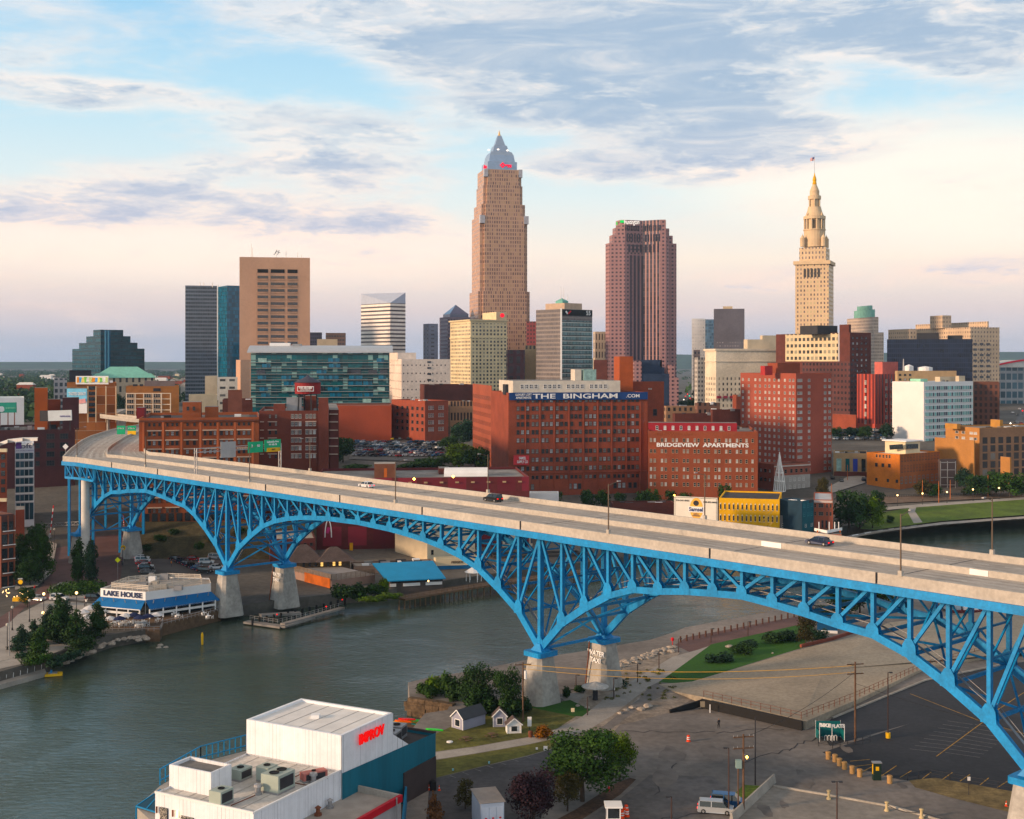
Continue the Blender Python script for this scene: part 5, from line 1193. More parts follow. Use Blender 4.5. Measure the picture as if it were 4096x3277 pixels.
# billboard buildings
PB = facade('panel brick', (.36, .14, .05), (.34, .13, .05), 5.1, 4.9, .94, .94, wrough=.9, rough=.9, band=(.03, (.6, .5, .4)))
b = Bld('billboard_brick_block', 'tan brick block carrying the food billboard and the blue sign', 262, 268, 466, 700, 4, 1532, 18, PB, ROOFG, dep=30)
for k in range(6): onbld(b, 'window', None, 352, 1546+k*22, 382, 1560+k*22, GLASS, .2, .12)
for px in (352, 384, 424, 464): MB().bar(P(px, 1690, 699.2), P(px, 1545, 699.2), .6, .5).build('pilaster', mat('tan pilaster', (.52, .42, .3), .8), b.r)
b.rooftop(4, 81, 2)
bb = root('food_billboard', 'rooftop billboard picturing colourful snack packets', 'billboard', P(370, 1537, 699))
mb = MB(); mb.bar(P(304, 1521, 698), P(434, 1521, 698), .8, 4.6); mb.build('panel', WHITE, bb)
rr = random.Random(2)
for k in range(12):
 px = 312+10.4*k; hh = rr.uniform(7, 11); mb = MB(); q = [P(px+rr.uniform(-9, -4), 1521+hh, 697.4), P(px+rr.uniform(4, 9), 1521+hh-2, 697.4), P(px+rr.uniform(3, 9), 1520-hh, 697.4), P(px+rr.uniform(-9, -3), 1519-hh, 697.4)]
 q = [Vector((p.x, 697.4-.03*k, p.z)) for p in q]; mb.face(q); mb.build('printed_packet', mat('packet %d' % (k % 6), [(.75, .3, .05), (.1, .35, .75), (.85, .7, .2), (.2, .55, .15), (.8, .82, .8), (.55, .65, .3)][k % 6], .6, var=.25, vs=.9), bb)
bb = root('blue_wall_billboard', 'tall pale blue and white billboard on the tan brick block', 'billboard', P(308, 1655, 699)); mb = MB(); mb.bar(P(268, 1580, 698.6), P(348, 1580, 698.6), .5, 7.2); mb.build('panel', mat('sky blue print', (.22, .55, .75), .6), bb)
mb = MB(); mb.bar(P(268, 1630, 698.6), P(348, 1630, 698.6), .5, 6.6); mb.build('panel', WHITE, bb); text('TASTES GREAT!', 2.4, P(309, 1576, 698.1), 0, WHITE, bb, bold=.05, fit=9.6)
MB().bar(P(316, 1607, 698.1), P(342, 1603, 698.1), .2, 2.4).build('printed_packet', mat('pink print', (.7, .35, .35), .6), bb)
b = Bld('framed_brick_block', 'orange brick block with pale frames round big dark windows', 500, 504, 716, 690, 3, 1546, 18, mat('framed brick', (.36, .15, .055), .9, var=.12), ROOFG, dep=30)
for py in (1584, 1606, 1628, 1650): b.win('front', [521, 590, 627], [py], 31, 14, mat('pale frame', (.60, .50, .40), .8), (GLASS,), 'grid')
b.win('front', [628], [1560], 30, 12, DF, (GLASS,)); b.finish()
for px in (506, 541, 575, 612, 646, 682): MB().bar(P(px, 1690, 689.4), P(px, 1574, 689.4), .45, .5).build('pilaster', MATS['pale frame'], b.r)
for py in (1574, 1596, 1618, 1640): MB().bar(P(504, py, 689.4), P(684, py, 689.4+.7), .5, .45).build('ledge', MATS['pale frame'], b.r)
b.block('roof_house', 575, 578, 700, 700, 1524, mat('roof house', (.2, .15, .14), .9)); b.rooftop(4, 91, 2)
# powerhouse at the left
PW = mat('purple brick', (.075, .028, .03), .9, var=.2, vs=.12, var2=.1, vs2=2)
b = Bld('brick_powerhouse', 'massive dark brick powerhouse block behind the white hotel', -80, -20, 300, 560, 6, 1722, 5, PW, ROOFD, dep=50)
for py in (1750, 1786, 1822, 1858): b.win('front', [202, 256], [py], 34, 22, DF, (GLASS,), 'grid')
b.win('front', [150], [1786, 1822, 1858], 18, 20, DF, (GLASS,), 'grid'); b.finish()
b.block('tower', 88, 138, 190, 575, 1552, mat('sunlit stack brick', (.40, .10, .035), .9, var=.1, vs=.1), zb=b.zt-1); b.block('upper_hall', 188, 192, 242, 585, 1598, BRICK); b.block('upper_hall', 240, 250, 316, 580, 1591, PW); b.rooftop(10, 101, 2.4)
bb = root('white_billboard', 'white billboard with faint print on the powerhouse roof', 'billboard', P(240, 1700, 557)); mb = MB(); mb.bar(P(193, 1664, 556), P(287, 1661, 556), .6, 4.6); mb.build('panel', mat('billboard print white', (.62, .66, .68), .6, var=.06, vs=.3), bb)
mb = MB(); mb.bar(P(160, 1664, 557), P(193, 1664, 556.6), .5, 4.7); mb.build('back_frame', DARK, bb); text('UNITED HOME', 1.0, P(260, 1666, 555.6), 0, mat('violet print', (.15, .1, .3), .6), bb, fit=4.6)
for px in (200, 240, 280): MB().bar(P(px, 1722, 557), P(px, 1680, 557), .3).build('post', DARK, bb)
b = Bld('white_terminal', 'white low building behind the green billboard, far left', -60, -40, 96, 700, 5, 1592, 18, WHITE, mat('pale green roof', (.45, .55, .5), .7), dep=30)
bb = root('green_billboard', 'green billboard with white mark at the left edge', 'billboard', P(30, 1690, 640)); mb = MB(); mb.bar(P(-30, 1632, 640), P(66, 1630, 640), .6, 5.2); mb.build('panel', mat('billboard green', (.01, .22, .17), .6), bb); MB().tube(P(6, 1637, 639.5), P(6, 1637, 639.2), 1.5, n=16).build('logo', WHITE, bb); text('SHERWIN', 1.2, P(42, 1633, 639.4), 0, mat('pale green print', (.25, .6, .45), .6), bb, fit=5)
for px in (0, 32, 58): MB().bar(P(px, 1700, 640.5), P(px, 1650, 640.5), .4).build('post', RUST, bb)
b = Bld('grey_angled_house', 'grey glass fronted building with a sloping white edge, far left', 212, 215, 268, 800, 4, 1514, 22, facade('grey house', (.3, .3, .32), (.06, .08, .1), 3, 4, .6, .6), ROOFW, dep=20)
# ================================================================== riverfront buildings
# hotel, left edge
b = Bld('white_hotel', 'white hotel with LOFT lettering and curved floating roof, left edge', -120, 60, 137, 470, 8, 1785, 2, mat('hotel white', (.66, .67, .70), .6, var=.04), ROOFW, dep=30)
for k in range(6):
 y0 = 1813+k*33.5
 on = onbld(b, 'window', None, 62, y0, 134, y0+24, facade('hotel glass', (.40, .42, .44), (.02, .05, .07), 1.55, 30, .88, 1.0, rough=.06), .2, .15)
 onbld(b, 'ledge', None, 60, y0+25, 136, y0+29, WHITE, .6, .4)
onbld(b, 'window', None, 64, 2014, 134, 2080, MATS['hotel glass'], .2, .15)
mb = MB(); pr_ = [(-140, 1764), (0, 1772), (30, 1760), (90, 1753), (150, 1752)]
for (a, ya), (c, yc) in zip(pr_, pr_[1:]):
 mb.face([P(a, ya+12, 468), P(c, yc+12, 466), P(c, yc, 466), P(a, ya, 468)]); mb.face([P(a, ya, 468), P(c, yc, 466), P(c+4, yc-3, 485), P(a, ya-3, 485)])
 mb.face([P(a, ya+12, 468), P(c, yc+12, 466), P(c, yc+12, 484), P(a, ya+12, 484)][::-1])
mb.build('curved_roof', ROOFW, b.r)
c = P(98, 1785, 467); n5 = Vector((math.sin(b.a), -math.cos(b.a), 0))
u = b.solve(100, b.e1); text('loft', 2.6, b.C+b.e1*u+n5*.15+Vector((0, 0, Z(1786, 470))), b.a, mat('hotel letter grey', (.10, .09, .16), .5), b.r, bold=.03, fit=4.6)
u0 = b.solve(65, b.e1); MB().bar(b.C+b.e1*.3+n5*.2+Vector((0, 0, Z(1783, 470))), b.C+b.e1*2.3+n5*.2+Vector((0, 0, Z(1783, 470))), .2, 2.4).build('logo', mat('hotel violet', (.13, .06, .26), .6), b.r)
text('A W HOTELS COMPANY', .55, b.C+b.e1*b.solve(100, b.e1)+n5*.15+Vector((0, 0, Z(1804, 470))), b.a, mat('hotel violet', (.13, .06, .26)), b.r, fit=6.4)
w_ = b.block('brick_bay', -60, -8, 27, 462, 1800, mat('hotel brick', (.28, .08, .05), .9), zb=4)
for k in range(5): MB().bar(P(4, 1828+k*33, 461), P(20, 1828+k*33, 461), .2, 1.9).build('window', GLASS, b.r)
for y_ in (1802, 2000): MB().bar(P(-60, y_, 460.5), P(28, y_, 461), 1.0, 1.2).build('cream_band', CREAM, b.r)
b.block('podium', 56, 62, 98, 440, 2040, BRICK, zb=2, dep=12)
# loft block bottom left
b = Bld('curved_balcony_block', 'dark brick loft block with balconies and white roof at the left edge', -300, 0, 57, 352, 48, 2060, 2, mat('loft purple brick', (.10, .05, .045), .9, var=.2), ROOFW, dep=30)
for k in range(5):
 for x0, x1 in ((-20, -2), ): pass
 y0 = 2090+k*56
 onbld(b, 'window', None, 6, y0-(8 if k else 0), 50, y0+34, GLASS, .2, .15); onbld(b, 'balcony_rail', None, 4, y0+34, 54, y0+37, WHITE, .15, 1.2)
 onbld(b, 'floor_band', None, 0, y0+42, 57, y0+50, mat('loft rust brick', (.22, .08, .05), .9), .4, .25)
for px in (1, 30, 55): onbld(b, 'pilaster', None, px-2, 2065, px+2, 2390, MATS['loft rust brick'], .5, .3)
onbld(b, 'ground_floor', None, 0, 2350, 57, 2420, mat('pale ground floor', (.35, .31, .27), .9), .5, .4)
# red warehouse seen above and below the deck
RW = facade('crimson warehouse', (.105, .020, .022), (.145, .016, .026), 8.5, 9, .74, .72, wrough=.9, rough=.8, u0=1)
b = Bld('crimson_warehouse', 'long dark crimson warehouse with blank panels behind the bridge deck', 1262, 1266, 2116, 424, 6, 1915, 3, RW, ROOFG, dep=40)
for px in steps(1640, 2080, 8): onbld(b, 'lintel', None, px-7, 1932, px+7, 1938, mat('tan lintel stone', (.42, .3, .18), .8), .4, .2)
b.block('brick_lift_house', 1490, 1497, 1584, 436, 1856, mat('lift house brick', (.16, .07, .045), .9, var=.15), CONC); MB().box(X(1536, 434.5), 434.4, b.zt-.5, X(1548, 434.5), 434.6, b.zt+2.6).build('door', mat('orange door', (.45, .12, .03), .7), b.r)
mb = MB();
for i in range(8):
 a0, a1 = math.pi*i/8, math.pi*(i+1)/8
 for (x0, x1) in ((1775, 1952),): mb.face([(X(x0, 440), 446-5*math.cos(a0), b.zt-.9+2.8*math.sin(a0)), (X(x1, 440), 447-5*math.cos(a0), b.zt-.9+2.8*math.sin(a0)), (X(x1, 440), 447-5*math.cos(a1), b.zt-.9+2.8*math.sin(a1)), (X(x0, 440), 446-5*math.cos(a1), b.zt-.9+2.8*math.sin(a1))])
for x0, d in ((1775, 446), (1952, 447)): mb.face([(X(x0, 440), d-5*math.cos(math.pi*i/8), b.zt-.9+2.8*math.sin(math.pi*i/8)) for i in range(9)])
mb.build('barrel_skylight', WHITE, b.r)
b.block('vent_house', 1752, 1756, 1800, 450, 1874, BRICKD)
for px, py in ((1657, 1916), (1813, 1906)):
 o = MB().lathe((X(px, 422), 421.5), [(.01, Z(py+6, 422)), (.55, Z(py, 422)), (.01, Z(py-6, 422))], 10).build('wall_lamp', LAMP, b.r)
ban = root('yellow_banner', 'yellow banner hanging on the crimson wall below the bridge', 'banner', P(1405, 2200, 421)); MB().bar(P(1405, 2202, 421), P(1405, 2172, 421), .2, 1.1).build('cloth', mat('banner yellow', (.65, .33, .03), .7), ban)
mb = MB();
for i in range(10):
 a0, a1 = math.pi*i/10, math.pi*(i+1)/10
 p = lambda a: P(1313-13*math.cos(a), 2150-70*math.sin(a), 419); mb.bar(p(a0), p(a1), .3)
mb.build('arch_frame', WHITE, b.r); MB().bar(P(1307, 2120, 420), P(1318, 2124, 420), .2, 2.0).build('mural', mat('magenta mural', (.5, .05, .2), .7), b.r)
b = Bld('cream_block', 'plain cream rendered block beside the crimson warehouse under the arch', 1580, 1709, 1900, 400, 32, 2110, 3, mat('cream render', (.58, .50, .37), .85, var=.07), ROOFW, dep=25)
b.win('front', [1729, 1838], [2211], 9, 18, DF, (GLASS,)); b.finish()
b = Bld('low_red_depot', 'low dark red depot with pale flat roof under the left arch', 1075, 1080, 1262, 394, 12, 2158, 3, mat('depot red', (.10, .03, .028), .9), CONC, dep=12, par=.3); b.win('front', steps(1095, 1245, 7), [2182], 12, 12, DF, (GLASS,)); b.finish()
# hip roofed restaurant with terrace
HR = mat('brown shingle', (.085, .065, .062), .95, var=.2, vs=.3, var2=.2, vs2=3)
b = Bld('hip_roof_restaurant', 'timber riverside restaurant with brown hip roofs and fenced terrace', 1150, 1160, 1400, 372, 14, 2248, 3, WOOD, HR, dep=18)
o = b.ring(-1.2); mb = MB(); zt = b.zt
def hipm(poly, z0, h, ins):
 e1 = (Vector((*poly[1], 0))-Vector((*poly[0], 0))); L = e1.length; e1 /= L; e2 = (Vector((*poly[3], 0))-Vector((*poly[0], 0))); W_ = e2.length; e2 /= W_
 a = Vector((*poly[0], 0)); r0, r1 = a+e1*ins+e2*W_/2+Vector((0, 0, z0+h)), a+e1*(L-ins)+e2*W_/2+Vector((0, 0, z0+h)); q = [Vector((*p, z0)) for p in poly]
 return [[q[0], q[1], r1, r0], [q[1], q[2], r1], [q[2], q[3], r0, r1], [q[3], q[0], r0]]
half = lambda u0, u1, v0, v1: [tuple(b.pt(u, v, 0)[:2]) for u, v in ((u0, v0), (u1, v0), (u1, v1), (u0, v1))]
for f in hipm(half(-1.5, b.L1*.58, -1, b.L2+1), zt-.3, 4.6, 5) + hipm(half(b.L1*.42, b.L1+1.5, -2, b.L2), zt-.2, 3.6, 5): mb.face(f)
mb.build('hip_roof', HR, b.r)
b.win('front', steps(1215, 1360, 7), [2262], 12, 18, WOOD, (GLASS, LIT, GLASS, GLASS)); b.finish()
tb = b.block('terrace_base', 1160, 1325, 1500, 352, 2322, mat('pink render', (.30, .20, .165), .9, var=.12), mat('terrace paving', (.26, .25, .25), .9), zb=1.5, dep=15, a=40)
fr = MB()
for e, L in ((tb.e1, tb.L1), (tb.e2, tb.L2)):
 n = int(L/1.6)
 for k in range(n+1): p = tb.C+e*(L*k/n); fr.bar((p.x, p.y, tb.zt-.2), (p.x, p.y, tb.zt+1.6), .12)
 for h in np.linspace(.2, 1.6, 6): fr.bar(tb.C+Vector((0, 0, tb.zt+h)), tb.C+e*L+Vector((0, 0, tb.zt+h)), .06, .16)
fr.build('terrace_fence', mat('terrace timber', (.20, .15, .11), .9, var=.2, vs=1), b.r)
p = tb.C-tb.e1*.15; MB().bar(p+tb.e2*.4+Vector((0, 0, 3.6)), p+tb.e2*(tb.L2*.62)+Vector((0, 0, 3.6)), .2, 4.2).build('painted_wall', mat('orange painted wall', (.40, .11, .03), .9, var=.25, vs=.4), b.r)
b = Bld('flat_roof_kitchen', 'low flat roofed building cluttered with rooftop equipment beside the hip roof', 1405, 1415, 1745, 376, 12, 2266, 3, mat('kitchen wall', (.22, .16, .13), .9), mat('kitchen roof', (.33, .29, .25), .9, var=.25, vs=.3), dep=24, par=.5); b.rooftop(16, 111, 1.8)
b = Bld('blue_roof_boathouse', 'boathouse with a bright blue sloping metal roof on the river edge', 1557, 1560, 1772, 352, 16, 2318, 2.5, mat('boathouse wall', (.09, .075, .07), .9), ROOFG, dep=8, par=.2)
zt = b.zt; q = [b.pt(-1, -1.2, zt-.2), b.pt(b.L1+.6, -1.2, zt-.2), b.pt(b.L1-1.0, 9, zt+3.3), b.pt(-3.6, 9, zt+3.3)]
mb = MB(); mb.face(q); mb.face([v-Vector((0, 0, .25)) for v in q][::-1]); mb.face([q[1]-Vector((0, 0, .25)), q[1], q[0], q[0]-Vector((0, 0, .25))][::-1]); mb.build('blue_roof', mat('blue metal roof', (.01, .26, .50), .5, var=.06), b.r)
for x0, x1 in ((1560, 1584), (1612, 1680), (1702, 1768)): onbld(b, 'white_skirt', None, x0, 2336, x1, 2348, WHITE, .2, .15)
onbld(b, 'window', None, 1566, 2319, 1768, 2333, GLASS, .2, .12); MB().lathe((X(1713, 350), 350.5), [(.01, Z(2330, 350)), (.3, Z(2326, 350)), (.01, Z(2322, 350))], 8).build('wall_lamp', LAMPW, b.r)
b = Bld('blue_awning_cafe', 'cream fronted cafe with blue awning and small lettering by the water', 1735, 1742, 1935, 385, 12, 2236, 3, CREAM, ROOFD, dep=14)
q = [b.pt(-.3, -2.6, Z(2284, 385)), b.pt(b.L1+.3, -2.6, Z(2284, 385)), b.pt(b.L1+.3, .1, Z(2264, 385)), b.pt(-.3, .1, Z(2264, 385))]
mb = MB(); mb.face(q); mb.face(q[::-1]); mb.build('awning', mat('blue awning', (.012, .17, .40), .6), b.r)
text('PIERSIDE', 1.0, b.pt(b.L1*.45, -.1, Z(2252, 385)), b.a, WOOD, b.r, bold=.02); onbld(b, 'window', None, 1765, 2288, 1900, 2310, LIT, .2, .1)
gz_ = root('white_gazebo', 'small white roofed gazebo on the cafe deck', 'gazebo', G(1895, 2325, 2.6)); c = G(1895, 2325, 2.6)
MB().lathe((c.x, c.y), [(2.8, 5.3), (1.0, 6.4), (.02, 7.0)], 8).build('roof', WHITE, gz_)
for k in range(6): a_ = k*1.047; MB().tube((c.x+2.2*math.cos(a_), c.y+2.2*math.sin(a_), 2.6), (c.x+2.2*math.cos(a_), c.y+2.2*math.sin(a_), 5.3), .1).build('post', WHITE, gz_)
# timber boardwalk along the far bank
mb = MB(); bp_ = [G(px, py-4, 2.6) for px, py in ((1600, 2400), (1760, 2372), (1900, 2350), (2100, 2322), (2300, 2296), (2420, 2278))]
for p, q in zip(bp_, bp_[1:]): mb.bar(p, q, 4.5, .5)
for i in range(40): f = i/39*(len(bp_)-1); k = min(int(f), len(bp_)-2); p = bp_[k].lerp(bp_[k+1], f-k); mb.tube((p.x, p.y-2, -1), (p.x, p.y-2, 2.6), .22, n=6)
tag(mb.build('timber_boardwalk', WOOD), kind='structure')
rl = MB()
for i in range(34): f = i/33*(len(bp_)-1); k = min(int(f), len(bp_)-2); p = bp_[k].lerp(bp_[k+1], f-k); rl.bar((p.x, p.y-2, 2.8), (p.x, p.y-2, 3.9), .1)
for p, q in zip(bp_, bp_[1:]):
 for h in (3.3, 3.9): rl.bar((p.x, p.y-2, h), (q.x, q.y-2, h), .08)
tag(rl.build('deck_railing', WOOD), 'timber railing along the boardwalk on the far bank', 'railing')
# tiki restaurant roofs seen through the truss
b = Bld('dark_riverside_pavilion', 'dark low pavilion behind the boardwalk seen through the truss', 1960, 1975, 2330, 405, 10, 2225, 3, mat('pavilion wall', (.05, .045, .045), .9), mat('pavilion roof', (.16, .16, .17), .9), dep=16); onbld(b, 'window', None, 1990, 2245, 2300, 2262, LIT, .2, .1) if False else None
b = Bld('pale_riverside_house', 'pale two storey house half hidden behind the truss posts', 2000, 2010, 2130, 430, 12, 2110, 3, facade('pale house', (.45, .38, .30), (.05, .06, .08), 3, 4, .4, .5), ROOFG, dep=14)
# yellow, teal and brick trio
YB = mat('yellow brick', (.70, .40, .05), .85, var=.1, vs=.2, var2=.08, vs2=2)
b = Bld('yellow_warehouse', 'bright yellow brick warehouse with arched windows and black roof', 2866, 2876, 3118, 448, -14, 1992, 3, YB, ROOFD, dep=26, par=.5)
for py in (2026, 2071): b.win('front', steps(2882, 3108, 14), [py], 6.5, 22, CREAM, (GLASS,), 'arch')
b.win('front', [2920, 3000, 3072], [2106], 8, 18, DF, (GLASS,)); b.finish()
fe = MB()
for z0 in (2045, 2090):
 p, q = P(3045, z0, 440), P(3090, z0, 439); fe.bar(p, q, 1.2, .12); fe.bar(p+Vector((0, -.6, 1)), q+Vector((0, -.6, 1)), .06)
 fe.bar(q, P(3048, z0+42, 439.5), .15, .5)
fe.bar(P(3064, 2120, 438.6), P(3064, 2008, 438.6), .14); fe.build('fire_escape', mat('escape yellow', (.6, .38, .1), .7), b.r)
mb = MB(); mb.bar(P(2990, 1990, 460), P(3060, 1981, 470), 3.5, .6); mb.build('white_parapet', WHITE, b.r)
sb = root('samsel_sign_board', 'big white sign board lettered Samsel with orange emblem and phone numbers', 'sign board', P(2784, 2090, 436))
a0, a1 = P(2697, 2035, 437), P(2870, 2047, 431); a0.z = a1.z = Z(2038, 434); ang = math.atan2((a1-a0).y, (a1-a0).x); nn = Vector((math.sin(ang), -math.cos(ang), 0))
mb = MB(); mb.bar(a0, a1, .5, 8.6); mb.build('panel', mat('sign white', (.74, .70, .62), .6, var=.04), sb)
c = (a0+a1)/2; ee = (a1-a0).normalized()
mb = MB(); mb.bar(a0+nn*.27+Vector((0, 0, 4.0)), a1+nn*.27+Vector((0, 0, 4.0)), .04, .14); mb.bar(a0+nn*.27-Vector((0, 0, 4.0)), a1+nn*.27-Vector((0, 0, 4.0)), .04, .14)
for e_ in (a0+ee*.35, a1-ee*.35): mb.bar(e_+nn*.27+Vector((0, 0, -4)), e_+nn*.27+Vector((0, 0, 4)), .14, .04)
mb.build('border_line', DARK, sb)
def disc(c, rx, rz, nn, ee, m, name, off):
 mb = MB(); mb.face([c+nn*off+ee*(rx*math.cos(2*math.pi*i/32))+Vector((0, 0, rz*math.sin(2*math.pi*i/32))) for i in range(32)]); return mb.build(name, m, sb)
disc(c+ee*.3+Vector((0, 0, .3)), 2.35, 3.7, nn, ee, mat('emblem orange', (.85, .47, .12), .6), 'emblem', .29); disc(c+ee*.2+Vector((0, 0, 2.2)), 1.0, .95, nn, ee, DARK, 'emblem', .33)
mb = MB(); mb.bar(c-ee*2.6+nn*.33, c+ee*3.0+nn*.33, .06, 2.0); mb.build('name_plate', WHITE, sb); text('Samsel', 1.9, c+ee*.2+nn*.37, ang, mat('sign navy', (.02, .04, .15), .6), sb, bold=.06, fit=4.9)
text('SUPPLY\nCOMPANY', .6, c+ee*.2+nn*.37-Vector((0, 0, 1.9)), ang, mat('sign navy', (.02, .04, .15)), sb)
text('216-241-0333', .75, c-ee*4.6+nn*.3+Vector((0, 0, 2.9)), ang, DARK, sb, bold=.02, fit=4.8); text('800-892-8092', .75, c+ee*5.2+nn*.3+Vector((0, 0, 2.7)), ang, DARK, sb, bold=.02, fit=4.8)
for f in (.06, .94): p = a0.lerp(a1, f)-nn*.5; MB().bar((p.x, p.y, 3), (p.x, p.y, Z(2000, 434)), .35).build('post', DARK, sb)
p = a0-Vector((0, .3, 0)); MB().lathe((p.x, p.y), [(.01, Z(1985, 436)), (.4, Z(1982, 436)), (.01, Z(1979, 436))], 8).build('sign_lamp', LAMP, sb)
b = Bld('grey_annex', 'small grey rendered annex between yellow and navy buildings', 3112, 3118, 3168, 446, 6, 2062, 3, mat('grey render', (.15, .15, .16), .9), ROOFG, dep=10); b.win('front', [3131], [2102], 9, 14, WF); b.finish()
b = Bld('navy_teal_bar', 'three storey building with navy side wall and teal front', 3118, 3208, 3254, 440, 44, 2005, 3, mat('navy wall', (.012, .035, .06), .85, var=.15), ROOFW, dep=20)
n_ = Vector((math.sin(b.a), -math.cos(b.a), 0))*.1; MB().wallq(tuple((b.C+n_)[:2]), tuple((b.C+b.e1*b.L1+n_)[:2]), 3, b.zt).build('teal_front', mat('teal wall', (.015, .09, .12), .8, var=.15), b.r)
b.win('front', [3216, 3232, 3246], [2025, 2060], 7, 15, mat('teal frame', (.05, .2, .24), .6), (GLASS,)); b.win('front', [3222, 3246], [2105], 7, 12, WF, (BLIND,)); b.finish(); b.rooftop(4, 121, 1.2)
b = Bld('brick_bar', 'narrow three storey brick bar with white balcony by the river', 3248, 3254, 3332, 446, 10, 1998, 3, mat('bar brick', (.26, .085, .055), .9, var=.14), mat('bar roof', (.45, .46, .48), .7), dep=26, par=.4)
b.win('front', [3261, 3308, 3322], [2022, 2054], 7, 15, mat('bar frame', (.2, .15, .12), .7), (GLASS,)); b.win('front', [3284], [2022, 2054], 20, 15, mat('bar frame', (.2, .15, .12)), (GLASS,), 'grid'); b.win('front', [3290, 3306], [2095], 8, 30, DF, (GLASS,)); b.finish()
onbld(b, 'white_frieze', None, 3256, 2001, 3330, 2010, mat('frieze', (.5, .42, .4), .8), .3, .2)
bal = MB(); p0, p1, p2 = P(3258, 2118, 436), P(3308, 2128, 430), P(3368, 2116, 436)
for p, q in ((p0, p1), (p1, p2)): bal.bar(p, q, .2, 1.0)
bal.build('balcony', WHITE, b.r); fl = MB(); fl.face([p0-Vector((0, 0, .6)), p1-Vector((0, 0, .6)), p2-Vector((0, 0, .6)), P(3330, 2108, 446)-Vector((0, 0, .6)), P(3258, 2108, 446)-Vector((0, 0, .6))]); fl.build('balcony_floor', WOOD, b.r)
for px in (3276, 3317, 3339, 3355): MB().tube(P(px, 2124, 434), P(px, 2088, 434), .16).build('balcony_post', WHITE, b.r)
for px in (3270, 3300, 3330, 3360): MB().bar(P(px, 2160, 433), P(px, 2122, 433), .4).build('post', mat('orange post', (.5, .15, .04), .8), b.r)
b.block('river_terrace', 3256, 3300, 3366, 431, 2136, mat('terrace brick', (.28, .10, .05), .9), zb=2, dep=6)
# corner building with the open spire
b = Bld('spire_corner_building', 'two tone brick corner building behind a white open lattice spire', 3028, 3096, 3240, 556, 30, 1858, 8, mat('corner brick', (.25, .09, .065), .9, var=.12), ROOFD, dep=20)
n_ = Vector((math.sin(b.a), -math.cos(b.a), 0))*.1; MB().wallq(tuple((b.C+n_)[:2]), tuple((b.C+b.e1*b.L1+n_)[:2]), 6, Z(1905, 556)).build('grey_lower_wall', mat('grey stone', (.33, .31, .29), .9), b.r)
b.win('front', [3120, 3142, 3165, 3185, 3205, 3225], [1888], 10, 15, mat('corner frame', (.22, .14, .11), .8), (GLASS,)); b.win('front', [3160, 3178, 3196, 3214], [1922, 1952], 8, 14, WF, (GLASS,)); b.win('left', [3045, 3062, 3080], [1886, 1922], 9, 13, DF); b.finish()
MB().bar(b.pt(0, -.2, b.zt-1), b.pt(b.L1, -.2, b.zt-1), .4, .5).build('cornice', mat('pale cornice', (.5, .44, .4), .8), b.r)
sp = root('lattice_spire', 'white open lattice spire standing at the street corner', 'spire', P(3118, 1962, 546)); c = P(3118, 1962, 546); mb = MB(); rng = [(2.6, Z(1965, 546)), (2.2, Z(1925, 546)), (1.7, Z(1892, 546)), (1.0, Z(1866, 546)), (.1, Z(1815, 546))]
for k in range(6):
 a_ = k*1.047
 for (r0, z0), (r1, z1) in zip(rng, rng[1:]): mb.bar((c.x+r0*math.cos(a_), c.y+r0*math.sin(a_), z0), (c.x+r1*math.cos(a_), c.y+r1*math.sin(a_), z1), .28)
 for r0, z0 in rng[:4]: mb.bar((c.x+r0*math.cos(a_), c.y+r0*math.sin(a_), z0), (c.x+r0*math.cos(a_+1.047), c.y+r0*math.sin(a_+1.047), z0), .3)
mb.tube((c.x, c.y, c.z), (c.x, c.y, Z(1808, 546)), .25); mb.build('lattice', mat('spire white', (.85, .85, .83), .7), sp)
b = Bld('pier_fronted_hall', 'low tan hall with big piers and dark glass bays behind the plaza', 3330, 3334, 3470, 600, 6, 1812, 12, mat('tan hall', (.34, .24, .14), .9), ROOFG, dep=20)
for x0, x1, m_ in ((3346, 3366, GP), (3382, 3398, GT), (3412, 3430, mat('blue banner cloth', (.03, .05, .3), .8)), (3446, 3462, GLASS)): onbld(b, 'window', None, x0, 1834, x1, 1884, m_, .2, .15)
onbld(b, 'dark_base', None, 3336, 1886, 3468, 1920, BRICKD, .4, .3); b.rooftop(5, 131, 1.2)
# orange brick building with penthouse
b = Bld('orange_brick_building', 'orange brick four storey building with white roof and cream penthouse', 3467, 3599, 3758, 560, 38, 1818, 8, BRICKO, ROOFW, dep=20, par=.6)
b.win('left', [3507, 3520, 3534, 3547, 3559], [1830], 8, 13, mat('orange frame', (.55, .3, .15), .8), (GLASS,)); b.win('left', [3506, 3532, 3558], [1866], 10, 14, DF, (GLASS,)); b.win('left', [3506, 3552, 3588], [1926], 9, 12, DF, (GLASS,))
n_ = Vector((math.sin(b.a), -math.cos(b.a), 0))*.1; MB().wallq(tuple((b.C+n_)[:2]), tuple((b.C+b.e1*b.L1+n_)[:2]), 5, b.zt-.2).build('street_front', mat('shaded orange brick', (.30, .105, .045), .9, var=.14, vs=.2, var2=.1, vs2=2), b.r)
b.win('front', steps(3608, 3750, 13), [1834], 6, 26, DF, (GLASS, BL2)); b.win('front', steps(3608, 3750, 13), [1877], 6, 26, DF, (GLASS, BL2)); b.win('front', steps(3606, 3745, 9), [1922], 8, 26, mat('teal frame', (.05, .2, .24)), (GLASS, GT)); b.finish()
q = b.block('penthouse', 3540, 3622, 3680, 570, 1768, CREAM, ROOFW, dep=8);
MB().bar(P(3558, 1790, 572), P(3612, 1786, 569.4), .3, 2.2).build('penthouse_window', GLASS, b.r); MB().bar(P(3626, 1787, 569), P(3672, 1785, 573), .3, 2.2).build('penthouse_window', GLASS, b.r)
MB().prism(q.ring(-1.0), q.zt, q.zt+.5, bot=True).build('flat_canopy', WHITE, b.r)
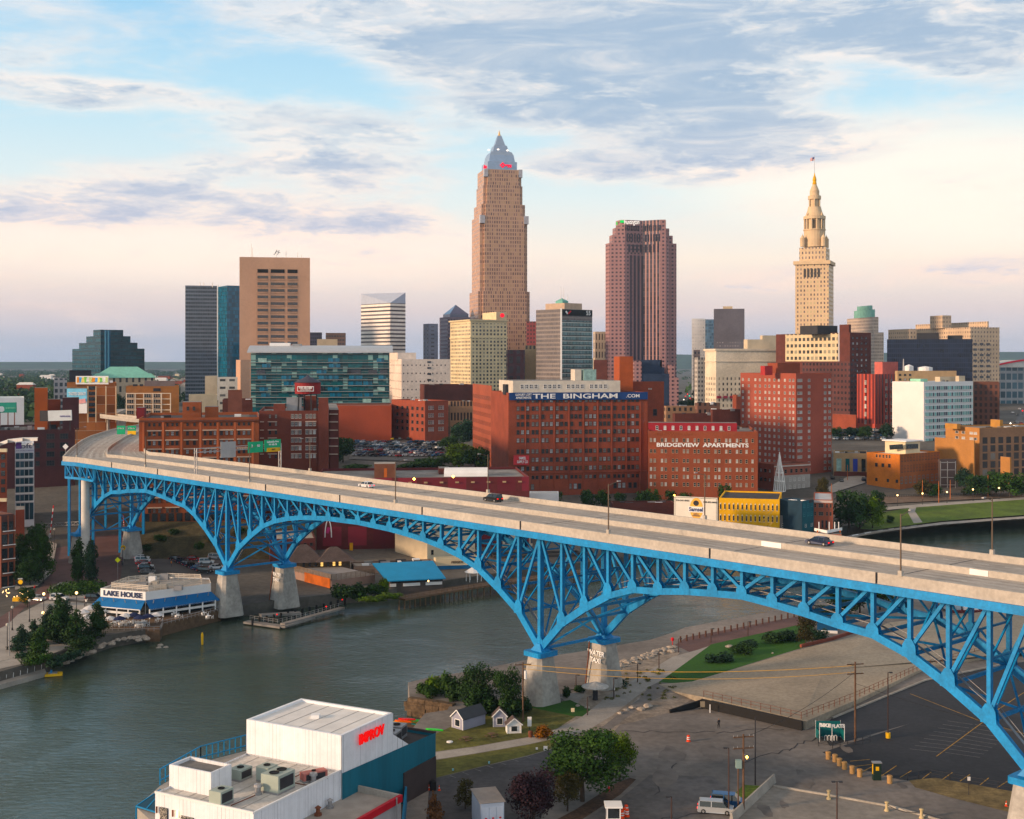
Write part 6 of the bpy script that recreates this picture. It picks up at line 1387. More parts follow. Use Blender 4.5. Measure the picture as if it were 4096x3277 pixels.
b = Bld('scaffold_annex', 'dark steel framed annex right of the orange brick building', 3752, 3760, 3826, 566, 12, 1838, 8, mat('annex wall', (.08, .06, .06), .9), ROOFD, dep=15)
fr = MB()
for px in (3762, 3790, 3822):
 fr.bar(P(px, 1990, 564), P(px, 1845, 564), .25)
for py in (1850, 1880, 1910, 1940): fr.bar(P(3760, py, 564), P(3824, py, 564), .25)
fr.build('steel_frame', STEEL, b.r)
# tan loft apartments, right edge
TL = mat('tan loft brick', (.40, .20, .075), .9, var=.12, vs=.15, var2=.1, vs2=2); TLD = facade('tan loft balconies', (.27, .15, .09), (.03, .024, .025), 4.7, 3.74, .62, .80, u0=.8, v0=1.5, v1=24, wrough=.9, pa=.1, alt=(.2, .17, .15))
b = Bld('tan_loft_apartments', 'long tan brick loft apartments with recessed balconies, right edge', 3782, 3918, 4330, 580, 22, 1712, 9, TL, ROOFG, dep=30, par=.7)
n_ = Vector((math.sin(b.a), -math.cos(b.a), 0))*.12; MB().wallq(tuple((b.C+n_)[:2]), tuple((b.C+b.e1*b.L1+n_)[:2]), 8, b.zt-.3, zb=8).build('balcony_front', TLD, b.r)
b.win('left', [3828, 3854, 3886, 3902], [1735, 1757], 13, 10, WF, (BLIND, BLIND, GLASS)); b.finish()
q = b.block('side_wing', 3739, 3896, 3900, 571, 1762, TL, zb=7); b.block('stair_tower', 3780, 3828, 3842, 587, 1696, mat('stair tower brick', (.42, .22, .07), .9)); b.block('stair_tower', 3962, 4000, 4012, 597, 1680, MATS['stair tower brick'], zb=b.zt-1); b.rooftop(12, 141, 1.6)
b.block('porch', 4002, 4040, 4046, 564, 1830, TL, zb=8, dep=5)
# ================================================================== Lake House restaurant
LH = root('riverside_restaurant', 'white LAKE HOUSE restaurant with blue awning and roof deck on the riverbank', 'restaurant', G(620, 2470, 3))
def up(px, D, z): return Vector((X(px, D), D, z))
D0 = DG(2475, 3)
fA, fB, fC = up(402, 316, 3), up(582, 311, 3), up(844, 323, 3); bk0, bk1 = up(488, 327, 3), up(676, 333, 3)
zr = Z(2368, 311)
plan = [fA, fB, fC, up(836, 331, 3), bk1, bk0]
mb = MB(); mb.prism([(p.x, p.y) for p in plan], 1, zr, top=False); mb.build('wall', WHITE, LH)
MB().face([(p.x, p.y, zr-.4) for p in plan]).build('roof', mat('deck roof', (.40, .37, .34), .9, var=.2), LH)
for p, q, nm in ((fA, fB, 0), (fB, fC, 1)):
 d = (q-p).normalized(); n = Vector((d.y, -d.x, 0)); za_, zb_ = zr-2.1, zr-4.0
 a0, a1, c0, c1 = p+n*.1, q+n*.1, p+n*2.4-d*(1 if nm == 0 else 0), q+n*2.4+d*(1.2 if nm else .4)
 z_ = lambda v, z: Vector((v.x, v.y, z))
 mb = MB(); mb.face([z_(c0, zb_), z_(c1, zb_), z_(a1, za_), z_(a0, za_)]); mb.face([z_(c0, zb_-.12), z_(c1, zb_-.12), z_(a1, za_-.12), z_(a0, za_-.12)][::-1]); mb.face([z_(c0, zb_-.25), z_(c1, zb_-.25), z_(c1, zb_), z_(c0, zb_)])
 mb.build('awning', mat('restaurant blue', (.015, .13, .34), .6, var=.08), LH)
 mb = MB(); L = (q-p).length; k = max(3, int(L/3.2));
 for i in range(k+1): t0 = p+d*(L*i/k)+n*2.3; mb.bar(z_(t0, 3), z_(t0, zb_), .3)
 for h in (4.3, zb_-1.0, zb_-.1): mb.bar(z_(p+n*2.3, h), z_(q+n*2.3, h), .2, .22)
 mb.build('porch_frame', WHITE, LH); MB().bar(z_(p+n*.3, 5), z_(q+n*.3, 5), .2, 3.6).build('window', GLASS, LH)
 for i in range(4 if nm == 0 else 6): t0 = p+d*(L*(i+.5)/(4 if nm == 0 else 6))+n*1.2; MB().bar(z_(t0, zb_+1.2), z_(t0+n*.3, zb_+2.0), .16).build('awning_lamp', STEEL, LH)
d = (fB-fA).normalized(); n = Vector((d.y, -d.x, 0)); L = (fB-fA).length
text('LAKE HOUSE', 1.75, fA+d*(L*.5)+n*.12+Vector((0, 0, zr-1.1-3)), math.atan2(d.y, d.x), mat('restaurant navy', (.02, .035, .09), .6), LH, bold=.07, fit=L*.86)
rd = MB(); inner = [p.lerp(sum(plan, Vector())/6, .18) for p in plan]
for i in range(6):
 p, q = inner[i], inner[(i+1) % 6]; L_ = (q-p).length; k = int(L_/1.5)
 for j in range(k): t0 = p.lerp(q, j/k); rd.bar((t0.x, t0.y, zr-.4), (t0.x, t0.y, zr+1.3), .12)
 for h in (.3, .7, 1.1): rd.bar((p.x, p.y, zr+h), (q.x, q.y, zr+h), .1, .22)
rd.build('roof_deck_fence', mat('fence cream', (.55, .50, .44), .8), LH)
rr = random.Random(8); cc_ = sum(plan, Vector())/6
for k in range(11): p = cc_+Vector((rr.uniform(-8, 7), rr.uniform(-9, 9), 0)); s_ = rr.uniform(.5, 1.3); MB().box(p.x-s_, p.y-s_*.7, zr-.4, p.x+s_, p.y+s_*.7, zr+rr.uniform(.3, 1.6)).build('roof_unit', rr.choice([STEEL, WHITE, DARK, CONC]), LH)
dk = MB(); dpl = [G(430, 2525, 2.4), G(640, 2527, 2.4), G(650, 2505, 2.4), G(885, 2445, 2.4), G(840, 2440, 2.4), G(580, 2475, 2.4), G(400, 2470, 2.4)]
A = sum(dpl[i].x*dpl[(i+1) % 7].y-dpl[(i+1) % 7].x*dpl[i].y for i in range(7)); dpl = dpl if A > 0 else dpl[::-1]
dk.prism([(p.x, p.y) for p in dpl], -1, 3.2); tag(dk.build('dining_terrace', WOOD), kind='structure')
rl = MB(); edge = [G(425, 2520, 3.3), G(640, 2523, 3.3), G(652, 2500, 3.3), G(886, 2440, 3.3)]
for p, q in zip(edge, edge[1:]):
 k = int((q-p).length/1.3)
 for j in range(k+1): t0 = p.lerp(q, j/max(1, k)); rl.bar((t0.x, t0.y, 3.2), (t0.x, t0.y, 4.3), .08)
 for h in (3.7, 4.3): rl.bar((p.x, p.y, h), (q.x, q.y, h), .09)
tag(rl.build('terrace_railing', STEEL), 'metal railing round the riverside dining terrace', 'railing')
# ================================================================== comedy club, bottom of the picture
IW = facade('white ribbed cladding', (.76, .78, .82), (.60, .62, .66), .62, 300, .10, 1.0, v0=-20, rough=.6, wrough=.55, var=.06)
IT = mat('teal cladding', (.018, .13, .19), .6, var=.12, vs=.3, var2=.06, vs2=2, stretch=(1, 1, .1))
IR = mat('club roof', (.52, .50, .47), .85, var=.16, vs=.25, var2=.1, vs2=2)
a_ = 62.0
club = Bld('comedy_club', 'white comedy club with red IMPROV lettering and teal side, bottom left', 986, 1364, 1569, 167.6, a_, 2943, 3, IW, mat('club white roof', (.70, .69, .67), .8, var=.1, vs=.3), cat='club', dep=20, par=.35)
cr = club.r
q = club
# teal gable wing running along the right hand side
d1, d2 = club.e1, club.e2; zt = club.zt
n_ = Vector((math.sin(club.a), -math.cos(club.a), 0))
uE = club.solve(1738, d1)
zc1 = Z(2930, (club.C+d1*uE).y)
A0 = club.C+n_*.2; z_ = lambda v, z: Vector((v.x, v.y, z))
zl = Z(3093, 167.6)
E = club.C+d1*uE+n_*.2; EB = E+d2*14
mb = MB(); mb.face([z_(A0, 1), z_(E, 1), z_(E, zc1), z_(A0, zl)]); mb.face([z_(E, 1), z_(EB, 1), z_(EB, zc1), z_(E, zc1)]); mb.build('teal_side', IT, cr)
S0 = club.C+d1*club.L1+n_*.15; uT = club.solve(1631, d1); T_ = club.C+d1*uT+n_*.15
mb = MB(); mb.face([z_(A0-n_*.05, zl), z_(T_, zl+(zc1-zl)*uT/uE), z_(S0, Z(2938, S0.y)), z_(S0, zt-.02), z_(A0-n_*.05, zt-.02)]); mb.build('white_gable', IW, cr)
sr = MB(); q0 = club.C+d1*club.L1; sr.face([z_(q0, zc1-.6), z_(E, zc1-.6), z_(EB, zc1-.6), z_(q0+d2*14, zc1-.6)]); sr.build('side_roof', ROOFD, cr)
mb = MB(); mb.bar(E+Vector((0, 0, zc1)), EB+Vector((0, 0, zc1)), .3, .3); mb.bar(z_(E, 4.2)-d1*9+n_*.12, z_(E, 4.2)-d1*.2+n_*.12, .2, 6.5); mb.build('brick_base', mat('club dark brick', (.06, .045, .045), .9), cr)
def hvac(p, w, d, h, ang, m=None, fans=1, name='hvac_unit', par_=None):
 m = m or mat('hvac green grey', (.33, .38, .34), .6, var=.1); par_ = par_ or cr
 e = Vector((math.cos(ang), math.sin(ang), 0)); f = Vector((-e.y, e.x, 0)); z0 = p.z
 rc = [tuple((p+e*a+f*c)[:2]) for a, c in ((-w/2, -d/2), (w/2, -d/2), (w/2, d/2), (-w/2, d/2))]
 mb = MB(); mb.prism(rc, z0+.25, z0+h); o = mb.build(name, m, par_)
 mb = MB()
 for k in range(fans): c = p+e*((k-(fans-1)/2)*w*.45); mb.lathe((c.x, c.y), [(.0, z0+h+.03), (min(w, d)*.22, z0+h+.03), (min(w, d)*.24, z0+h+.12)], 14)
 x_ = MB(); s = p-f*(d/2+.02); x_.bar(s-e*w*.4+Vector((0, 0, h*.55)), s+e*w*.4+Vector((0, 0, h*.55)), .05, h*.6); mb.v_ = 0
 ob = link('fan', mb.mesh('fan', BLACK)); ob.parent = o
 ob = link('coil', x_.mesh('coil', DARK)); ob.parent = o
 bs = MB(); bs.prism(rc, z0, z0+.25); ob = link('curb', bs.mesh('curb', STEEL)); ob.parent = o
for o0 in (E-d1*6+d2*4, E-d1*3+d2*5): hvac(z_(o0, zc1-.6), 2.4, 2.4, 1.9, club.a+.2, STEEL)
# lower front roof with its two boxes
low = club.block('lower_block', 621, 1012, 1484, 0, 3277, IW) if False else None
DL = 178.0
lowr = Bld.__new__(Bld); lowr.a = club.a; lowr.e1 = d1; lowr.e2 = d2; lowr.D = DL; lowr.r = cr; lowr.wins = []
zl_ = 11.8
def at(px, py, z): D = DG(py, z); return Vector((X(px, D), D, z))
pA, pB, pC, pD = at(621, 3178, zl_), at(1014, 3262, zl_), at(1362, 3090, zl_), at(1000, 3010, zl_)
pD2 = at(900, 3032, zl_)
poly = [pA, pB, pC, at(1364, 3088, zl_), at(985, 3030, zl_), at(860, 3037, zl_)]
poly = [pA, pB, pC, club.C-n_*.05+d2*.1, club.C+d2*club.L2]
pz = lambda ps, z: [(p.x, p.y, z) for p in ps]
mb = MB(); mb.prism([(p.x, p.y) for p in poly], 1, zl_+.25, top=False); mb.build('lower_wall', IW, cr)
MB().face(pz(poly, zl_)).build('lower_roof', IR, cr)
mb = MB()
for p, q in zip(poly[:2], poly[1:3]): mb.bar(z_(p, zl_+.3), z_(q, zl_+.3), .25, .25)
mb.build('roof_edge', WHITE, cr)
# square white box on the lower roof
c0 = at(845, 3290, zl_)
b0, b1, b2 = at(678, 3184, zl_), at(842, 3190, zl_), at(922, 3153, zl_)
D1 = at(845, 3188, zl_)
L1 = 6.6;
def boxat(c, l1, l2, z0, z1, m, rm, name):
 rg = [tuple((c+d1*u+d2*v)[:2]) for u, v in ((0, 0), (l1, 0), (l1, l2), (0, l2))]; mb = MB(); mb.prism(rg, z0, z1, top=False)
 ins = [tuple((c+d1*u+d2*v)[:2]) for u, v in ((.25, .25), (l1-.25, .25), (l1-.25, l2-.25), (.25, l2-.25))]
 for i in range(4):
  j = (i+1) % 4; mb.face([(*rg[i], z1), (*rg[j], z1), (*ins[j], z1), (*ins[i], z1)]); mb.face([(*ins[j], z1-.4), (*ins[i], z1-.4), (*ins[i], z1), (*ins[j], z1)])
 mb.build(name, m, cr); MB().face([(*p, z1-.4) for p in ins]).build('roof', rm, cr)
cb = at(844, 3186, zl_); k1 = (lambda px, e: ((px-CX)/F*cb.y-cb.x)/(e.x-(px-CX)/F*e.y))
boxat(cb, k1(926, d1), k1(677, d2), zl_-.1, Z(3092, cb.y), IW, ROOFG, 'stair_box')
hv = [(at(885, 3216, zl_), 2.4, 1.9, 1.9, 1), (at(962, 3115, zl_), 2.4, 2.0, 1.5, 1), (at(1068, 3122, zl_), 2.0, 2.0, 2.0, 1), (at(1112, 3160, zl_), 3.4, 2.8, 2.4, 2)]
for p, w_, dd, h, f in hv: hvac(p, w_, dd, h, club.a, None, f)
hvac(at(1255, 3120, zl_), 3.4, 1.3, 1.2, club.a-.5, mat('faded red unit', (.42, .16, .14), .7), 1)
for px, py in ((1032, 3178), (1254, 3132)): p = at(px, py, zl_); MB().lathe((p.x, p.y), [(.5, zl_), (.5, zl_+.3), (.35, zl_+.3), (.35, zl_+.9), (.55, zl_+1.0), (.5, zl_+1.3), (.05, zl_+1.45)], 12).build('roof_vent', STEEL, cr)
for a, c in (((925, 3222), (1020, 3182)), ((1166, 3115), (1212, 3092)), ((1165, 3130), (1232, 3142))): MB().tube(at(*a, zl_+.25), at(*c, zl_+.25), .07, n=6).build('roof_pipe', RUST, cr)
on = MB(); p = pA.lerp(pB, .14); f_ = (pB-pA).normalized(); nf = Vector((f_.y, -f_.x, 0))
for t0, w_, h0, h1 in ((.06, 1.2, 6, 10.4), (.28, 2.0, 7.6, 9.9), (.62, 2.2, 7.8, 9.8)): p = pA.lerp(pB, t0)+nf*.1; MB().bar(z_(p, (h0+h1)/2), z_(p+f_*w_, (h0+h1)/2), .2, h1-h0).build('window', GLASS, cr)
for t0 in (.03, .2, .24): p = pA.lerp(pB, t0)+nf*.25; MB().tube(z_(p, 9.6), z_(p, 10.4), .12).build('wall_lamp', LAMPW if t0 > .2 else RUST, cr)
for k in range(1, 7): p, q = pA.lerp(pB, k/7.3), poly[4].lerp(poly[3], k/7.3); MB().bar(z_(p, zl_+.02), z_(q, zl_+.02), .09, .03).build('roof_seam', mat('seam grey', (.36, .34, .32), .9), cr)
for k in range(1, 6): p, q = club.pt(.5, club.L2*k/6, zt-.33), club.pt(club.L1-.5, club.L2*k/6, zt-.33); MB().bar(p, q, .08, .03).build('roof_seam', mat('seam grey', (.36, .34, .32)), cr)
# annex with the red fascia
za_ = 8.6
r0, r1, r2, r3 = at(1100, 3277, za_), at(1422, 3200, za_), at(1604, 3190, za_), at(1375, 3142, za_)
g1, g2, g3 = at(1372, 3140, za_), at(1604, 3192, za_), at(1380, 3320, za_)
ap_ = [at(1000, 3345, za_), g3, g2, g1]
A = sum(ap_[i].x*ap_[(i+1) % 4].y-ap_[(i+1) % 4].x*ap_[i].y for i in range(4)); ap_ = ap_ if A > 0 else ap_[::-1]
mb = MB(); mb.prism([(p.x, p.y) for p in ap_], 1, za_-.05, top=False); mb.build('annex_wall', mat('annex grey', (.33, .32, .33), .8), cr); MB().face(pz(ap_, za_-.4)).build('annex_roof', mat('annex gravel roof', (.34, .31, .28), .9, var=.15, vs=.4), cr)
MB().bar(z_(g3, za_), z_(g2, za_), .5, .9).build('red_fascia', mat('fascia red', (.42, .015, .03), .6), cr); MB().bar(z_(g1, za_), z_(g2, za_), .35, .8).build('annex_parapet', CONC, cr)
for px, py in ((1376, 3180), (1320, 3232), (1272, 3262)): p = at(px, py, za_-.4); MB().lathe((p.x, p.y), [(.5, za_-.4), (.5, za_-.1), (.28, za_-.1), (.28, za_+.5), (.45, za_+.6), (.05, za_+.9)], 12).build('roof_vent', STEEL if px > 1300 else RUST, cr)
pp = g2.lerp(g3, .12)+Vector((.3, -.3, 0)); MB().tube(z_(pp, 3), z_(pp, za_+.6), .1).build('downpipe', STEEL, cr)
MB().bar(z_(g2, 4)+d1*.4, z_(E, 4)+n_*.5-d1*9, .3, 3.2).build('blue_gate', mat('gate blue', (.02, .16, .3), .6), cr)
# lettering on the gable
uL0, uL1 = club.solve(1424, d1), club.solve(1522, d1); IMP = mat('red neon lettering', (.80, .012, .015), emit=.55)
text('IMPROV', 2.0, club.C+d1*((uL0+uL1)/2)+n_*.55+Vector((0, 0, Z(2938, (club.C+d1*(uL0+uL1)/2).y))), club.a, IMP, cr, 'lettering', .12, bold=.02, fit=(uL1-uL0))
p = club.C+d1*(club.L1*.5)+d2*(club.L2*.55); MB().box(p.x-.6, p.y-.6, zt-.4, p.x+.6, p.y+.6, zt+.15).build('skylight', WHITE, cr)
# blue riverside canopy and railing beside the club
CB = mat('canopy blue', (.015, .20, .42), .5)
q0, q1, q2, q3 = at(545, 3225, 8.2), at(625, 3250, 8.2), at(655, 3175, 9.2), at(640, 3160, 9.2)
ca = root('riverside_canopy', 'dark blue canopy with pale blue frame at the club riverside', 'canopy', z_(q0, 3))
mb = MB(); mb.face([q0, q1, q2, q3]); mb.face([q3, q2, q1, q0]); mb.build('cover', mat('canopy dark', (.01, .05, .09), .6), ca)
for p, q in ((q0, q1), (q0, q3), (q3, q2), (q0.lerp(q1, .5), q3.lerp(q2, .5))): MB().bar(p, q, .16).build('beam', CB, ca)
for p in (q0, q1): MB().bar(z_(p, 0), p, .18).build('post', CB, ca)
rl = MB(); ed = [at(640, 3140, 8), at(803, 3045, 8), at(986, 2998, 8)]
for p, q in zip(ed, ed[1:]):
 for j in range(9): t0 = p.lerp(q, j/8); rl.bar(z_(t0, 8), z_(t0, 10.2), .14)
 for h in (8.6, 10.2): rl.bar(z_(p, h), z_(q, h), .14)
tag(rl.build('blue_railing', CB), 'blue steel railing along the river behind the club', 'railing')
dw = [at(545, 3228, 8), at(640, 3143, 8), at(803, 3049, 8), at(1010, 2996, 8), club.C+d2*club.L2, pA]
A = sum(dw[i].x*dw[(i+1) % 6].y-dw[(i+1) % 6].x*dw[i].y for i in range(6)); dw = dw if A > 0 else dw[::-1]
mb = MB(); mb.prism([(p.x, p.y) for p in dw], -1, 7.95); tag(mb.build('club_deck', PATH), kind='structure')
# ================================================================== vegetation
def leafmat(name, col, var=.45, vs=.9):
 m = mat(name, col, .75, var=var, vs=vs, spec=.2, var2=.25, vs2=4); return m
LF = [leafmat('leaves deep green', (.020, .050, .012)), leafmat('leaves mid green', (.028, .066, .012)), leafmat('leaves bright green', (.085, .145, .016)),
  leafmat('leaves plum', (.022, .010, .016)), leafmat('leaves brown green', (.05, .045, .014)), leafmat('leaves rust', (.105, .050, .022)), leafmat('leaves blue green', (.016, .043, .022)), leafmat('leaves orange', (.22, .09, .012))]
BARK = mat('bark', (.055, .042, .034), .95, var=.25, vs=2)
def crown_mesh(name, blobs, n, leaf, m, seed, core=None):
 """many small leaf clusters through the outer part of each lobe; blobs = (x, y, z, rx, rz)"""
 g = np.random.default_rng(seed); vol = np.array([b[3]**2*b[4] for b in blobs])**.67; cnt = (n*vol/vol.sum()).astype(int)
 cs = []; ns = []
 for b, k in zip(blobs, cnt):
  d = g.normal(size=(k, 3)); d /= np.linalg.norm(d, axis=1)[:, None]
  lump = 1+.18*np.sin(d[:, 0]*5+b[0]*3)*np.sin(d[:, 1]*5+b[1])+.12*np.sin(d[:, 2]*7+b[2])
  r = (1-g.random(k)**2*.55)*lump
  cs.append(np.array(b[:3])+d*r[:, None]*np.array([b[3], b[3], b[4]])); ns.append(d+g.normal(size=(k, 3))*.55)
 c = np.vstack(cs); nn = np.vstack(ns); nn /= np.linalg.norm(nn, axis=1)[:, None]
 t = np.cross(nn, g.normal(size=nn.shape)); t /= np.linalg.norm(t, axis=1)[:, None]+1e-9; u = np.cross(nn, t)
 s = leaf*(.6+.8*g.random(len(c)))[:, None]
 V = np.stack([c-t*s-u*s*.5, c+t*s*.3-u*s*.8, c+t*s*1.1+u*s*.2, c-t*s*.2+u*s*.9], 1).reshape(-1, 3)
 me = bpy.data.meshes.new(name); k = len(c)
 me.from_pydata(V.tolist(), [], [(4*i, 4*i+1, 4*i+2, 4*i+3) for i in range(k)]); me.materials.append(m); me.update()
 return me
def lobes(shape, seed):
 g = random.Random(seed); out = []
 if shape == 'round':
  out.append((0, 0, .58, .30, .30))
  for k in range(19): a = k*2.4+g.uniform(-.5, .5); z = g.uniform(.24, .86); r = g.uniform(.16, .34)*(1 if z < .65 else 1.75-z*1.15); rr = g.uniform(.13, .21)*(1 if z < .75 else .85); out.append((r*math.cos(a), r*math.sin(a), z, rr, rr*.8))
 elif shape == 'cone':
  for k in range(11): z = .10+.82*k/10; w_ = .31*(1-z)**.8+.05; a = g.uniform(0, 6.28); out.append((w_*.45*math.cos(a), w_*.45*math.sin(a), z, w_*.85, .10))
  for k in range(9): z = g.uniform(.08, .72); w_ = .30*(1-z)**.8; a = k*.7+g.uniform(-.3, .3); out.append((w_*.85*math.cos(a), w_*.85*math.sin(a), z, w_*.42, .09))
 elif shape == 'column':
  for k in range(12): z = .14+.78*k/11; w_ = .17*math.sin(min(1, (1.02-z)*2.4)*1.57); a = g.uniform(0, 6.28); out.append((.05*math.cos(a), .05*math.sin(a), z, w_+.03, .10))
 elif shape == 'bush':
  for k in range(8): a = g.uniform(0, 6.28); r = g.uniform(.05, .4); out.append((r*math.cos(a), r*math.sin(a), g.uniform(.25, .6), g.uniform(.2, .32), g.uniform(.25, .4)))
 return out
TREES = {}
def tproto(shape, li, seed, n, leaf):
 k = (shape, li, seed, n)
 if k in TREES: return TREES[k]
 lb = lobes(shape, seed); cm = crown_mesh('crown', lb, n, leaf, LF[li], seed)
 tm = None
 if shape != 'bush':
  mb = MB(); th = .5 if shape == 'round' else .8
  mb.tube((0, 0, -.02), (.01, 0, th*.55), .028, .02, 7); mb.tube((.01, 0, th*.55), (0, .01, th+.2), .02, .006, 6)
  g = random.Random(seed)
  if shape == 'round':
   for b in lb[1:9]: mb.tube((0, 0, g.uniform(.2, .4)), (b[0]*.8, b[1]*.8, b[2]), .014, .004, 5)
  tm = mb.mesh('trunk', BARK)
 TREES[k] = (cm, tm); return TREES[k]
def tree(p, h, w, shape='round', li=0, seed=1, label='', name='tree', cat='tree', group=None, n=3200, leaf=.023):
 cm, tm = tproto(shape, li, seed, n, leaf)
 base = {'round': .78, 'cone': .62, 'column': .40, 'bush': 1.0}[shape]
 r = root(name, label, cat, p, group, local=True, rz=random.random()*6.28); r.scale = (w/base, w/base, h)
 for nm, me in (('crown' if shape != 'bush' else 'foliage', cm), ('trunk', tm)):
  if me: o = bpy.data.objects.new(nm, me); C.objects.link(o); o.parent = r
 return r
def wtree(px, yb, yt, wpx, *a, z=3.0, **k):            # near bank
 p = G(px, yb, z); return tree(p, (yb-yt)*p.y/F, wpx*p.y/F, *a, **k)
def etree(px, yb, yt, wpx, *a, **k):                   # far bank
 p = GE(px, yb); return tree(p, (yb-yt)*p.y/F, wpx*p.y/F, *a, **k)
# near bank
wtree(2330, 3205, 2895, 300, 'round', 1, 11, 'big dense green tree in the mulch strip at bottom centre', n=9000, leaf=.014)
wtree(2478, 3118, 2912, 130, 'round', 2, 12, 'lighter green tree leaning out right of the big dense one', n=4500, leaf=.018)
wtree(2135, 3300, 3062, 185, 'round', 3, 13, 'dark plum leaved tree at the bottom edge', n=6500, leaf=.016)
wtree(2270, 3245, 3070, 110, 'round', 4, 14, 'brownish green tree between the plum and the big green one', n=4000, leaf=.018)
wtree(1862, 3236, 3112, 82, 'round', 4, 15, 'small thin olive tree by the dark car park', n=1600, leaf=.025)
wtree(1737, 3345, 3168, 92, 'cone', 5, 16, 'rust brown conical tree at the bottom edge', n=4000, leaf=.02)
wtree(1905, 2852, 2650, 148, 'round', 0, 17, 'dark round tree behind the pointed shed', n=5500, leaf=.016)
wtree(2028, 2862, 2655, 122, 'round', 0, 18, 'dark tall tree left of the big pier', n=5000, leaf=.016)
for k, (px, yb, yt, w_, li) in enumerate([(1700, 2775, 2720, 60, 1), (1745, 2770, 2690, 80, 2), (1790, 2790, 2680, 90, 1), (1835, 2805, 2700, 90, 0), (1722, 2790, 2735, 60, 1), (2090, 2850, 2790, 90, 0), (1890, 2852, 2770, 120, 0), (1950, 2856, 2765, 110, 0), (2035, 2866, 2775, 120, 0)]):
 wtree(px, yb, yt, w_, 'bush', li, 20+k, 'leafy bush overgrowing the old stone wall' if k < 5 else ['dark bush at the foot of the big pier', 'dark bush filling the gap above the pointed shed roof', 'dark bush between the two dark trees', 'dark bush under the tree left of the big pier'][k-5], name='bush', cat='bush', group='bushes on the stone wall' if k < 5 else None, n=1500, leaf=.05)
wtree(2167, 2950, 2895, 82, 'bush', 7, 30, 'orange flowering bush on the grass beside the path', name='bush', cat='bush', n=1400, leaf=.05)
wtree(2266, 2790, 2740, 42, 'bush', 0, 31, 'dark bush between the two near piers', name='bush', cat='bush', n=800, leaf=.06); wtree(2320, 2768, 2740, 66, 'bush', 0, 32, 'low dark shrub in front of the lettered pier', name='bush', cat='bush', n=800, leaf=.06); wtree(2490, 2745, 2712, 42, 'bush', 6, 33, 'round dark shrub right of the lettered pier', name='bush', cat='bush', n=800, leaf=.06)
for k, (px, yb, yt, w_, lb) in enumerate([(2885, 2650, 2608, 105, 'low wide shrub nearest the lawn tip'), (2960, 2615, 2566, 90, 'dark rounded shrub beside a white stone on the lawn'), (2985, 2585, 2552, 80, 'rounded shrub behind the white stone'), (3105, 2570, 2524, 100, 'shrub clump in the middle of the lawn'), (3150, 2562, 2515, 90, 'taller shrub clump left of the young tree'), (3190, 2556, 2530, 80, 'shrub clump touching the young tree'), (3280, 2560, 2516, 100, 'shrub clump in the brick planter')]):
 wtree(px, yb, yt, w_, 'bush', 0 if k % 2 else 6, 40+k, lb, name='shrub', cat='shrub', group='shrubs on the mown lawn', n=900, leaf=.05)
wtree(3222, 2585, 2458, 75, 'round', 4, 50, 'young pale olive tree at the planter corner on the lawn', n=1800, leaf=.026)
for k, (px, yb, yt, w_) in enumerate([(3370, 2470, 2350, 110), (3440, 2455, 2330, 120), (3520, 2440, 2320, 110), (3300, 2475, 2420, 80)]):
 wtree(px, yb, yt, w_, 'round', [0, 6, 1, 0][k], 55+k, ['dark tree beside the blue kiosk under the bridge', 'dark tree behind the truss, second from the blue kiosk', 'green tree glimpsed behind the right truss posts', 'small dark tree left of the blue kiosk'][k], n=1800, leaf=.028)
# far bank, left plaza
pl = [(85, 2606, 2500, 70, 'cone', 6, 'dark short spruce left of the planting bed steps'), (160, 2656, 2508, 90, 'cone', 1, 'nearest green spruce beside the river steps'), (196, 2560, 2422, 75, 'cone', 6, 'slim dark spruce beneath the lower globe lamp'), (238, 2575, 2380, 95, 'cone', 0, 'tallest spruce in the middle of the plaza clump'),
  (306, 2600, 2440, 105, 'cone', 0, 'broad spruce at the right of the plaza clump'), (388, 2545, 2405, 85, 'cone', 0, 'spruce standing before the blue restaurant awning'), (110, 2430, 2345, 55, 'round', 0, 'small dark street tree by the cafe lights'), (140, 2580, 2480, 70, 'cone', 6, 'dark spruce half hidden behind the nearest one'), (268, 2560, 2400, 80, 'cone', 6, 'dark spruce behind the tallest of the clump')]
for k, (px, yb, yt, w_, sh, li, lb) in enumerate(pl): etree(px, yb, yt, w_*1.2, sh, li, 60+k, lb, name='spruce_tree' if sh == 'cone' else 'street_tree', n=4600, leaf=.019)
for k, (px, yb, yt, w_, lb) in enumerate([(100, 2330, 2170, 95, 'leftmost of the leafy trees along the sidewalk'), (142, 2260, 2090, 100, 'tall leafy tree nearest the railway crossing gate'), (165, 2320, 2130, 90, 'leafy tree beside the brick street kerb'), (120, 2345, 2200, 110, 'broad leafy tree at the front of the sidewalk row'), (85, 2250, 2130, 60, 'small leafy tree against the loft block')]):
 etree(px, yb, yt, w_, 'round', [0, 1, 1, 0, 0][k], 75+k, lb, group='trees along the sidewalk', n=3200, leaf=.022)
etree(313, 2330, 2155, 52, 'column', 0, 81, 'left columnar tree before the slim pier', n=3000, leaf=.02); etree(363, 2330, 2158, 52, 'column', 6, 82, 'right columnar tree before the slim pier', n=3000, leaf=.02)
for k, px in enumerate((590, 640, 700, 790, 850, 960)): p = Vector((X(px, 410+k % 3*4), 410+k % 3*4, 5+k % 3*2)); tree(p, 2.2+k % 2, 4.2, 'bush', k % 2, 150+k, 'scrubby bush on the dry hillside under the left arch', name='bush', cat='bush', group='bushes on the hillside', n=700, leaf=.06)
hd = MB(); c = GE(310, 2362); g = np.random.default_rng(3)
bl = [(c.x+rx*math.cos(a), c.y+ry*math.sin(a), c.z+.5, 2.6, 1.2) for a in np.linspace(0, 6.28, 14)[:-1] for rx, ry in ((5.6, 7.0), (2.6, 3.2))]
